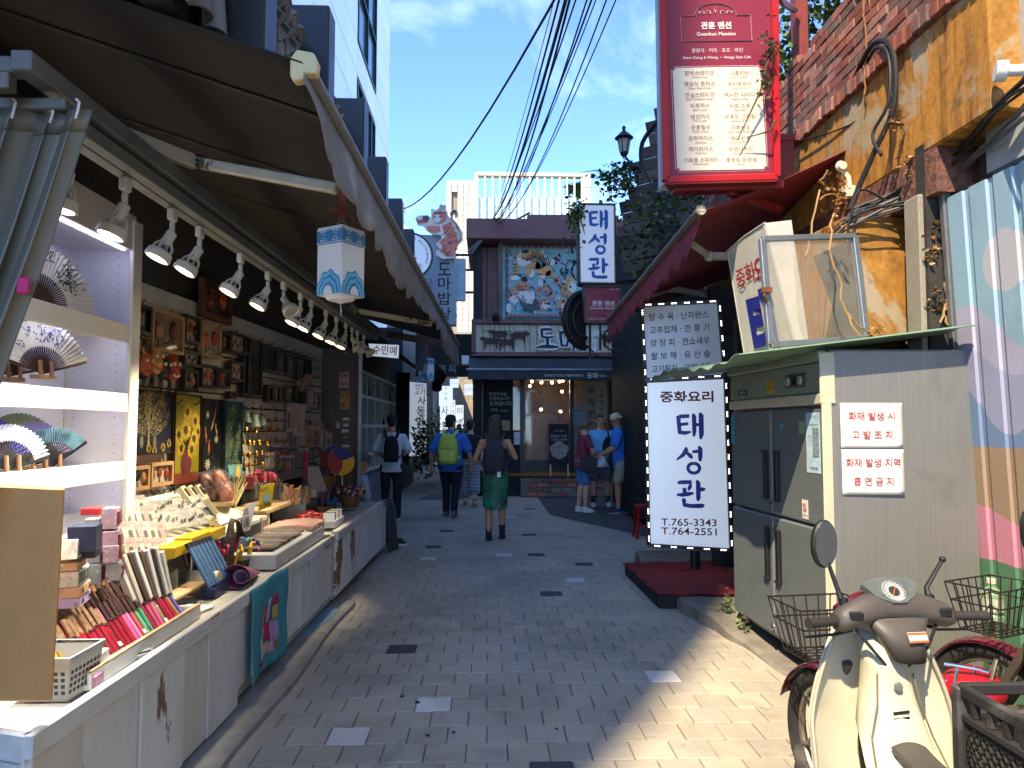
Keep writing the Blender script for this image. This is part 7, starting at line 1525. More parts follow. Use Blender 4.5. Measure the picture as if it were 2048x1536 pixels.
MW=frame(c_,V(1,.35,0),(0,0,1));b.prism([(.33*math.cos(a_),.4*math.sin(a_))for a_ in[PI/2+PI*i/16 for i in range(17)]],.05,MW);b.build('half_disc',iron,iw,bevel=.006)
for r_ in(.3,.2):b=MB();b.tube([MW@V(r_*math.cos(a_),r_*1.2*math.sin(a_),.03)for a_ in[PI/2+PI*i/14 for i in range(15)]],.025,8);b.build('ring',iron,iw,smooth=True)
b=MB();b.tube([P(1172,690,9.3),P(1200,716,9.3),P(1235,718,9.3),P(1250,700,9.3),P(1238,684,9.3),P(1225,694,9.3)],.012,6);b.tube([P(1235,640,9.3),P(1210,665,9.3),P(1208,690,9.3),P(1228,705,9.3)],.012,6);b.tube([P(1150,520,9.3),P(1142,545,9.3),P(1152,560,9.3),P(1160,548,9.3)],.012,6);b.build('scrolls',iron,iw,smooth=True)
sl_=thing('wall_lantern','old black lantern with frosted glass on a bent bracket','lantern',P(1250,340,9.6));c_=P(1248,285,9.6);b=MB()
MB().lathe([(.1,-.02),(.13,0),(.06,.07),(.025,.1),(.02,.13),(.03,.145),(.004,.18)],12,c_+V(0,0,.06)).build('roof',black,sl_,smooth=True);MB().lathe([(.055,-.14),(.085,.05)],6,c_).build('glass',mat('frosted lantern glass','#8f8f80',.4),sl_)
for i in range(6):a_=i*PI/3;MB().bar(c_+V(.055*math.cos(a_),.055*math.sin(a_),-.14),c_+V(.087*math.cos(a_),.087*math.sin(a_),.05),.012,.012).build('glazing_bar',black,sl_)
MB().lathe([(.02,-.2),(.05,-.17),(.06,-.14)],10,c_).build('base',black,sl_,smooth=True);b=MB();b.tube([c_+V(0,0,-.18),c_+V(.05,0,-.24),c_+V(.08,0,-.3),c_+V(.08,0,-.55),c_+V(.12,.02,-.62)],.018,8);b.ball(c_+V(.13,0,-.33),.05,8,6);b.build('bracket',black,sl_,smooth=True)
wp=thing('white_pipe','capped white pipe stub jutting in beside the ochre wall','pipe',P(2010,140,3.6));b=MB();b.cyl(P(2010,142,3.6),P(2130,136,3.4),.03,n=12);b.build('pipe',white,wp,smooth=True);b=MB();b.cyl(P(1990,143,3.62),P(2014,142,3.6),.055,n=14);b.build('cap',white,wp,bevel=.006,smooth=True)
wl_=thing('security_sensor','small black sensor on a thin rod beside the ochre box','sensor',P(1842,573,4.5));MB().box(P(1842,571,4.5),(.035,.03,.075)).build('body',black,wl_,bevel=.005);MB().bar(P(1850,583,4.5),P(1943,574,4.3),.006,.006).build('rod',rust,wl_)
# ================================================================== scooters
creams=worn('cream scooter plastic','#cbc7b0','#8d7a52',.12,3,.38,stain=(.35,.28,.14),samt=.45,fine=.05);dgrey=mat('faded grey plastic','#4a4541',.5,var=.15,scale=8,bs=150,bump=.15);wine=mat('wine red paint','#5a1220',.25,var=.1,coat=.4,bump=0);alloy=mat('dull alloy','#8f8a7d',.4,metal=.7,var=.2,dirt=.4)
def scooter(label,X,Y,yaw,full=True):
 rt=thing('motor_scooter',label,'scooter',(X,Y,0),yaw)
 def put_(b,n,m,par=None,**k):
  o=b.build(n,m,par or rt,world=False,**k);return o
 SY=.12;Ms=Matrix.Translation((0,.12,0))@Matrix.Rotation(SY,4,'Z')@Matrix.Translation((0,-.12,0))
 wc=Ms@V(0,.42,.29);Mw=Ms.to_3x3()@Matrix.Rotation(PI/2,3,'Y')
 def tor(R_,r_,n=36,m=10):return[(R_+r_*math.cos(a_),r_*math.sin(a_))for a_ in[2*PI*i/m for i in range(m+1)]]
 wh=put_(MB().lathe(tor(.255,.038),40,wc,Mw,cap=False),'wheel',rubber,smooth=True)
 put_(MB().lathe(tor(.215,.014,m=8),36,wc,Mw,cap=False),'rim',alloy,wh,smooth=True);b=MB()
 for i in range(6):
  a_=i*PI/3;b.bar(wc+Mw@V(.03*math.cos(a_),.03*math.sin(a_),0),wc+Mw@V(.215*math.cos(a_+.15),.215*math.sin(a_+.15),0),.03,.014)
 b.lathe([(.045,-.05),(.05,0),(.045,.05)],14,wc,Mw);put_(b,'hub',alloy,wh)
 for s_ in(-1,1):
  b=MB();b.tube([Ms@V(.075*s_,.42,.29),Ms@V(.075*s_,.34,.42),Ms@V(.065*s_,.2,.68)],[.024,.022,.02],8);put_(b,'fork_leg',mat('fork grey','#5a544c',.5,metal=.4),smooth=True)
 b=MB();b.sheet(lambda u,v:Ms@V((v-.5)*.11,.42+.31*math.cos(.35+1.9*u)*1.0,.29+.31*math.sin(.35+1.9*u)-.02*(2*v-1)**2),14,6,.004);put_(b,'mudguard',wine,smooth='all')
 def wd(v):return.262*(.42+.58*math.sin(PI*min(1,.1+.62*(1-v)+.02))if v>.55 else.98-.1*(.55-v))
 def shl(u,v):
  s_=2*u-1;z_=.2+.63*v;w_=wd(v)
  return V(s_*w_,.17+.05*v-.10*abs(s_)**2.2-.12*(1-v)**2*0,z_-.05*abs(s_)**3*v)
 b=MB();b.sheet(shl,36,26,.012);put_(b,'leg_shield',creams,smooth='all')
 b=MB()
 for u in(0,1):b.tube([shl(u,v/16)+V(0,-.004,0)for v in range(17)],.008,6)
 b.tube([shl(u/20,1)+V(0,-.003,0)for u in range(21)],.007,6);put_(b,'shield_edge',mat('grey beading','#a3a18e',.4),smooth=True)
 def ell(c,rx,ry,tilt):return[Vector(c)+Matrix.Rotation(tilt,3,'X')@V(rx*math.copysign(abs(math.cos(a_))**.7,math.cos(a_)),ry*math.copysign(abs(math.sin(a_))**.7,math.sin(a_)),0)for a_ in[2*PI*i/20 for i in range(20)]]
 b=MB();b.loft([ell((0,.09,.80),.075,.075,.3),ell((0,.075,.72),.07,.07,.3),ell((0,.06,.62),.085,.08,.35),ell((0,.03,.5),.115,.10,.5),ell((0,-.05,.38),.13,.12,.8),ell((0,-.2,.32),.13,.11,1.3),ell((0,-.42,.36),.12,.12,1.6),ell((0,-.52,.42),.12,.14,1.5)]);put_(b,'centre_column',creams,smooth='all')
 b=MB();b.loft([ell((0,.005,.475),.06,.02,.6+PI/2),ell((0,-.12,.425),.062,.02,1.2+PI/2*0+.4),ell((0,-.3,.44),.06,.02,PI/2)]);
 b=MB();b.sheet(lambda u,v:V((u-.5)*.11,-.06-.26*v,.472-.07*v+.05*v*v*1.4+.016*(1-(2*u-1)**2)),8,12,.01);put_(b,'tunnel_plate',dgrey,smooth='all')
 for s_ in(-1,1):b=MB();b.hexa([V(.1*s_,.1,.17),V(.27*s_,.08,.17),V(.25*s_,-.35,.17),V(.1*s_,-.35,.17),V(.1*s_,.1,.215),V(.27*s_,.08,.215),V(.25*s_,-.35,.2),V(.1*s_,-.35,.2)]);put_(b,'footboard',creams,bevel=.01)
 for s_ in(-1,1):
  b=MB();b.tube([V(.062*s_,.005,.7),V(.075*s_,-.015,.6),V(.105*s_,-.03,.5),V(.125*s_,-.1,.4),V(.128*s_,-.25,.37)],.0035,5);put_(b,'panel_seam',mat('seam grime','#6a6450',.8))
  b=MB();b.ball(V(.05*s_,-.022,.53),.008,8,6);put_(b,'screw',steel)
 b=MB();b.lathe([(.016,0),(.013,.008),(.004,.009)],14,V(.0,-.012,.66),Matrix.Rotation(PI/2,3,'X'));put_(b,'key_switch',steel,smooth=True)
 b=MB();b.sheet(lambda u,v:V(-.14+.09*u,-.12-.1*v+.02,.235+.06*v-.05*u),4,4,.01);put_(b,'brake_pedal_slot',flat('slot dark','#2a1014',.8))
 for z_ in(.575,.555):b=MB();b.bar(V(-.025,-.023+.06*(z_-.575)*0,z_),V(.03,-.023,z_+.006),.004,.008);put_(b,'vent_slot',black)
 Mh=Ms@Matrix.Translation((.03,.08,.9))@Matrix.Rotation(-.45,4,'X')
 def hring(x,hy,hz,oy=0,oz=0):return[Mh@V(x,oy+hy*math.copysign(abs(math.cos(a_))**.8,math.cos(a_)),oz+hz*math.copysign(abs(math.sin(a_))**.8,math.sin(a_)))for a_ in[2*PI*i/18 for i in range(18)]]
 b=MB();b.loft([hring(-.225,.03,.03,0,-.035),hring(-.2,.045,.042,0,-.03),hring(-.13,.055,.05,.0,-.01),hring(-.05,.065,.06,.01,.01),hring(.05,.065,.06,.01,.01),hring(.13,.055,.05,0,-.01),hring(.2,.045,.042,0,-.03),hring(.225,.03,.03,0,-.035)]);hb_=put_(b,'handlebar_cover',dgrey,smooth='all')
 b=MB();b.loft([ell(Mh@V(0,.0,-.02),.12,.06,.1),ell(Mh@V(0,0,-.08),.085,.06,.1),ell(Mh@V(0,0,-.16),.06,.06,.2)]);put_(b,'stem_cover',dgrey,smooth='all')
 b=MB();b.loft([hring(-.19,.02,.012,.03,.015),hring(-.08,.02,.014,.05,.06),hring(.08,.02,.014,.05,.06),hring(.19,.02,.012,.03,.015)]);put_(b,'front_cowl',wine,smooth='all')
 D=frame(Mh@V(0,-.03,.05),Mh.col[0].to_3d(),V(0,.72,.7))@Matrix.Scale(1.25,4);o_=Matrix.Translation((0,0,.012))
 dpoly=[(-.085,.02),(-.07,.035),(0,.045),(.07,.035),(.085,.02),(.06,-.02),(.02,-.042),(-.02,-.042),(-.06,-.02)]
 ds=put_(MB().prism(dpoly,.02,D@o_),'instrument_panel',mat('dial grey','#5d6462',.3,var=.2,scale=40));put_(MB().lathe([(.034,0),(.033,.002),(.001,.0025)],24,(D@o_)@V(0,-.004,0),D.to_3x3()),'dial',flat('dial white','#a9aeaa',.4),ds)
 put_(MB().lathe([(.016,.002),(.015,.004),(.001,.0045)],20,(D@o_)@V(0,-.006,0),D.to_3x3()),'dial_centre',black,ds);put_(MB().bar((D@o_)@V(-.012,-.02,.006),(D@o_)@V(.008,.006,.006),.003,.002),'needle',flat('needle orange','#c05a1a'),ds)
 b=MB()
 for i in range(16):a_=-.6+i*.29;b.box((D@o_)@V(.029*math.cos(a_),-.004+.029*math.sin(a_),.003),(.003,.003,.003))
 tag(put_(b,'dial_marks',black,ds),kind='stuff')
 b=MB();b.prism([(x*1.02,y*1.04)for x,y in dpoly],.003,D@Matrix.Translation((0,0,.022)));put_(b,'panel_lens',glass('dash lens',(.1,.1,.1),.06,.05),ds)
 st_=put_(MB().slab([Mh@V(-.012,-.066,-.13),Mh@V(.058,-.066,-.13),Mh@V(.058,-.066,-.095),Mh@V(-.012,-.066,-.095)],.004),'warning_sticker',mat('sticker white','#cbc3b4',.5));
 for z_ in(-.1,-.126):put_(MB().slab([Mh@V(-.012,-.0675,z_-.004),Mh@V(.058,-.0675,z_-.004),Mh@V(.058,-.0675,z_+.003),Mh@V(-.012,-.0675,z_+.003)],.001),'sticker_band',flat('sticker orange','#b5552a'),st_)
 for s_ in(-1,1):
  b=MB();a0_,a1_=Mh@V(.22*s_,-.005,-.035),Mh@V(.345*s_,-.03,-.045);b.tube([a0_,a0_.lerp(a1_,.08),a0_.lerp(a1_,.1),a0_.lerp(a1_,.9),a1_],[.022,.022,.017,.0175,.019],12);put_(b,'grip',mat('grip rubber','#2c2826',.75,var=.2,scale=60,bs=180,bump=.6),smooth=True)
  b=MB();b.tube([Mh@V(.15*s_,.03,-.06),Mh@V(.2*s_,.06,-.07),Mh@V(.32*s_,.055,-.075)],[.014,.009,.007],7,flat=.6);put_(b,'brake_lever',black,smooth=True);b=MB();b.box(Mh@V(.17*s_,-.045,-.03),(.05,.02,.03));put_(b,'switch',black,bevel=.005)
  b=MB();m0=Mh@V(.17*s_,.01,.015);m1=m0+V(.0 if s_>0 else-.01,.02,.05);m2=m0+V(.05*s_+(.02 if s_>0 else.01),.03,.15);b.tube([m0,m1,m2],[.016,.009,.007],8);b.lathe([(.018,-.02),(.014,.03)],10,m0);put_(b,'mirror_stem',black,smooth=True)
  if s_<0:
   mm=frame(m2+V(-.005,0,.065),V(.97,.2,0),V(-.28,0,1));mb=MB();mb.prism([(.05*math.cos(a_),.085*math.sin(a_)+.01*math.cos(a_))for a_ in[2*PI*i/28 for i in range(28)]],.03,mm);mo=put_(mb,'mirror',black,bevel=.008)
   mb=MB();mb.prism([(.045*math.cos(a_),.08*math.sin(a_)+.009*math.cos(a_))for a_ in[2*PI*i/28 for i in range(28)]],.002,mm@Matrix.Translation((0,0,.003)));put_(mb,'mirror_glass',flat('mirror','#9a9ea0',.03,metal=1,var=.01),mo)
  else:
   b=MB();b.ball(m2,.012,8,6);put_(b,'stem_ball',black,smooth='all')
 b=MB();b.tube([Mh@V(-.16,.0,-.06),Mh@V(-.1,-.0,-.16),Mh@V(-.02,.06,-.22)],.006,6);b.tube([Mh@V(.16,.0,-.06),Mh@V(.08,-.02,-.14),Mh@V(.02,.06,-.2)],.006,6);put_(b,'cables',black)
 bw=mat('basket wire','#2c2422',.5,metal=.3,var=.3,scale=30);Mb=Ms@Matrix.Translation((-.06,.36,.66))
 def bp(x,y,z):t_=.72+.28*z;return Mb@V(x*.165*t_,y*.12*t_,z*.2)
 b=MB()
 for z in(1,.62,0):b.tube([bp(-1,-1,z),bp(1,-1,z),bp(1,1,z),bp(-1,1,z),bp(-1,-1,z)],.004,5)
 for i in range(7):
  x=-1+2*i/6
  for y in(-1,1):b.tube([bp(x,y,1),bp(x,y,0)],.0028,4)
  b.tube([bp(x,-1,0),bp(x,1,0)],.0028,4)
 for i in range(1,5):
  y=-1+2*i/5
  for x in(-1,1):b.tube([bp(x,y,1),bp(x,y,0)],.0028,4)
  b.tube([bp(-1,y,0),bp(1,y,0)],.0028,4)
 put_(b,'wire_basket',bw)
 b=MB();b.loft([ell((0,-.5,.70),.09,.05,PI/2),ell((0,-.54,.70),.125,.075,PI/2),ell((0,-.72,.71),.135,.075,PI/2),ell((0,-.98,.73),.12,.07,PI/2),ell((0,-1.05,.73),.08,.05,PI/2)])
 put_(b,'seat',mat('film wrapped seat','#1d1d1c',.25,var=.25,scale=14,bs=18,bump=.8,bd=.01,stretch=(1,1,4)),smooth='all')
 b=MB();b.loft([ell((0,-.42,.46),.11,.1,PI/2),ell((0,-.6,.52),.15,.14,PI/2),ell((0,-.95,.56),.14,.12,PI/2),ell((0,-1.15,.6),.09,.08,PI/2)]);put_(b,'rear_body',wine,smooth='all')
 rw_=V(0,-1.0,.27);b=MB();b.lathe(tor(.23,.045),36,rw_,Matrix.Rotation(PI/2,3,'Y'),cap=False);put_(b,'wheel',rubber,smooth=True)
 return rt
sc1=scooter('cream and wine-red scooter with wire basket parked in front of the refrigerator',1.405,2.50,0)
sc2=dup(sc1,Matrix.Translation((2.42,2.85,0))@Matrix.Rotation(.3,4,'Z'),'second cream scooter, cut by the right edge of the picture',None)
cr=thing('plastic_crate','black mesh plastic crate behind the wrapped scooter seat','crate',(1.47,1.72,.66));b=MB();cc_=V(1.47,1.72,.64);X_,Y_,Z_=.235,.175,.235
cm_=mat('worn black crate','#2e2c2b',.55,var=.25,scale=6,dirt=.3,dirtc=(.2,.19,.18))
for sx,sy in((-1,-1),(1,-1),(1,1),(-1,1)):MB().box(cc_+V(X_*sx,Y_*sy,Z_/2),(.035,.035,Z_)).build('corner',cm_,cr,bevel=.006)
for z_,h_ in((Z_-.01,.03),(Z_*.68,.02),(.015,.03)):
 for sx in(-1,1):MB().box(cc_+V(X_*sx,0,z_),(.022,Y_*2,h_)).build('rail',cm_,cr,bevel=.004)
 for sy in(-1,1):MB().box(cc_+V(0,Y_*sy,z_),(X_*2,.022,h_)).build('rail',cm_,cr,bevel=.004)
b=MB()
for sx in(-1,1):
 for i in range(13):
  y=-Y_+.02+i*.026;b.bar(cc_+V(X_*sx,y,.03),cc_+V(X_*sx,min(Y_,y+.09),.15),.006,.006);b.bar(cc_+V(X_*sx,y,.15),cc_+V(X_*sx,min(Y_,y+.09),.03),.006,.006)
for sy in(-1,1):
 for i in range(17):x=-X_+.02+i*.026;b.bar(cc_+V(x,Y_*sy,.03),cc_+V(min(X_,x+.09),Y_*sy,.15),.006,.006);b.bar(cc_+V(x,Y_*sy,.15),cc_+V(min(X_,x+.09),Y_*sy,.03),.006,.006)
b.box(cc_+V(0,0,.012),(X_*2,Y_*2,.012));tag(b.build('mesh_panel',cm_,cr),kind='stuff')
for i in range(5):MB().box(cc_+V(-X_,-Y_+.06+.058*i,Z_*.84),(.016,.014,.05)).build('rib',cm_,cr)
ck=thing('chrome_carrier','bent chrome luggage rack over a red bag between the scooters','rack',P(1945,1390,3.0));b=MB()
for dy in(0,24):b.tube([P(1888+dy*.1,1328+dy*1.4,3.05),P(1950,1338+dy*1.5,3.0),P(1978,1345+dy*1.2,2.98),P(1992,1318,2.95)],.008,8)
for x_ in(1915,1950):b.tube([P(x_,1332,3.03),P(x_-6,1368,3.0)],.006,6)
b.build('rack',chrome,ck,smooth=True);rbg=thing('red_bag','crumpled red nylon bag under the chrome rack','bag',P(1945,1385,3.05));b=MB();b.ball(P(1945,1375,3.05),(.13,.12,.075),24,14);
for i,v_ in enumerate(b.v):n_=mnoise.noise(Vector(v_)*18);b.v[i]=tuple(Vector(v_)+V(n_*.02,n_*.02,n_*.015))
b.build('bag',mat('red nylon','#9a1420',.4,var=.2),rbg,smooth='all')
bt=thing('green_bottle','green plastic bottle stuck on a wooden broom handle','bottle',P(1978,1390,3.4));gp=glass('green bottle plastic',S('#7d9a78'),.8,.25);c_=P(1984,1205,3.4)
MB().lathe([(.045,-.085),(.05,-.08),(.05,-.06),(.042,-.05),(.05,-.04),(.05,.03),(.046,.05),(.018,.075),(.018,.095)],20,c_).build('bottle',gp,bt,smooth=True);MB().lathe([(.0506,-.035),(.0506,.025)],20,c_,cap=False).build('label',mat('bottle label','#a9b09a',.6,var=.4,scale=30),bt,smooth=True);MB().cyl(c_+V(0,0,.09),c_+V(0,0,.112),.02,n=14).build('cap',mat('cream cap','#c7bfa6',.5),bt,smooth=True)
MB().cyl(V(c_.x-.02,c_.y+.03,0),c_+V(-.0,0,-.06),.014,n=10).build('stick',mat('broom wood','#6a5238',.7,var=.3),bt,smooth=True)
# ================================================================== beyond the stall: second shop, passage and signs
s2=thing('craft_shop','second small shop with lit white cube shelves behind the man in white','shop',(-2.5,14,0));MB().box((-2.95,14.3,1.8),(.8,9.2,3.6)).build('wall',darkw,s2)
for zz in(2.55,2.1,1.55,1.0,.7):MB().box((-2.44,15.4,zz),(.3,7,.06)).build('shelf_board',sh,s2)
for i in range(8):MB().box((-2.44,11.9+i*1.0,1.6),(.3,.06,1.9)).build('upright',sh,s2)
MB().box((-2.57,15.4,1.6),(.02,7,2.0)).build('back',lbm('glowing shelf back','#b3b6c2',.06),s2)  # back panel glows faintly in place of light from the shelf strips
rg=random.Random(3)
for i in range(12):
 p=V(-2.4,12.4+(i%6)*1.0,(1.03,1.58,2.13)[i%3]);root=thing('bronze_figurine','dark bronze figurine, %s in the lit cube shelves'%ORD[i],'figurine',p,0,'figurines in the lit shelves');b=MB();b.lathe([(.09,0),(.1,.05),(.05,.2),(.06,.26),(.03,.3),(.04,.36),(.005,.4)],10,p);b.build('figure',mat('dark bronze figure','#1d1c1e',.35,metal=.5),root,smooth=True);b=MB();b.tube([p+V(0,0,.26),p+V(.05,-.1,.3),p+V(.06,-.16,.24)],.012,6);b.build('arm',mat('dark bronze figure','#1d1c1e',.35),root)
b=MB();b.hexa([(-2.9,9.4,0),(-2.02,9.4,0),(-2.05,20.5,0),(-2.9,20.5,0),(-2.9,9.4,.62),(-2.08,9.4,.62),(-2.1,20.5,.62),(-2.9,20.5,.62)]);b.build('covered_counter',mat('grey tarpaulin','#6d716f',.6,var=.25,scale=3,bs=8,bump=1,bd=.05),s2)
ga=thing('green_awning','dark green awning over the second shop','awning',(-2,13,2.9));gcl=mat('dark green canvas','#16211c',.8,var=.2)
b=MB();b.sheet(lambda u,v:V(-2.6+1.15*v,9.2+10*u,3.5-.75*v),8,4,.01);b.build('canopy',gcl,ga)
b=MB();b.sheet(lambda u,v:P(845+(893-845)*u,690+(752-690)*u,12+7*u)+V(-.1*v,0,-.42*v*(1-.5*u)),8,3,.01);b.build('valance',mat('slate valance','#3a3f45',.8),ga)
b=MB();b.bar(P(775,668,9.6),P(897,690,9.2),.06,.09);b.build('beam',mat('brown beam','#4a4036',.7),ga)
gc_=thing('green_curtain','bunched dark green curtain at the end of the lit shelves','curtain',(-2.2,19,0));b=MB();b.sheet(lambda u,v:V(P(793+25*u,800,17).x,17+.06*math.sin(u*40),.7+2.1*v),50,4,.01);b.build('cloth',mat('green curtain cloth','#1f3a30',.7,var=.3),gc_,smooth='all')
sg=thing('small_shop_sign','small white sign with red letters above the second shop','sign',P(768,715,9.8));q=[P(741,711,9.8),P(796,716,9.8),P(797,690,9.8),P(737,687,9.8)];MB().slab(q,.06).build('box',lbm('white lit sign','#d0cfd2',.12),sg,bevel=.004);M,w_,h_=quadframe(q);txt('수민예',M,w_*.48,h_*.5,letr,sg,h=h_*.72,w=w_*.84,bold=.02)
def lantern(label,c,s_):
 rt=thing('paper_lantern',label,'lantern',c,0,'blue and white square lanterns');Mz=Matrix.Rotation(-.55,3,'Z');lw=mat('lantern white','#c4c6c4',.5,var=.05);lbq=mat('lantern blue','#2f6f9c',.5,var=.2);lb3=mat('lantern sky blue','#5fa3bd',.5,var=.15)
 w_,h_=.075*s_,.31*s_;MB().box(c,(2*w_,2*w_,h_),Mz).build('box',lw,rt,bevel=.003*s_)
 for s2_ in range(4):
  Mr=Mz@Matrix.Rotation(s2_*PI/2,3,'Z');F=frame(Vector(c)+Mr@V(0,-w_,-h_/2),Mr@V(1,0,0),(0,0,1));T=lambda k_:F@Matrix.Translation((0,0,.0012*k_+.0008))
  MB().prism([(-w_,h_*.74),(w_,h_*.74),(w_,h_*.97),(-w_,h_*.97)],.001,T(1)).build('top_band',lbq,rt)
  b=MB()
  for k_ in(-1,1):
   for r_ in(.02,.045,.07):
    for sx in(-1,1):
     for sy in(-1,1):x_,y_=w_*.48*k_+sx*r_*s_*.4,h_*.855+sy*r_*s_*.45;b.prism([(x_,y_),(w_*.48*k_+sx*.003*s_,y_),(w_*.48*k_+sx*.003*s_,y_+.005*s_),(x_,y_+.005*s_)],.0005,T(2))
  b.prism([(-w_,h_*.755),(w_,h_*.755),(w_,h_*.77),(-w_,h_*.77)],.0005,T(2));b.prism([(-w_,h_*.945),(w_,h_*.945),(w_,h_*.96),(-w_,h_*.96)],.0005,T(2));b.build('key_pattern',lw,rt)
  for i,(r_,m_)in enumerate(((1.0,lw),(.93,lb3),(.78,lbq),(.66,lb3),(.5,lbq),(.36,lw))):MB().prism([(w_*r_*math.cos(a_)*(1+.03*math.cos(9*a_)),w_*1.45*r_*math.sin(a_)*(1+.06*math.cos(9*a_))+.002)for a_ in[PI*j/26 for j in range(27)]],.0005,T(1+i)).build('wave',m_ if i else lbq,rt)
 b=MB();b.lathe([(w_*.9,0),(w_*.8,-.015*s_),(.005,-.03*s_)],16,Vector(c)-V(0,0,h_/2));b.build('base',lw,rt,smooth=True);b=MB();t_=Vector(c)+V(0,0,h_/2);b.tube([t_+V(-.02*s_,0,0),t_+V(-.02*s_,0,.03*s_),t_+V(0,0,.045*s_),t_+V(.02*s_,0,.03*s_),t_+V(.02*s_,0,0)],.003*s_,5);b.build('hoop',steel,rt)
 rb2=mat('red ribbon','#7d3a34',.8);b=MB();b.sheet(lambda u,v:t_+V((u-.5)*.035*s_,.004*math.sin(v*6),.045*s_+.2*s_*v),3,8,.002);b.build('ribbon',rb2,rt)
 for sx in(-1,1):b=MB();b.sheet(lambda u,v:t_+V(sx*(.005+.05*v)*s_,(u-.5)*.02*s_,(.075-.03*v*(1 if sx>0 else-.6))*s_+.01*math.sin(v*3)),2,6,.002);b.build('ribbon_tail',rb2,rt)
 b=MB();b.tube([Vector(c)-V(0,0,h_/2),Vector(c)-V(-.004,0,h_/2+.09*s_)],.0015*s_,4);b.build('pull_cord',white,rt)
lantern('large blue and white square lantern hung by a red ribbon under the black awning',P(682,527,3.3),1.0)
lantern('distant small blue and white lantern under the green awning',P(853,740,13.5),1.35)
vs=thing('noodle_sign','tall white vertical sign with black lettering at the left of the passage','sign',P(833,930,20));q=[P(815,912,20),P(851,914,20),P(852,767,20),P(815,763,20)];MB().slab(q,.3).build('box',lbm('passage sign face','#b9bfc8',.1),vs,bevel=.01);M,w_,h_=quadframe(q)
for t_,fy,hh_,m_ in(('SINCE 1975',.96,.1,letb),('고기집',.88,.2,dred),('사',.76,.24,black),('동',.62,.24,black),('면',.48,.24,black),('House',.28,.1,black),('고기',.17,.1,black),('도마',.1,.1,black),('고기',.03,.1,black)):txt(t_,M,w_*.5,h_*fy,m_,vs,h=hh_,maxw=w_*.85,bold=.015)
gt=thing('gateway_sign','dark gateway beam with grey lettering across the passage','sign',P(890,750,20.5));MB().box((P(893,700,20.5).x,20.7,(P(0,664,20.5).z+P(0,750,20.5).z)/2),(1.75,.4,P(0,664,20.5).z-P(0,750,20.5).z)).build('beam',mat('charcoal board','#1d1f22',.7),gt);F=frame((0,20.48,0),(1,0,0),(0,0,1))
for ch,px in(('사',837),('동',862),('면',884),('옥',905)):p=P(px,738,20.48);txt(ch,F,p.x,p.z,gl,gt,h=.26,bold=.015)
pw_=thing('passage_building','dark plant-covered building on the left of the far passage','building',(-3.2,27,0));MB().box((-3.55,28,2.2),(2.2,14,4.4)).build('wall',darkw,pw_)
pr=thing('passage_side_wall','grey side wall with pipes right of the far passage','wall',(-.3,24,0));MB().box((.35,24.5,2),(1.0,8,4)).build('wall',mat('grey green wall','#4c5a52',.8,var=.2),pr);b=MB()
for i in range(3):b.tube([(-.2,20.6+i*.7,.3),(-.22,20.6+i*.7,2.6),(-.1,20.9+i*.7,3.1)],.04,6)
b.build('pipe',mat('pale pipe','#8fa0a8',.4),pr,smooth=True)
b=MB();b.box((-.28,21.4,1.2),(.12,.8,1.4));b.build('meter_box',mat('green cabinet','#5a7a68',.5),pr)
fs=thing('far_shops','sunlit shop fronts with white, red and orange signs deep in the passage','building',(-1.2,40,0));MB().box((-1.5,44,3.5),(9,4,7)).build('wall',mat('warm far wall','#9a8f7d',.8,var=.3),fs);MB().box((-3.9,37,3),(3,10,6)).build('wall',mat('grey far wall','#6d6a66',.8,var=.3),fs);MB().box((1.2,37,2.6),(2.2,8,5.2)).build('wall',mat('grey far wall','#6d6a66',.8),fs)
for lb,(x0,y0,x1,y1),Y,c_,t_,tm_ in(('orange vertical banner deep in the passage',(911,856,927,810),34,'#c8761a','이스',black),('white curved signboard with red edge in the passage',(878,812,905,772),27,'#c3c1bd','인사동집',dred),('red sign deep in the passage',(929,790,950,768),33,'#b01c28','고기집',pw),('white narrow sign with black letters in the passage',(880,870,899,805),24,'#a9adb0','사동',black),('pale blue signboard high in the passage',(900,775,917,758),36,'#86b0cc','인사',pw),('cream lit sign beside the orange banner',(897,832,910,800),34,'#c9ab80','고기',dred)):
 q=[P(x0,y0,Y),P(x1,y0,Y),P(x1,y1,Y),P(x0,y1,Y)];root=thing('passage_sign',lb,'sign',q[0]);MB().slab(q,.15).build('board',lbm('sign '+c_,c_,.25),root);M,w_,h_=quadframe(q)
 n_=len(t_)
 if h_>w_*1.2:
  for i,ch in enumerate(t_):txt(ch,M,w_*.5,h_*(1-(i+.5)/n_),tm_,root,h=h_/n_*.6,maxw=w_*.7)
 else:txt(t_,M,w_*.5,h_*.5,tm_,root,h=h_*.4,maxw=w_*.85)
for i in range(5):p=P(868+i*3,758+2*(i%2),22);root=thing('navy_pennant','navy cloth strip, %s from the left under the gateway'%ORD[i],'pennant',p,0,'navy strips');MB().box(p-V(0,0,.15),(.12,.02,.4)).build('cloth',flat('navy cloth','#161c38',.9),root)
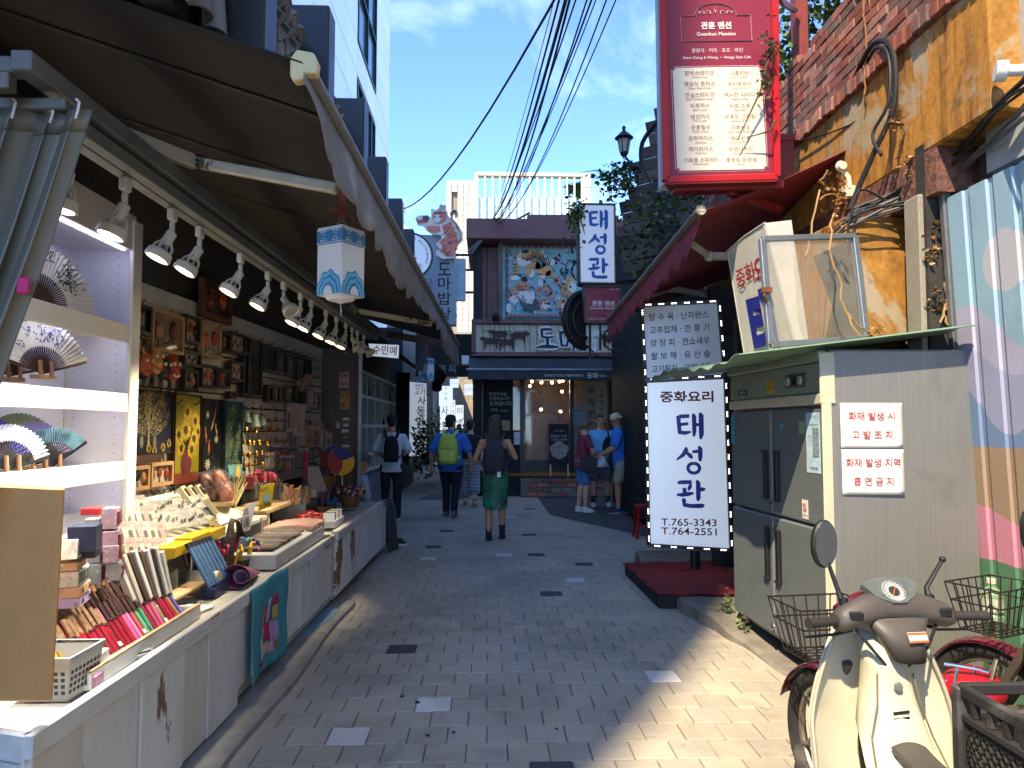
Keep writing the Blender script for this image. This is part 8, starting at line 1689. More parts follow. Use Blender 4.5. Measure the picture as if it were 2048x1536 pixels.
# ---- high signs on the left: grey board with tiger, round sign
hs=thing('hanging_signboard','tall grey vertical signboard with black hand lettering','sign',P(870,650,15));q=[P(822,652,15),P(912,650,15),P(911,472,15),P(822,468,15)];MB().slab(q,.25).build('board',mat('blue grey board','#8e979e',.55,var=.08,scale=1),hs,bevel=.01);M,w_,h_=quadframe(q)
for ch,py in(('도',538),('마',567),('밥',597),('상',628)):l_=M.inverted()@P(889,py,15);txt(ch,M,l_.x,l_.y,black,hs,h=.27,w=.27,bold=.015)
for ch,py in(('그',563),('리',576),('고',588)):l_=M.inverted()@P(859,py,15);txt(ch,M,l_.x,l_.y,black,hs,h=.1)
MB().box(P(922,560,15.2),(.2,.1,.9)).build('side_box',mat('pale blue box','#8fa3ab',.5),hs)
b=MB()
for py in(510,540,585):b.bar(P(912,py,15.2),P(945,py,15.9),.05,.05)
b.build('bracket',iron,hs)
tg_=thing('tiger_sign','cut-out tiger in a top hat carrying a tray on top of the grey signboard','sign',P(875,515,14.8));ZT=lambda zx,zy:P(760+zx/5.485,400+zy/5.485,14.8);TM=frame((0,14.8,0),(1,0,0),(0,0,1));tp=lambda pts:[(ZT(*p).x,ZT(*p).z)for p in pts]
salm=mat('tiger salmon','#c9705c',.5,var=.12,scale=4);tcr=mat('tiger cream','#d0cac0',.5)
outl=[(385,200),(420,170),(520,165),(560,190),(560,130),(555,100),(580,95),(610,110),(645,85),(660,45),(725,60),(722,105),(740,125),(745,165),(775,200),(765,140),(800,100),(850,110),(862,165),(830,195),(815,175),(830,150),(805,150),(795,200),(850,260),(905,350),(905,440),(860,490),(830,560),(820,640),(740,640),(690,650),(610,600),(620,550),(660,540),(615,480),(680,420),(660,380),(580,380),(510,330),(470,280),(410,270)]
MB().prism(tp(outl),.06,TM).build('backing',tcr,tg_);lay=lambda k_:TM@Matrix.Translation((0,0,.004+.003*k_))
body=[(680,280),(780,240),(800,300),(850,420),(840,500),(810,620),(730,625),(650,560),(690,500),(640,470),(720,400),(690,330)]
MB().prism(tp(body),.002,lay(1)).build('body',salm,tg_);MB().prism(tp([(510,290),(560,280),(660,290),(665,350),(590,365),(530,340)]),.002,lay(1)).build('arm',salm,tg_);MB().prism(tp(blob(650,190,80,75,0,20,.03)),.002,lay(2)).build('face',salm,tg_);MB().prism(tp(blob(625,205,45,45,0,16,.03)),.002,lay(3)).build('muzzle',tcr,tg_)
MB().prism(tp([(650,110),(660,50),(722,62),(715,115)]),.002,lay(3)).build('hat',mat('hat grey','#a39c90',.5),tg_);MB().prism(tp([(400,215),(420,180),(520,172),(545,200),(520,245),(420,262)]),.002,lay(2)).build('tray',mat('tray red','#a8484a',.5),tg_);MB().prism(tp(blob(435,195,34,24)),.002,lay(3)).build('bowl',tcr,tg_);MB().prism(tp(blob(505,200,36,28)),.002,lay(3)).build('bowl',mat('bowl brown','#4a3a38',.5),tg_)
b=MB();b.tube([(lay(2)@V(*tp([p])[0],0))for p in((845,480),(885,430),(880,350),(830,260),(785,200),(780,150),(815,120),(842,140),(835,170))],.09,6,flat=.1);b.build('tail',salm,tg_)
b=MB();rg=random.Random(2)
for i in range(42):
 x_=rg.uniform(670,830);y_=rg.uniform(300,610);l_=rg.uniform(18,34);b.prism(tp([(x_,y_),(x_+l_,y_-6),(x_+l_*.9,y_+6)]),.002,lay(3))
for i in range(9):x_=590+i*16;b.prism(tp([(x_,135),(x_+6,165),(x_+10,134)]),.002,lay(4))
b.prism(tp(blob(660,185,14,9)),.002,lay(5));b.prism(tp(blob(600,190,10,8)),.002,lay(5));tag(b.build('stripes',pt_bk,tg_),kind='stuff')
rsn=thing('round_sign','round white restaurant sign with dark rim half hidden by the awning','sign',P(820,510,13));c_=P(818,512,13);r_=.42;Mr=Matrix.Rotation(PI/2,3,'X');MB().lathe([(r_,-.12),(r_+.02,.0),(r_-.01,.015),(r_-.02,.0)],40,c_,Mr).build('rim',mat('slate rim','#3f4a50',.4),rsn,smooth=True);MB().lathe([(r_-.02,.008),(.01,.009)],40,c_,Mr).build('face',lbm('round face','#c3c7cf',.05),rsn)
F=frame(c_+V(0,-.012,0),(1,0,0),(0,0,1))
for i,ch in enumerate('LOCAL FOOD RESTAURANT'):
 if ch==' ':continue
 a_=R(150)-R(172)*i/20;txt(ch,F@Matrix.Translation((.335*math.cos(a_),.335*math.sin(a_),0))@Matrix.Rotation(a_-PI/2,4,'Z'),0,0,dl,rsn,h=.05)
txt('소',F,.2,-.18,mat('purple print','#4a3a6a',.5),rsn,h=.09);line([(-.1,.1),(.12,.08),(.1,.0),(-.05,.0)],.006,rsn,black,F);line([(.0,.12),(.02,-.06),(-.06,-.14)],.006,rsn,black,F);MB().prism([(.08,-.12),(.13,-.12),(.13,-.02),(.08,-.02)],.002,F@Matrix.Translation((0,0,.003))).build('seal',red_t,rsn)
# ================================================================== people
tsc=bpy.data.scenes.new('scratch')
def remesh(b,vox,it=4,disp=0,seed=0,fac=.5):
 me=b.mesh('t',[]);o=bpy.data.objects.new('t',me);tsc.collection.objects.link(o)
 r_=o.modifiers.new('r','REMESH');r_.mode='VOXEL';r_.voxel_size=vox;r_.adaptivity=0
 s_=o.modifiers.new('s','SMOOTH');s_.iterations=it;s_.factor=fac
 vl=tsc.view_layers[0];vl.update();out_=bpy.data.meshes.new_from_object(o.evaluated_get(vl.depsgraph));tsc.collection.objects.unlink(o)
 if disp:
  nn_=[0.0]*(3*len(out_.vertices));cc_v=nn_[:];out_.vertices.foreach_get('normal',nn_);out_.vertices.foreach_get('co',cc_v)
  for i in range(0,len(nn_),3):
   x,y,z=cc_v[i:i+3];n_=(mnoise.noise(V(x*16+seed,y*16,z*7))+.5*mnoise.noise(V(x*34,y*34+seed,z*14)))*disp
   for j in range(3):cc_v[i+j]+=nn_[i+j]*n_
  out_.vertices.foreach_set('co',cc_v)
 out_.polygons.foreach_set('use_smooth',[True]*len(out_.polygons));return out_
def skin(c_):return mat('skin '+c_,tuple(min(1,q*1.3)for q in S(c_)),.5,var=.08,scale=12,bump=.05,bs=120)
def fabric(h_,var=.12,**k):return mat('cloth '+h_,tuple(min(.85,q*1.5+.004)for q in S(h_)),.88,var=var,scale=5,bs=220,bump=.25,**k)
def rings_t(b,rs,H):b.loft([[V((x+rx*math.cos(a_))*H,(y+ry*math.sin(a_))*H,z*H)for a_ in[2*PI*i/20 for i in range(20)]]for z,x,y,rx,ry in rs])
def limb(b,pts,rs,H,n=14):
 pp,rr=[],[]
 for i in range(len(pts)-1):
  for t_ in(0,.33,.66):pp.append(Vector(pts[i]).lerp(Vector(pts[i+1]),t_)*H);k_=rs[i]+(rs[i+1]-rs[i])*t_;rr.append(k_*H)
 pp.append(Vector(pts[-1])*H);rr.append(rs[-1]*H);b.tube(pp,rr,n)
 for i in range(len(pts)):b.ball(Vector(pts[i])*H,rs[i]*H*.98,12,8)
def person(label,X,Y,yaw,H,sk='#b5866a',fat=1.0,hips=1.0,legs=((-.058,.0),(.058,.0)),arms=None,head=(0,0),hair='short',hairc='#2a1d16',top=None,bottom=None,shoe='#1c1c1e',sole='#c9c9c4',lift=(0,0),cap=None,lean=0,glasses=False,sit=False,socks=None):
 rt=thing('person',label,'person',(X,Y,0),yaw);Lk=lambda n,me,m:(me.materials.append(m),link(n,me,rt,False))[1]
 ln=lambda p:V(p[0],p[1]+lean*max(0,p[2]-.5),p[2])
 S_=[V(-.108*(.5+.5*fat),0,.79),V(.108*(.5+.5*fat),0,.79)];S_=[ln(p)for p in S_]
 A_=arms or[((-.14,-.01,.635),(-.14,.03,.485)),((.14,-.01,.635),(.14,.03,.485))];A_=[tuple(ln(p)for p in a_)for a_ in A_]
 hz=.52 if not sit else.22;sh_=0 if not sit else-.3
 Lg=[]
 for i,(fx,fy)in enumerate(legs):
  h_=V(-.055 if i==0 else.055,0,hz);a_=V(fx,fy,.045+lift[i]);k_=(h_+a_)/2+V(0,.025+abs(fy)*.12,.01)if not sit else V(h_.x*1.3,.22,.3)
  Lg.append((h_,k_,a_))
 fw=fat*hips
 tor=[(.475,.055*fw+.03,.06),(.52,.092*fw,.068*fat),(.57,.088*fw,.066*fat),(.62,.08*fat,.058*fat),(.68,.088*fat,.063*fat),(.74,.098*(.6+.4*fat),.068*fat),(.79,.102*(.7+.3*fat),.058),(.825,.075,.045),(.845,.036,.036),(.885,.031,.033)]
 tr=[(z+sh_,0,lean*max(0,z-.5),rx,ry)for z,rx,ry in tor]
 mv=lambda p:p+V(0,0,sh_)
 b=MB();rings_t(b,tr,H)
 for h_,k_,a_ in Lg:limb(b,[h_,h_.lerp(k_,.5),k_,k_.lerp(a_,.3)+V(0,-.006,0),a_+V(0,0,.02),a_],[.052*fat,.046*fat,.033,.034,.021,.021],H);b.ball((a_+V(0,.035,-.025))*H,(.026*H,.06*H,.018*H),12,8)
 hands=[]
 for i in range(2):
  s_,(e_,w_)=mv(S_[i]),A_[i];e_,w_=mv(e_),mv(w_);limb(b,[s_,s_.lerp(e_,.45),e_,e_.lerp(w_,.35),w_],[.03*fat,.028*fat,.022,.0235,.0155],H)
  d_=(w_-e_).normalized();n_=V(0,1,0)if abs(d_.y)<.7 else V(0,0,1);sd_=d_.cross(n_).normalized();n_=sd_.cross(d_);pc=w_+d_*.026
  b.box(pc*H,(.042*H,.055*H,.018*H),Matrix((sd_,d_,n_)).transposed())
  for j in range(4):o_=w_+d_*.05+sd_*(-.016+.0108*j);l_=(.036,.042,.04,.032)[j];b.tube([o_*H,(o_+d_*l_*.55+n_*.004)*H,(o_+d_*l_*.85+n_*.018)*H],[.0056*H,.005*H,.0042*H],7)
  sg=1 if i==0 else-1;o_=w_+d_*.018+sd_*.018*sg;b.tube([o_*H,(o_+sd_*.013*sg+d_*.018+n_*.006)*H,(o_+sd_*.014*sg+d_*.036+n_*.012)*H],[.0068*H,.006*H,.005*H],7)
 Mh=Matrix.Translation(V(0,lean*.36,.885+sh_)*H)@Matrix.Rotation(head[0],4,'Z')@Matrix.Rotation(head[1],4,'X');M3=Mh.to_3x3();hp=lambda x,y,z:Mh@(V(x,y,z)*H)
 b.tube([hp(0,-.004,-.04),hp(0,0,.03)],.031*H,14)
 b.ball(hp(0,-.004,.066),(.043*H,.054*H,.052*H),18,12,M=M3);b.ball(hp(0,.012,.03),(.034*H,.038*H,.036*H),16,10,M=M3);b.ball(hp(0,.034,.006),(.016*H,.014*H,.012*H),10,8,M=M3)
 b.ball(hp(0,.053,.044),(.0075*H,.013*H,.011*H),10,8,M=M3);b.tube([hp(0,.048,.066),hp(0,.056,.046)],[.005*H,.007*H],8);b.ball(hp(0,.044,.021),(.015*H,.007*H,.004*H),10,6,M=M3);b.ball(hp(0,.043,.073),(.028*H,.009*H,.005*H),10,6,M=M3)
 for s_ in(-1,1):b.ball(hp(.043*s_,-.006,.05),(.006*H,.012*H,.018*H),8,8,M=M3)
 Lk('body',remesh(b,.0085,3),skin(sk))
 for s_ in(-1,1):b=MB();b.ball(hp(.017*s_,.0455,.06),.0052*H,8,6);Lk('eye',b.mesh('eye',[],smooth='all'),flat('eye dark','#1a1412',.2))
 hm_=mat('hair '+hairc,hairc,.5,var=.3,scale=6,stretch=(30,30,3),bs=30,bump=.8)
 if hair:
  b=MB();b.ball(hp(0,-.012,.074),(.0475*H,.055*H,.053*H),18,12,M=M3);b.ball(hp(0,-.03,.045),(.04*H,.034*H,.05*H),14,10,M=M3)
  if hair=='bob':b.ball(hp(0,-.015,.05),(.052*H,.05*H,.055*H),14,10,M=M3);b.ball(hp(.0,.025,.095),(.045*H,.03*H,.024*H),12,8,M=M3)
  if hair=='long':
   for k_ in(-1,0,1):b.tube([hp(.018*k_,-.02,.1),hp(.028*k_,-.045,.02),hp(.03*k_,-.045,-.06),hp(.024*k_,-.042,-.13),hp(.012*k_,-.04,-.165)],[.03*H,.033*H,.028*H,.022*H,.01*H],10)
   for s_ in(-1,1):b.tube([hp(.035*s_,.01,.08),hp(.047*s_,-.005,.02),hp(.042*s_,-.02,-.06)],[.014*H,.016*H,.012*H],8)
  if hair=='bun':b.ball(hp(0,-.05,.09),(.03*H,.028*H,.03*H),12,8);b.ball(hp(0,-.03,.06),(.047*H,.04*H,.05*H),12,8)
  if hair=='short':b.ball(hp(0,.022,.106),(.034*H,.026*H,.016*H),12,8,M=M3)
  Lk('hair',remesh(b,.009,3,.004,3),hm_)
 if cap:
  b=MB();b.lathe([(.052,0),(.053,.02),(.044,.045),(.025,.058),(.003,.061)],22,(0,0,0));cm2=Matrix.Diagonal((H,H*1.12,H));bk=-1 if cap[1]else 1
  b.v=[tuple(hp(0,-.006,.072)+M3@(cm2@Vector(v)))for v in b.v];co_=Lk('cap',b.mesh('cap',[],smooth=True),fabric(cap[0]));b=MB();b.sheet(lambda u,v:hp(math.sin((u-.5)*2.2)*(.05+.006*v),-.006+bk*(math.cos((u-.5)*2.2)*(.052+.05*v*math.cos((u-.5)*2))),.076-.012*v),12,4,.004);Lk('cap_peak',b.mesh('cap_peak',[],smooth='all'),fabric(cap[0]))
 if glasses:
  b=MB();
  for s_ in(-1,1):b.ball(hp(.018*s_,.051,.059),(.013*H,.004*H,.009*H),10,6,M=M3);b.tube([hp(.03*s_,.048,.061),hp(.044*s_,-.005,.058)],.0022*H,5)
  b.tube([hp(-.01,.053,.061),hp(.01,.053,.061)],.002*H,5);Lk('glasses',b.mesh('glasses',[]),plastic_black)
 if top:
  c_,hem,slv,ext,opt=top;b=MB();e=ext
  zs=[z for z,rx,ry in tor if z>hem+.02 and z<.835];rs_=[]
  for z,rx,ry in[(hem,None,None)]+[t for t in tor if hem+.02<t[0]<.83]+[(.838,.06,.048)]:
   if rx is None:rx,ry=max(.093*fw,.085*fat),.068*fat
   if z>.77 and opt=='tank':continue
   rs_.append((z+sh_,0,lean*max(0,z-.5),max(rx+e,(.082*fat+e)if z<.7 else 0),ry+e))
  rings_t(b,rs_,H)
  if slv>0:
   for i in range(2):
    s_,(e_,w_)=mv(S_[i]),A_[i];e_,w_=mv(e_),mv(w_);q_=s_.lerp(e_,slv)if slv<=1 else e_;limb(b,[s_+V(0,0,.003),s_.lerp(q_,.5),q_],[.033*fat+e*.3,.035*fat+e*.4,.036*fat+e*.5],H)
  if opt=='polo':b.loft([[V(.045*math.cos(a_)*H,(lean*.34+.046*math.sin(a_))*H,(z+sh_)*H)for a_ in[2*PI*i/16 for i in range(16)]]for z in(.83,.868)])
  Lk('top',remesh(b,.011,5,.0035,X*7),c_)
 if bottom:
  c_,kind,zb=bottom;b=MB();rs_=[(.455 if kind!='skirt' else zb,None,None)]
  if kind=='skirt':
   b.loft([[V(rx*math.cos(a_)*H*(1+.04*math.sin(7*a_)*(z<.5)),ry*math.sin(a_)*H,(z+.02*math.sin(a_*1.0)*(z<.3))*H)for a_ in[2*PI*i/40 for i in range(40)]]for z,rx,ry in((zb,.10,.085),(.35,.098*fw,.085),(.45,.102*fw,.085),(.53,.1*fw,.08),(.6,.087*fw,.07))]);Lk('skirt',remesh(b,.011,4,.006,4),c_)
  else:
   rings_t(b,[(z+sh_,0,0,rx+.007,ry+.008)for z,rx,ry in tor if z<(.6 if not sit else.6)],H)
   for h_,k_,a_ in Lg:
    if kind=='shorts':q_=h_.lerp(k_,min(1,(.52-zb)/.235))if zb>.285 else k_;limb(b,[h_,h_.lerp(q_,.5),q_],[.058*fat,.057*fat,.056*fat],H)
    elif kind=='wide':limb(b,[h_,k_,k_.lerp(a_,(.285-zb)/.24)],[.06,.066,.07],H)
    else:limb(b,[h_,h_.lerp(k_,.5),k_,k_.lerp(a_,.5),a_+V(0,0,.0)],[.058*fat,.052*fat,.044,.04,.036],H)
   Lk('trousers' if kind=='long' else 'shorts',remesh(b,.011,4,.004,X*3),c_)
 for i,(h_,k_,a_)in enumerate(Lg):
  pit=-lift[i]*9;Mf=Matrix.Translation(a_*H)@Matrix.Rotation(pit,4,'X');f_=lambda x,y,z:Mf@(V(x,y,z)*H);b=MB()
  b.loft([[f_(rx*math.cos(t_),yc,zc+rz*math.sin(t_))for t_ in[2*PI*j/14 for j in range(14)]]for yc,rx,rz,zc in((-.036,.012,.016,-.02),(-.03,.021,.03,-.012),(-.005,.025,.034,-.008),(.03,.026,.026,-.018),(.065,.028,.018,-.026),(.09,.024,.014,-.029),(.102,.012,.008,-.032))])
  so_=Lk('shoe',remesh(b,.008,2),fabric(shoe)if shoe!='#d0d0cc' else white);b=MB();b.prism([(.03*math.copysign(abs(math.sin(t_))**.8,math.sin(t_))*H*(1.0 if math.cos(t_)>0 else.85),(.034+.072*math.cos(t_))*H)for t_ in[2*PI*j/22 for j in range(22)]],.014*H,Mf@Matrix.Translation((0,0,-.031*H)));Lk('sole',b.mesh('sole',[],bevel=.003),fabric(sole))
  if socks:b=MB();limb(b,[a_+V(0,0,-.005),a_.lerp(k_,.3)],[.024,.027],H);Lk('sock',b.mesh('sock',[],smooth=True),fabric(socks))
 return rt
def backpack(label,X,Y,yaw,H,c_,size=(.3,.17,.46),z0=.56,strapc=None,tag_=None,trim=None,off=.085):
 rt=thing('backpack',label,'backpack',(X,Y,0),yaw);w_,d_,h_=size;zt=z0*H
 b=MB();y_=-off*H-d_/2
 b.loft([[V(w_/2*s_*math.copysign(abs(math.cos(a_))**.6,math.cos(a_)),y_+d_/2*q_*math.copysign(abs(math.sin(a_))**.6,math.sin(a_)),zt+h_*t_)for a_ in[2*PI*i/24 for i in range(24)]]for t_,s_,q_ in((0,.7,.6),(.05,.92,.9),(.3,1,1),(.6,.96,.92),(.85,.82,.75),(.96,.6,.5),(1,.3,.25))])
 Lk=lambda n,bb,m,**k:bb.build(n,m,rt,world=False,**k)
 Lk('bag',b,c_,smooth='all');b=MB();b.sheet(lambda u,v:V((u-.5)*w_*.78,y_-d_*.5-.012*math.sin(PI*u)*math.sin(PI*v),zt+h_*(.1+.38*v)),8,8,.02);Lk('front_pocket',b,trim or c_,smooth='all')
 for s_ in(-1,1):
  b=MB();sx=.062*H*s_;b.tube([V(sx*.7,y_+d_*.2,zt+h_*.93),V(sx,-.07*H,.835*H),V(sx*1.05,.0,.862*H),V(sx*1.1,.07*H,.8*H),V(sx*1.35,.075*H,.68*H),V(sx*1.5,.0,.62*H),V(w_*.42*s_,y_+d_*.3,zt+h_*.15)],.03,8,flat=.25);Lk('strap',b,strapc or c_,smooth=True)
 b=MB();b.tube([V(-.03,y_+d_*.2,zt+h_*.98),V(0,y_+d_*.2,zt+h_*1.06),V(.03,y_+d_*.2,zt+h_*.98)],.01,6);Lk('grab_loop',b,strapc or c_)
 if tag_:b=MB();b.box(V(w_*.22,y_-d_*.53,zt+.0),(.05,.012,.07));Lk('luggage_tag',b,tag_,bevel=.004)
 b=MB();b.tube([V(-w_*.3,y_-d_*.52,zt+h_*.5),V(0,y_-d_*.55,zt+h_*.56),V(w_*.3,y_-d_*.52,zt+h_*.5)],.004,5);b.tube([V(.02,y_-d_*.54,zt+h_*.5),V(.02,y_-d_*.57,zt+h_*.2)],.004,5);Lk('zip',b,black)
 return rt
g=G(782,1040);phone=[((-.165,.02,.655),(-.06,.13,.6)),((.165,.02,.655),(.06,.13,.6))]
person('man in white T-shirt, dark cap and black backpack looking down at his hands',g.x,g.y,.1,1.72,'#b08468',1.0,arms=phone,head=(0,-.35),hairc='#15110f',top=(fabric('#a9b3bd'),.46,.8,.012,None),bottom=(fabric('#1a1d26'),'long',0),cap=('#1c2027',0),shoe='#1a1a1c')
backpack('slim black backpack on the man in the white T-shirt',g.x,g.y,.1,1.72,fabric('#15151a'),(.25,.14,.42),.56)
g=G(901,1034)
person('heavy-set man in blue polo shirt walking away with a lime backpack',g.x,g.y,-.12,1.72,'#a97b5e',1.22,legs=((-.06,.09),(.045,-.07)),lift=(0,.02),arms=[((-.19,-.02,.64),(-.2,.02,.5)),((.185,.0,.64),(.2,.05,.5))],head=(-.5,0),hairc='#15110f',top=(fabric('#2a5698'),.45,.75,.014,'polo'),bottom=(fabric('#10121c'),'long',0),cap=('#17191c',0),shoe='#5a5260',sole='#4a4650')
backpack('lime green hiking backpack on the man in the blue polo',g.x,g.y,-.12,1.72,fabric('#8f9a3a'),(.34,.2,.5),.53,trim=fabric('#a3ad4c'),off=.1,strapc=fabric('#9aa544'))
plaid=None
m,t,b_,N_,L_=nodes('grey plaid');vec=coord(t,(1,1,1),False);sp=N_('ShaderNodeSeparateXYZ');L_(vec,sp.inputs[0]);fs_l=[]
for ax in('X','Z'):
 m1=N_('ShaderNodeMath');m1.operation='MULTIPLY';m1.inputs[1].default_value=16;L_(sp.outputs[ax],m1.inputs[0]);m2=N_('ShaderNodeMath');m2.operation='FRACT';L_(m1.outputs[0],m2.inputs[0]);m3=N_('ShaderNodeMath');m3.operation='LESS_THAN';m3.inputs[1].default_value=.14;L_(m2.outputs[0],m3.inputs[0]);fs_l.append(m3.outputs[0])
cc=mixc(t,S('#8d9299'),S('#3a3d45'),fs_l[0]);cc=mixc(t,cc,S('#3a3d45'),fs_l[1]);L_(cc,b_.inputs['Base Color']);b_.inputs['Roughness'].default_value=.9;plaid=m
g=G(940,1014)
person('woman in black top and grey checked culottes with hair in a bun',g.x,g.y,.05,1.66,'#c49a80',.92,1.1,legs=((-.05,.06),(.05,-.12)),lift=(0,.05),head=(-.2,0),hair='bun',hairc='#1d1512',top=(fabric('#121316'),.55,.6,.012,None),bottom=(plaid,'wide',.16),shoe='#7a5638',sole='#b9ab98')
g=G(990,1080)
green=mat('green printed skirt','#2f7056',.55,var=.75,scale=7,bs=40,bump=.2)
person('woman in sheer green printed skirt and black tank top with long brown hair',g.x,g.y,-.05,1.68,'#a8775a',.92,1.12,legs=((-.05,-.03),(.055,.07)),arms=[((-.165,-.02,.65),(-.1,.1,.6)),((.165,.0,.665),(.1,.11,.72))],head=(-.15,-.05),hair='long',hairc='#3a2820',top=(fabric('#15151a'),.585,0,.008,'tank'),bottom=(green,'skirt',.27),shoe='#18181a',sole='#1c1c1e',socks='#18181a')
backpack('dark grey backpack with white tag on the woman in the green skirt',g.x,g.y,-.05,1.68,fabric('#26252c'),(.29,.17,.44),.54,tag_=white)
g=G(1163,1024);fwd=lambda z,sx=.05:[((-.15,.06,.665),(-sx,.2,z)),((.15,.06,.665),(sx,.2,z))]
person('woman in maroon T-shirt and denim shorts with sunglasses, left of the group',g.x,g.y,-PI/2+.15,1.66,'#c08f78',.98,1.08,legs=((-.05,-.02),(.05,.03)),arms=fwd(.6),head=(.15,-.4),hair='bob',hairc='#6a5844',top=(fabric('#6d2a38'),.47,.6,.014,None),bottom=(fabric('#3f6a94'),'shorts',.33),shoe='#d0d0cc',glasses=True,lean=.12)
hb=thing('shoulder_bag','quilted black shoulder bag on the woman in maroon','bag',(g.x,g.y,.9));b=MB();c_=V(g.x+.1,g.y-.25,.86);b.box(c_,(.27,.09,.28),Matrix.Rotation(.08,3,'Y'));b.build('bag',mat('quilted black','#1a1a1d',.4,var=.3,scale=60,bs=60,bump=.8),hb,bevel=.02,seg=2);b=MB();b.tube([c_+V(-.13,0,.13),V(g.x-.06,g.y-.16,1.2),V(g.x-.05,g.y-.02,1.43),V(g.x+.02,g.y+.1,1.2)],.012,6,flat=.4);b.build('strap',black,hb)
g=G(1201,1014)
person('man in light blue T-shirt and grey shorts facing the camera in the group',g.x,g.y,PI,1.76,'#b5826a',1.18,legs=((-.085,.0),(.085,.03)),arms=[((-.17,.03,.65),(-.06,.16,.575)),((.17,.03,.65),(.04,.16,.58))],head=(0,-.12),hair='short',hairc='#3a2a1e',top=(fabric('#5f9cc4'),.47,.6,.014,None),bottom=(fabric('#4a4c58'),'shorts',.33),shoe='#d0d0cc',sole='#8a2a22',socks='#2a2a2c')
hb=thing('sling_bag','black sling bag across the chest of the man in light blue','bag',(g.x+.12,g.y-.2,1.2));b=MB();c_=V(g.x+.11,g.y-.185,1.19);b.ball(c_,(.09,.045,.17),14,10,M=Matrix.Rotation(.2,3,'Y'));b.build('bag',fabric('#121316'),hb,smooth='all');b=MB();b.tube([c_+V(.03,.01,.15),V(g.x+.14,g.y-.04,1.48),V(g.x+.12,g.y+.08,1.45)],.016,6,flat=.4);b.tube([c_+V(-.04,.01,-.12),V(g.x-.16,g.y-.16,1.06),V(g.x-.23,g.y-.02,1.02)],.016,6,flat=.4);b.build('strap',black,hb)
g2=G(1244,1027)
person('man in blue polo shirt, khaki shorts and backward beige cap, right of the group',g2.x,g2.y,PI/2-.1,1.76,'#a8765c',1.08,legs=((-.05,.04),(.05,-.03)),arms=fwd(.585),head=(-.1,-.35),hair=None,top=(fabric('#2f66b4'),.46,.75,.014,'polo'),bottom=(mat('khaki cloth','#a59a84',.9,var=.15,scale=6,bs=80,bump=.4),'shorts',.34),cap=('#b3a58a',1),shoe='#1f2c4a',sole='#8a8578',glasses=True,lean=.1)
hb=thing('hip_bag','small black crossbody bag at the hip of the man in the blue polo','bag',(g2.x+.1,g2.y-.2,.9));b=MB();c_=V(g2.x+.1,g2.y-.22,.93);b.box(c_,(.17,.1,.21));b.build('bag',fabric('#111114'),hb,bevel=.025,seg=2);b=MB();b.tube([c_+V(-.07,0,.1),V(g2.x-.1,g2.y-.14,1.15),V(g2.x-.14,g2.y-.02,1.32),V(g2.x-.02,g2.y+.08,1.5)],.01,6,flat=.4);b.build('strap',black,hb)
pb_=thing('plastic_bag','small white printed plastic bag held between the three people','bag',P(1202,915,12.7));b=MB();c_=P(1203,912,12.75);b.sheet(lambda u,v:c_+V((u-.5)*(.08+.13*v)+.02*v,-.03*math.sin(PI*u)*v,-.2*v),10,10,.02);b.build('bag',mat('white bag print','#a3a6aa',.4,var=.6,scale=9),pb_,smooth='all')
person('seated stall keeper in grey cap and jeans behind the second counter',-1.66,9.55,-1.3,1.7,'#a98066',1.0,head=(0,-.4),hairc='#1d1715',legs=((-.06,.25),(.06,.25)),top=(fabric('#8f969c'),.46,.7,.012,None),bottom=(fabric('#33506e'),'long',0),cap=('#4a4f55',0),sit=True,arms=[((-.14,.05,.64),(-.06,.18,.56)),((.14,.05,.64),(.06,.18,.56))])
for i,(px,H_,c_)in enumerate(((906,1.75,'#16181c'),(918,1.6,'#2c2a2e'))):p=P(px,852,21.5+i);person(('tall man in black far down the passage','smaller dark-haired woman facing us far down the passage')[i],p.x,21.5+i,(0,PI)[i],H_,hairc='#120e0c',hair=('short','bob')[i],top=(fabric(c_),.46,.8,.012,None),bottom=(fabric('#1b1c20'),'long',0))
bpy.data.batch_remove([o for o in bpy.data.objects if o.name.split('.')[0]=='t'])
bpy.data.scenes.remove(tsc)
# ================================================================== cables and plants
wire=mat('black cable','#161618',.6,var=.1,bump=0)
def cat_(a,c2,sag,n=14):return[a.lerp(c2,i/n)-V(0,0,sag*4*(i/n)*(1-i/n))for i in range(n+1)]
for i,(px0,py1,px1,r_,sg_)in enumerate(((1150,438,985,.012,.25),(1165,432,990,.02,.3),(1170,440,992,.014,.45),(1195,436,988,.01,.2),(1215,440,996,.01,.4),(1232,442,990,.012,.3),(1245,438,1000,.008,.2),(1262,446,994,.01,.5),(1290,450,1000,.009,.35),(1140,430,986,.006,.15))):
 a=P(px0+12,-170,4.2+.1*i);c2=P(px1,py1,16.1);root=thing('overhead_cable','black overhead cable, %s from the left in the bundle above the alley'%ORD[i],'cable',c2,0,'overhead cables');b=MB();b.tube(cat_(a,c2,sg_),r_*.75,6);b.build('cable',wire,root,smooth=True)
root=thing('overhead_cable','single thin cable crossing the sky to the left building','cable',P(775,412,23));b=MB();b.tube(cat_(P(1190,-150,6),P(772,414,23),.9),.016,6);b.build('cable',wire,root,smooth=True)
root=thing('drooping_cable','loose bundle of cable ends hanging at the maroon roof corner','cable',P(985,440,16));b=MB()
for pts in(((940,440),(975,460),(1010,452),(1060,425)),((990,435),(965,478),(938,512)),((985,440),(960,480),(935,505))):b.tube([P(x,y,15.9)for x,y in pts],.025,6)
b.build('cable',mat('grey cable','#3a3a3c',.6),root,smooth=True)
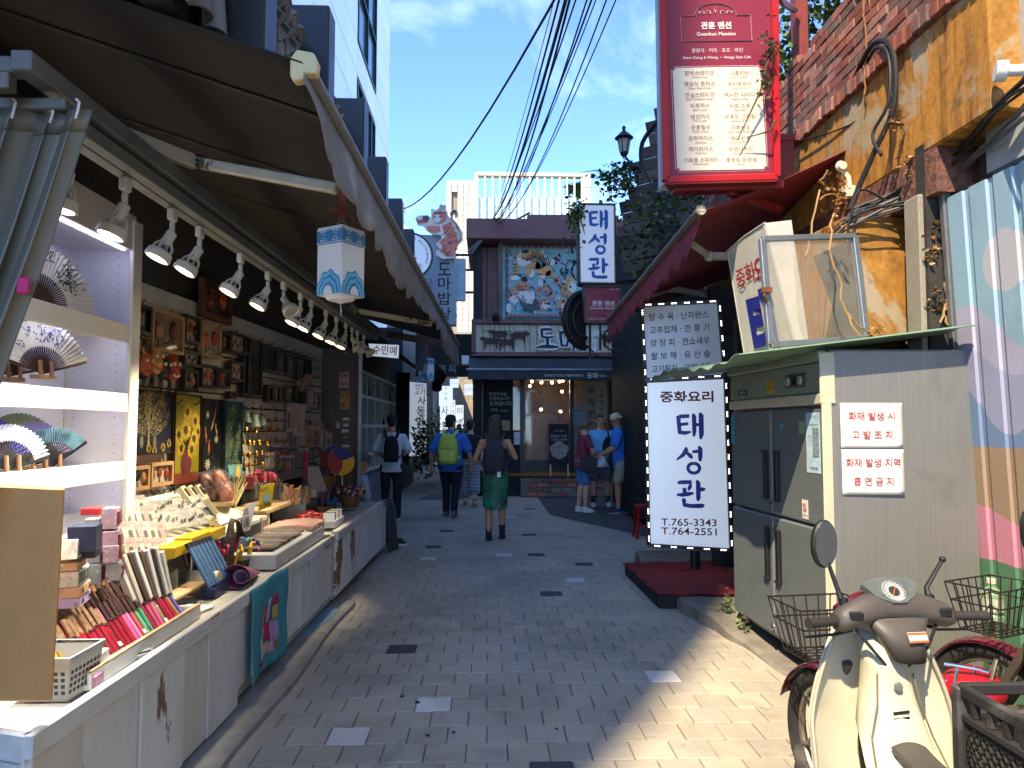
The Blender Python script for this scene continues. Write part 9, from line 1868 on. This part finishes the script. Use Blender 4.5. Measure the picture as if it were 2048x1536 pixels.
for i,(lb,pts,r_)in enumerate((('thick looped black cable hanging on the ochre wall',((1700,178,5.2),(1740,95,4.8),(1775,85,4.6),(1790,130,4.5),(1785,220,4.5),(1750,300,4.6),(1715,380,4.7),(1700,420,4.7)),.018),('second looped cable inside the thick one',((1715,165,5.2),(1745,105,4.8),(1770,98,4.6),(1780,140,4.5),(1775,210,4.5),(1745,270,4.6),(1762,310,4.5)),.011),('bundled black cables sagging below the ochre wall',((2060,150,3.4),(1990,215,3.7),(1930,290,4.1),(1860,350,4.4),(1790,385,4.6),(1700,420,4.7)),.014),('grey cables along the underside of the ochre wall',((2060,205,3.4),(1960,300,4.0),(1880,370,4.4),(1800,395,4.6),(1690,440,4.7)),.012),('tangled thin cables above the ochre box',((1940,300,4.2),(1870,380,4.4),(1800,405,4.55),(1720,425,4.6),(1660,470,4.7)),.009),('loose blue-black cable drooping to the window',((1770,400,4.6),(1720,380,4.6),(1700,440,4.6),(1695,470,4.6)),.008),('cable dropping beside the ochre box',((1805,410,4.55),(1830,480,4.6),(1850,540,4.62),(1862,580,4.63)),.016),('thin cable slung across the ochre wall',((1560,290,6.3),(1700,250,5.2),(1850,130,4.4),(1985,80,4.0)),.006),('dark hose hooked over the timber wall',((1345,195,8.8),(1320,235,9),(1285,285,9.3),(1283,330,9.4)),.03),('thin hanging wire on the timber wall',((1283,330,9.4),(1302,370,9.4),(1303,400,9.4)),.01))):
 root=thing('wall_cable',lb,'cable',P(*pts[-1]));b=MB();pp_=[P(*p)for p in pts]
 sm=[]
 for k_ in range(len(pp_)-1):
  for j in range(4):
   t_=j/4;p0,p1,p2,p3=pp_[max(k_-1,0)],pp_[k_],pp_[k_+1],pp_[min(k_+2,len(pp_)-1)];sm.append(.5*((2*p1)+(p2-p0)*t_+(2*p0-5*p1+4*p2-p3)*t_*t_+(3*p1-p0-3*p2+p3)*t_**3))
 sm.append(pp_[-1]);b.tube(sm,r_,7)
 if i in(2,3,4):
  for k_ in range(3):b.tube([p+V(.02*math.sin(j*.7+k_*2),0,.03*math.cos(j*.5+k_*2)-.02*k_)for j,p in enumerate(sm)],r_*.6,5)
 b.build('cable',wire if i!=3 else mat('grey cable','#3a3a3c',.6),root,smooth=True)
def leafmesh(b,p,s_,rg,flat_=.5,m=0):
 d_=V(rg.uniform(-1,1),rg.uniform(-1,1),rg.uniform(-.8,.5)).normalized();t_=d_.cross(V(rg.uniform(-1,1),rg.uniform(-1,1),1)).normalized();n_=d_.cross(t_)*s_*.12
 b.add([p,p+d_*s_*.35-t_*s_*.36+n_,p+d_*s_*.7-t_*s_*.26,p+d_*s_,p+d_*s_*.7+t_*s_*.26,p+d_*s_*.35+t_*s_*.36+n_],[(0,1,2,3),(0,3,4,5)],m)
lf=[mat('leaf dark','#2c4420',.55,var=.3,rnd=.2),mat('leaf mid','#44602a',.55,var=.3),mat('leaf light','#6d7d38',.55,var=.3)]
dryl=[mat('dry vine','#8a6238',.8,var=.3,scale=30),mat('dry leaf','#6d4420',.8,var=.4),mat('pale dry vine','#a08050',.8)]
def creeper(label,cat,blobs,n,s_,seed,stems=(),mats=lf,name='creeper'):
 rg=random.Random(seed);root=thing(name,label,cat,blobs[0][0]);b=MB()
 for c_,r_,k_ in blobs:
  for i in range(int(n*k_)):
   q_=V(rg.gauss(0,.45)*r_[0],rg.gauss(0,.45)*r_[1],rg.gauss(0,.45)*r_[2]);leafmesh(b,c_+q_,s_*rg.uniform(.6,1.3),rg,m=rg.choice((0,0,1,1,2)))
 tag(b.build('foliage',mats,root),kind='stuff');b=MB()
 for st_ in stems:b.tube(st_,[.012]+[.008]*(len(st_)-2)+[.003]if len(st_)>2 else.008,5)
 for c_,r_,k_ in blobs:
  for i in range(3):q_=c_+V(rg.uniform(-.5,.5)*r_[0],0,rg.uniform(.2,.6)*r_[2]);b.tube([q_,q_+V(.05,-.02,-.3*r_[2]),q_+V(rg.uniform(-.1,.1),0,-.9*r_[2])],[.008,.006,.003],4)
 b.build('stem',mats[0]if mats is dryl else mat('vine stem','#4a3a26',.8),root)
 return root
creeper('green creeper hanging over the slanting timber wall','creeper',[(P(1325,410,9.2),(.5,.2,.25),1),(P(1300,450,9.2),(.3,.2,.4),1),(P(1340,480,9.0),(.35,.2,.5),1),(P(1270,490,9.3),(.3,.2,.3),.6),(P(1295,540,9.0),(.3,.2,.3),.8),(P(1370,400,8.8),(.3,.2,.2),.5)],95,.075,1)
creeper('bushy green creeper at the left end of the timber wall','creeper',[(P(1232,365,9.8),(.25,.2,.28),1.2),(P(1215,350,9.8),(.3,.1,.12),.3),(P(1255,340,9.8),(.2,.2,.2),.6)],150,.08,2,[[P(1235,360,9.8),P(1195,340,9.8),P(1160,345,9.8)]])
creeper('creeper trailing over the left edge of the blue-lettered box sign','creeper',[(P(1148,440,9.0),(.12,.1,.3),1),(P(1156,425,8.95),(.12,.08,.15),.8)],130,.06,3,[[P(1158,430,8.9),P(1166,455,8.88),P(1170,470,8.88)]])
creeper('leafy climbing shrub rising behind the red post and brick parapet','shrub',[(P(1575,130,7.0),(.3,.3,.5),1),(P(1560,160,6.8),(.25,.2,.4),.8),(P(1640,50,7.0),(.45,.3,.3),1),(P(1670,25,6.6),(.3,.2,.2),.7),(P(1600,60,7.2),(.3,.2,.3),.6)],170,.085,4,[[P(1560,240,6.8),P(1550,150,6.5),P(1540,90,5.6),P(1535,60,5.3)]])
creeper('thin creeper sprig straying over the red menu signboard','creeper',[(P(1535,95,5.0),(.05,.05,.2),.5),(P(1528,170,5.0),(.06,.05,.16),.4)],60,.04,5,[[P(1550,80,5.02),P(1530,140,5.0),P(1522,180,5.0),P(1475,280,5.03)],[P(1552,240,5.02),P(1540,262,5.0),P(1495,275,5.03)]])
creeper('roof garden shrub on the far cream building','shrub',[(P(1150,378,46),(.7,.5,.5),1)],160,.35,6)
for i,(px,py,Y,hh_)in enumerate(((845,870,19.5,1.3),(868,880,20.5,1.5),(936,870,20,.8))):
 c_=P(px,py,Y);creeper(('potted bamboo plant beside the tall passage sign','tall dark bush at the left of the passage','potted shrub right of the passage')[i],'plant',[(V(c_.x,Y,1.2),(.3,.3,.5*hh_),1),(V(c_.x,Y,.7),(.3,.3,.4*hh_),.6)],240,.12,8+i,name='potted_plant')
creeper('roadside weed at the ledge beside the refrigerator','weed',[(V(1.84,5.62,.2),(.05,.05,.14),.5),(V(1.86,5.3,.12),(.05,.06,.08),.4)],60,.035,12,name='weed')
for k_,(lb,lines_,lv)in enumerate((('dry brown vine hanging down the ochre wall',[((1838,-30,4.35),(1842,120,4.4),(1845,230,4.4),(1850,330,4.45)),((1846,230,4.4),(1858,330,4.4),(1870,420,4.4))],((1850,185),(1860,310))),('bunch of dry tendrils beside the stone pillar',[((1850,330,4.4),(1875,430,4.35),(1895,520,4.3),(1890,620,4.28),(1895,650,4.28)),((1860,340,4.4),(1890,450,4.3),(1905,540,4.3),(1900,600,4.28),(1880,645,4.28)),((1880,380,4.35),(1910,480,4.3),(1915,560,4.3),(1905,640,4.28))],((1862,500),(1870,600),(1880,440),(1895,400))),('dry vine crossing the open window pane',[((1665,430,4.3),(1658,500,4.2),(1680,570,4.2),(1690,620,4.2),(1720,672,4.2)),((1690,620,4.2),(1700,640,4.2),(1735,665,4.25)),((1640,380,4.6),(1620,470,4.55),(1612,520,4.5))],((1665,440),(1750,668))),('curled dead leaves under the awning mount',[((1660,380,5.0),(1640,360,5.0),(1655,340,5.0)),((1690,400,4.9),(1660,385,4.9),(1640,400,4.9))],((1655,375),(1685,380),(1680,400))),('dry vine running down the ochre fascia',[((1735,-20,4.9),(1770,130,4.75),(1790,230,4.6),(1820,330,4.5),(1845,370,4.4)),((1725,0,4.9),(1732,120,4.9),(1728,190,4.9))],((1790,240),(1815,330))))):
 rg=random.Random(k_);root=thing('dry_vine',lb,'vine',P(*lines_[0][-1]));b=MB()
 for ln in lines_:
  pp_=[P(*p)for p in ln];pts=[]
  for j in range(len(pp_)-1):
   for t_ in range(4):pts.append(pp_[j].lerp(pp_[j+1],t_/4)+V(rg.uniform(-.012,.012),0,rg.uniform(-.012,.012)))
  b.tube(pts+[pp_[-1]],.0065,5)
 b.build('stem',dryl[2 if k_ in(1,2)else 0],root);b=MB()
 for px,py in lv:
  for i in range(26):leafmesh(b,P(px+rg.gauss(0,9),py+rg.gauss(0,14),4.3 if k_ in(1,2)else 4.45+.5*(k_==3)),rg.uniform(.02,.05),rg,m=rg.choice((0,1,2)))
 tag(b.build('dead_leaves',dryl,root),kind='stuff')
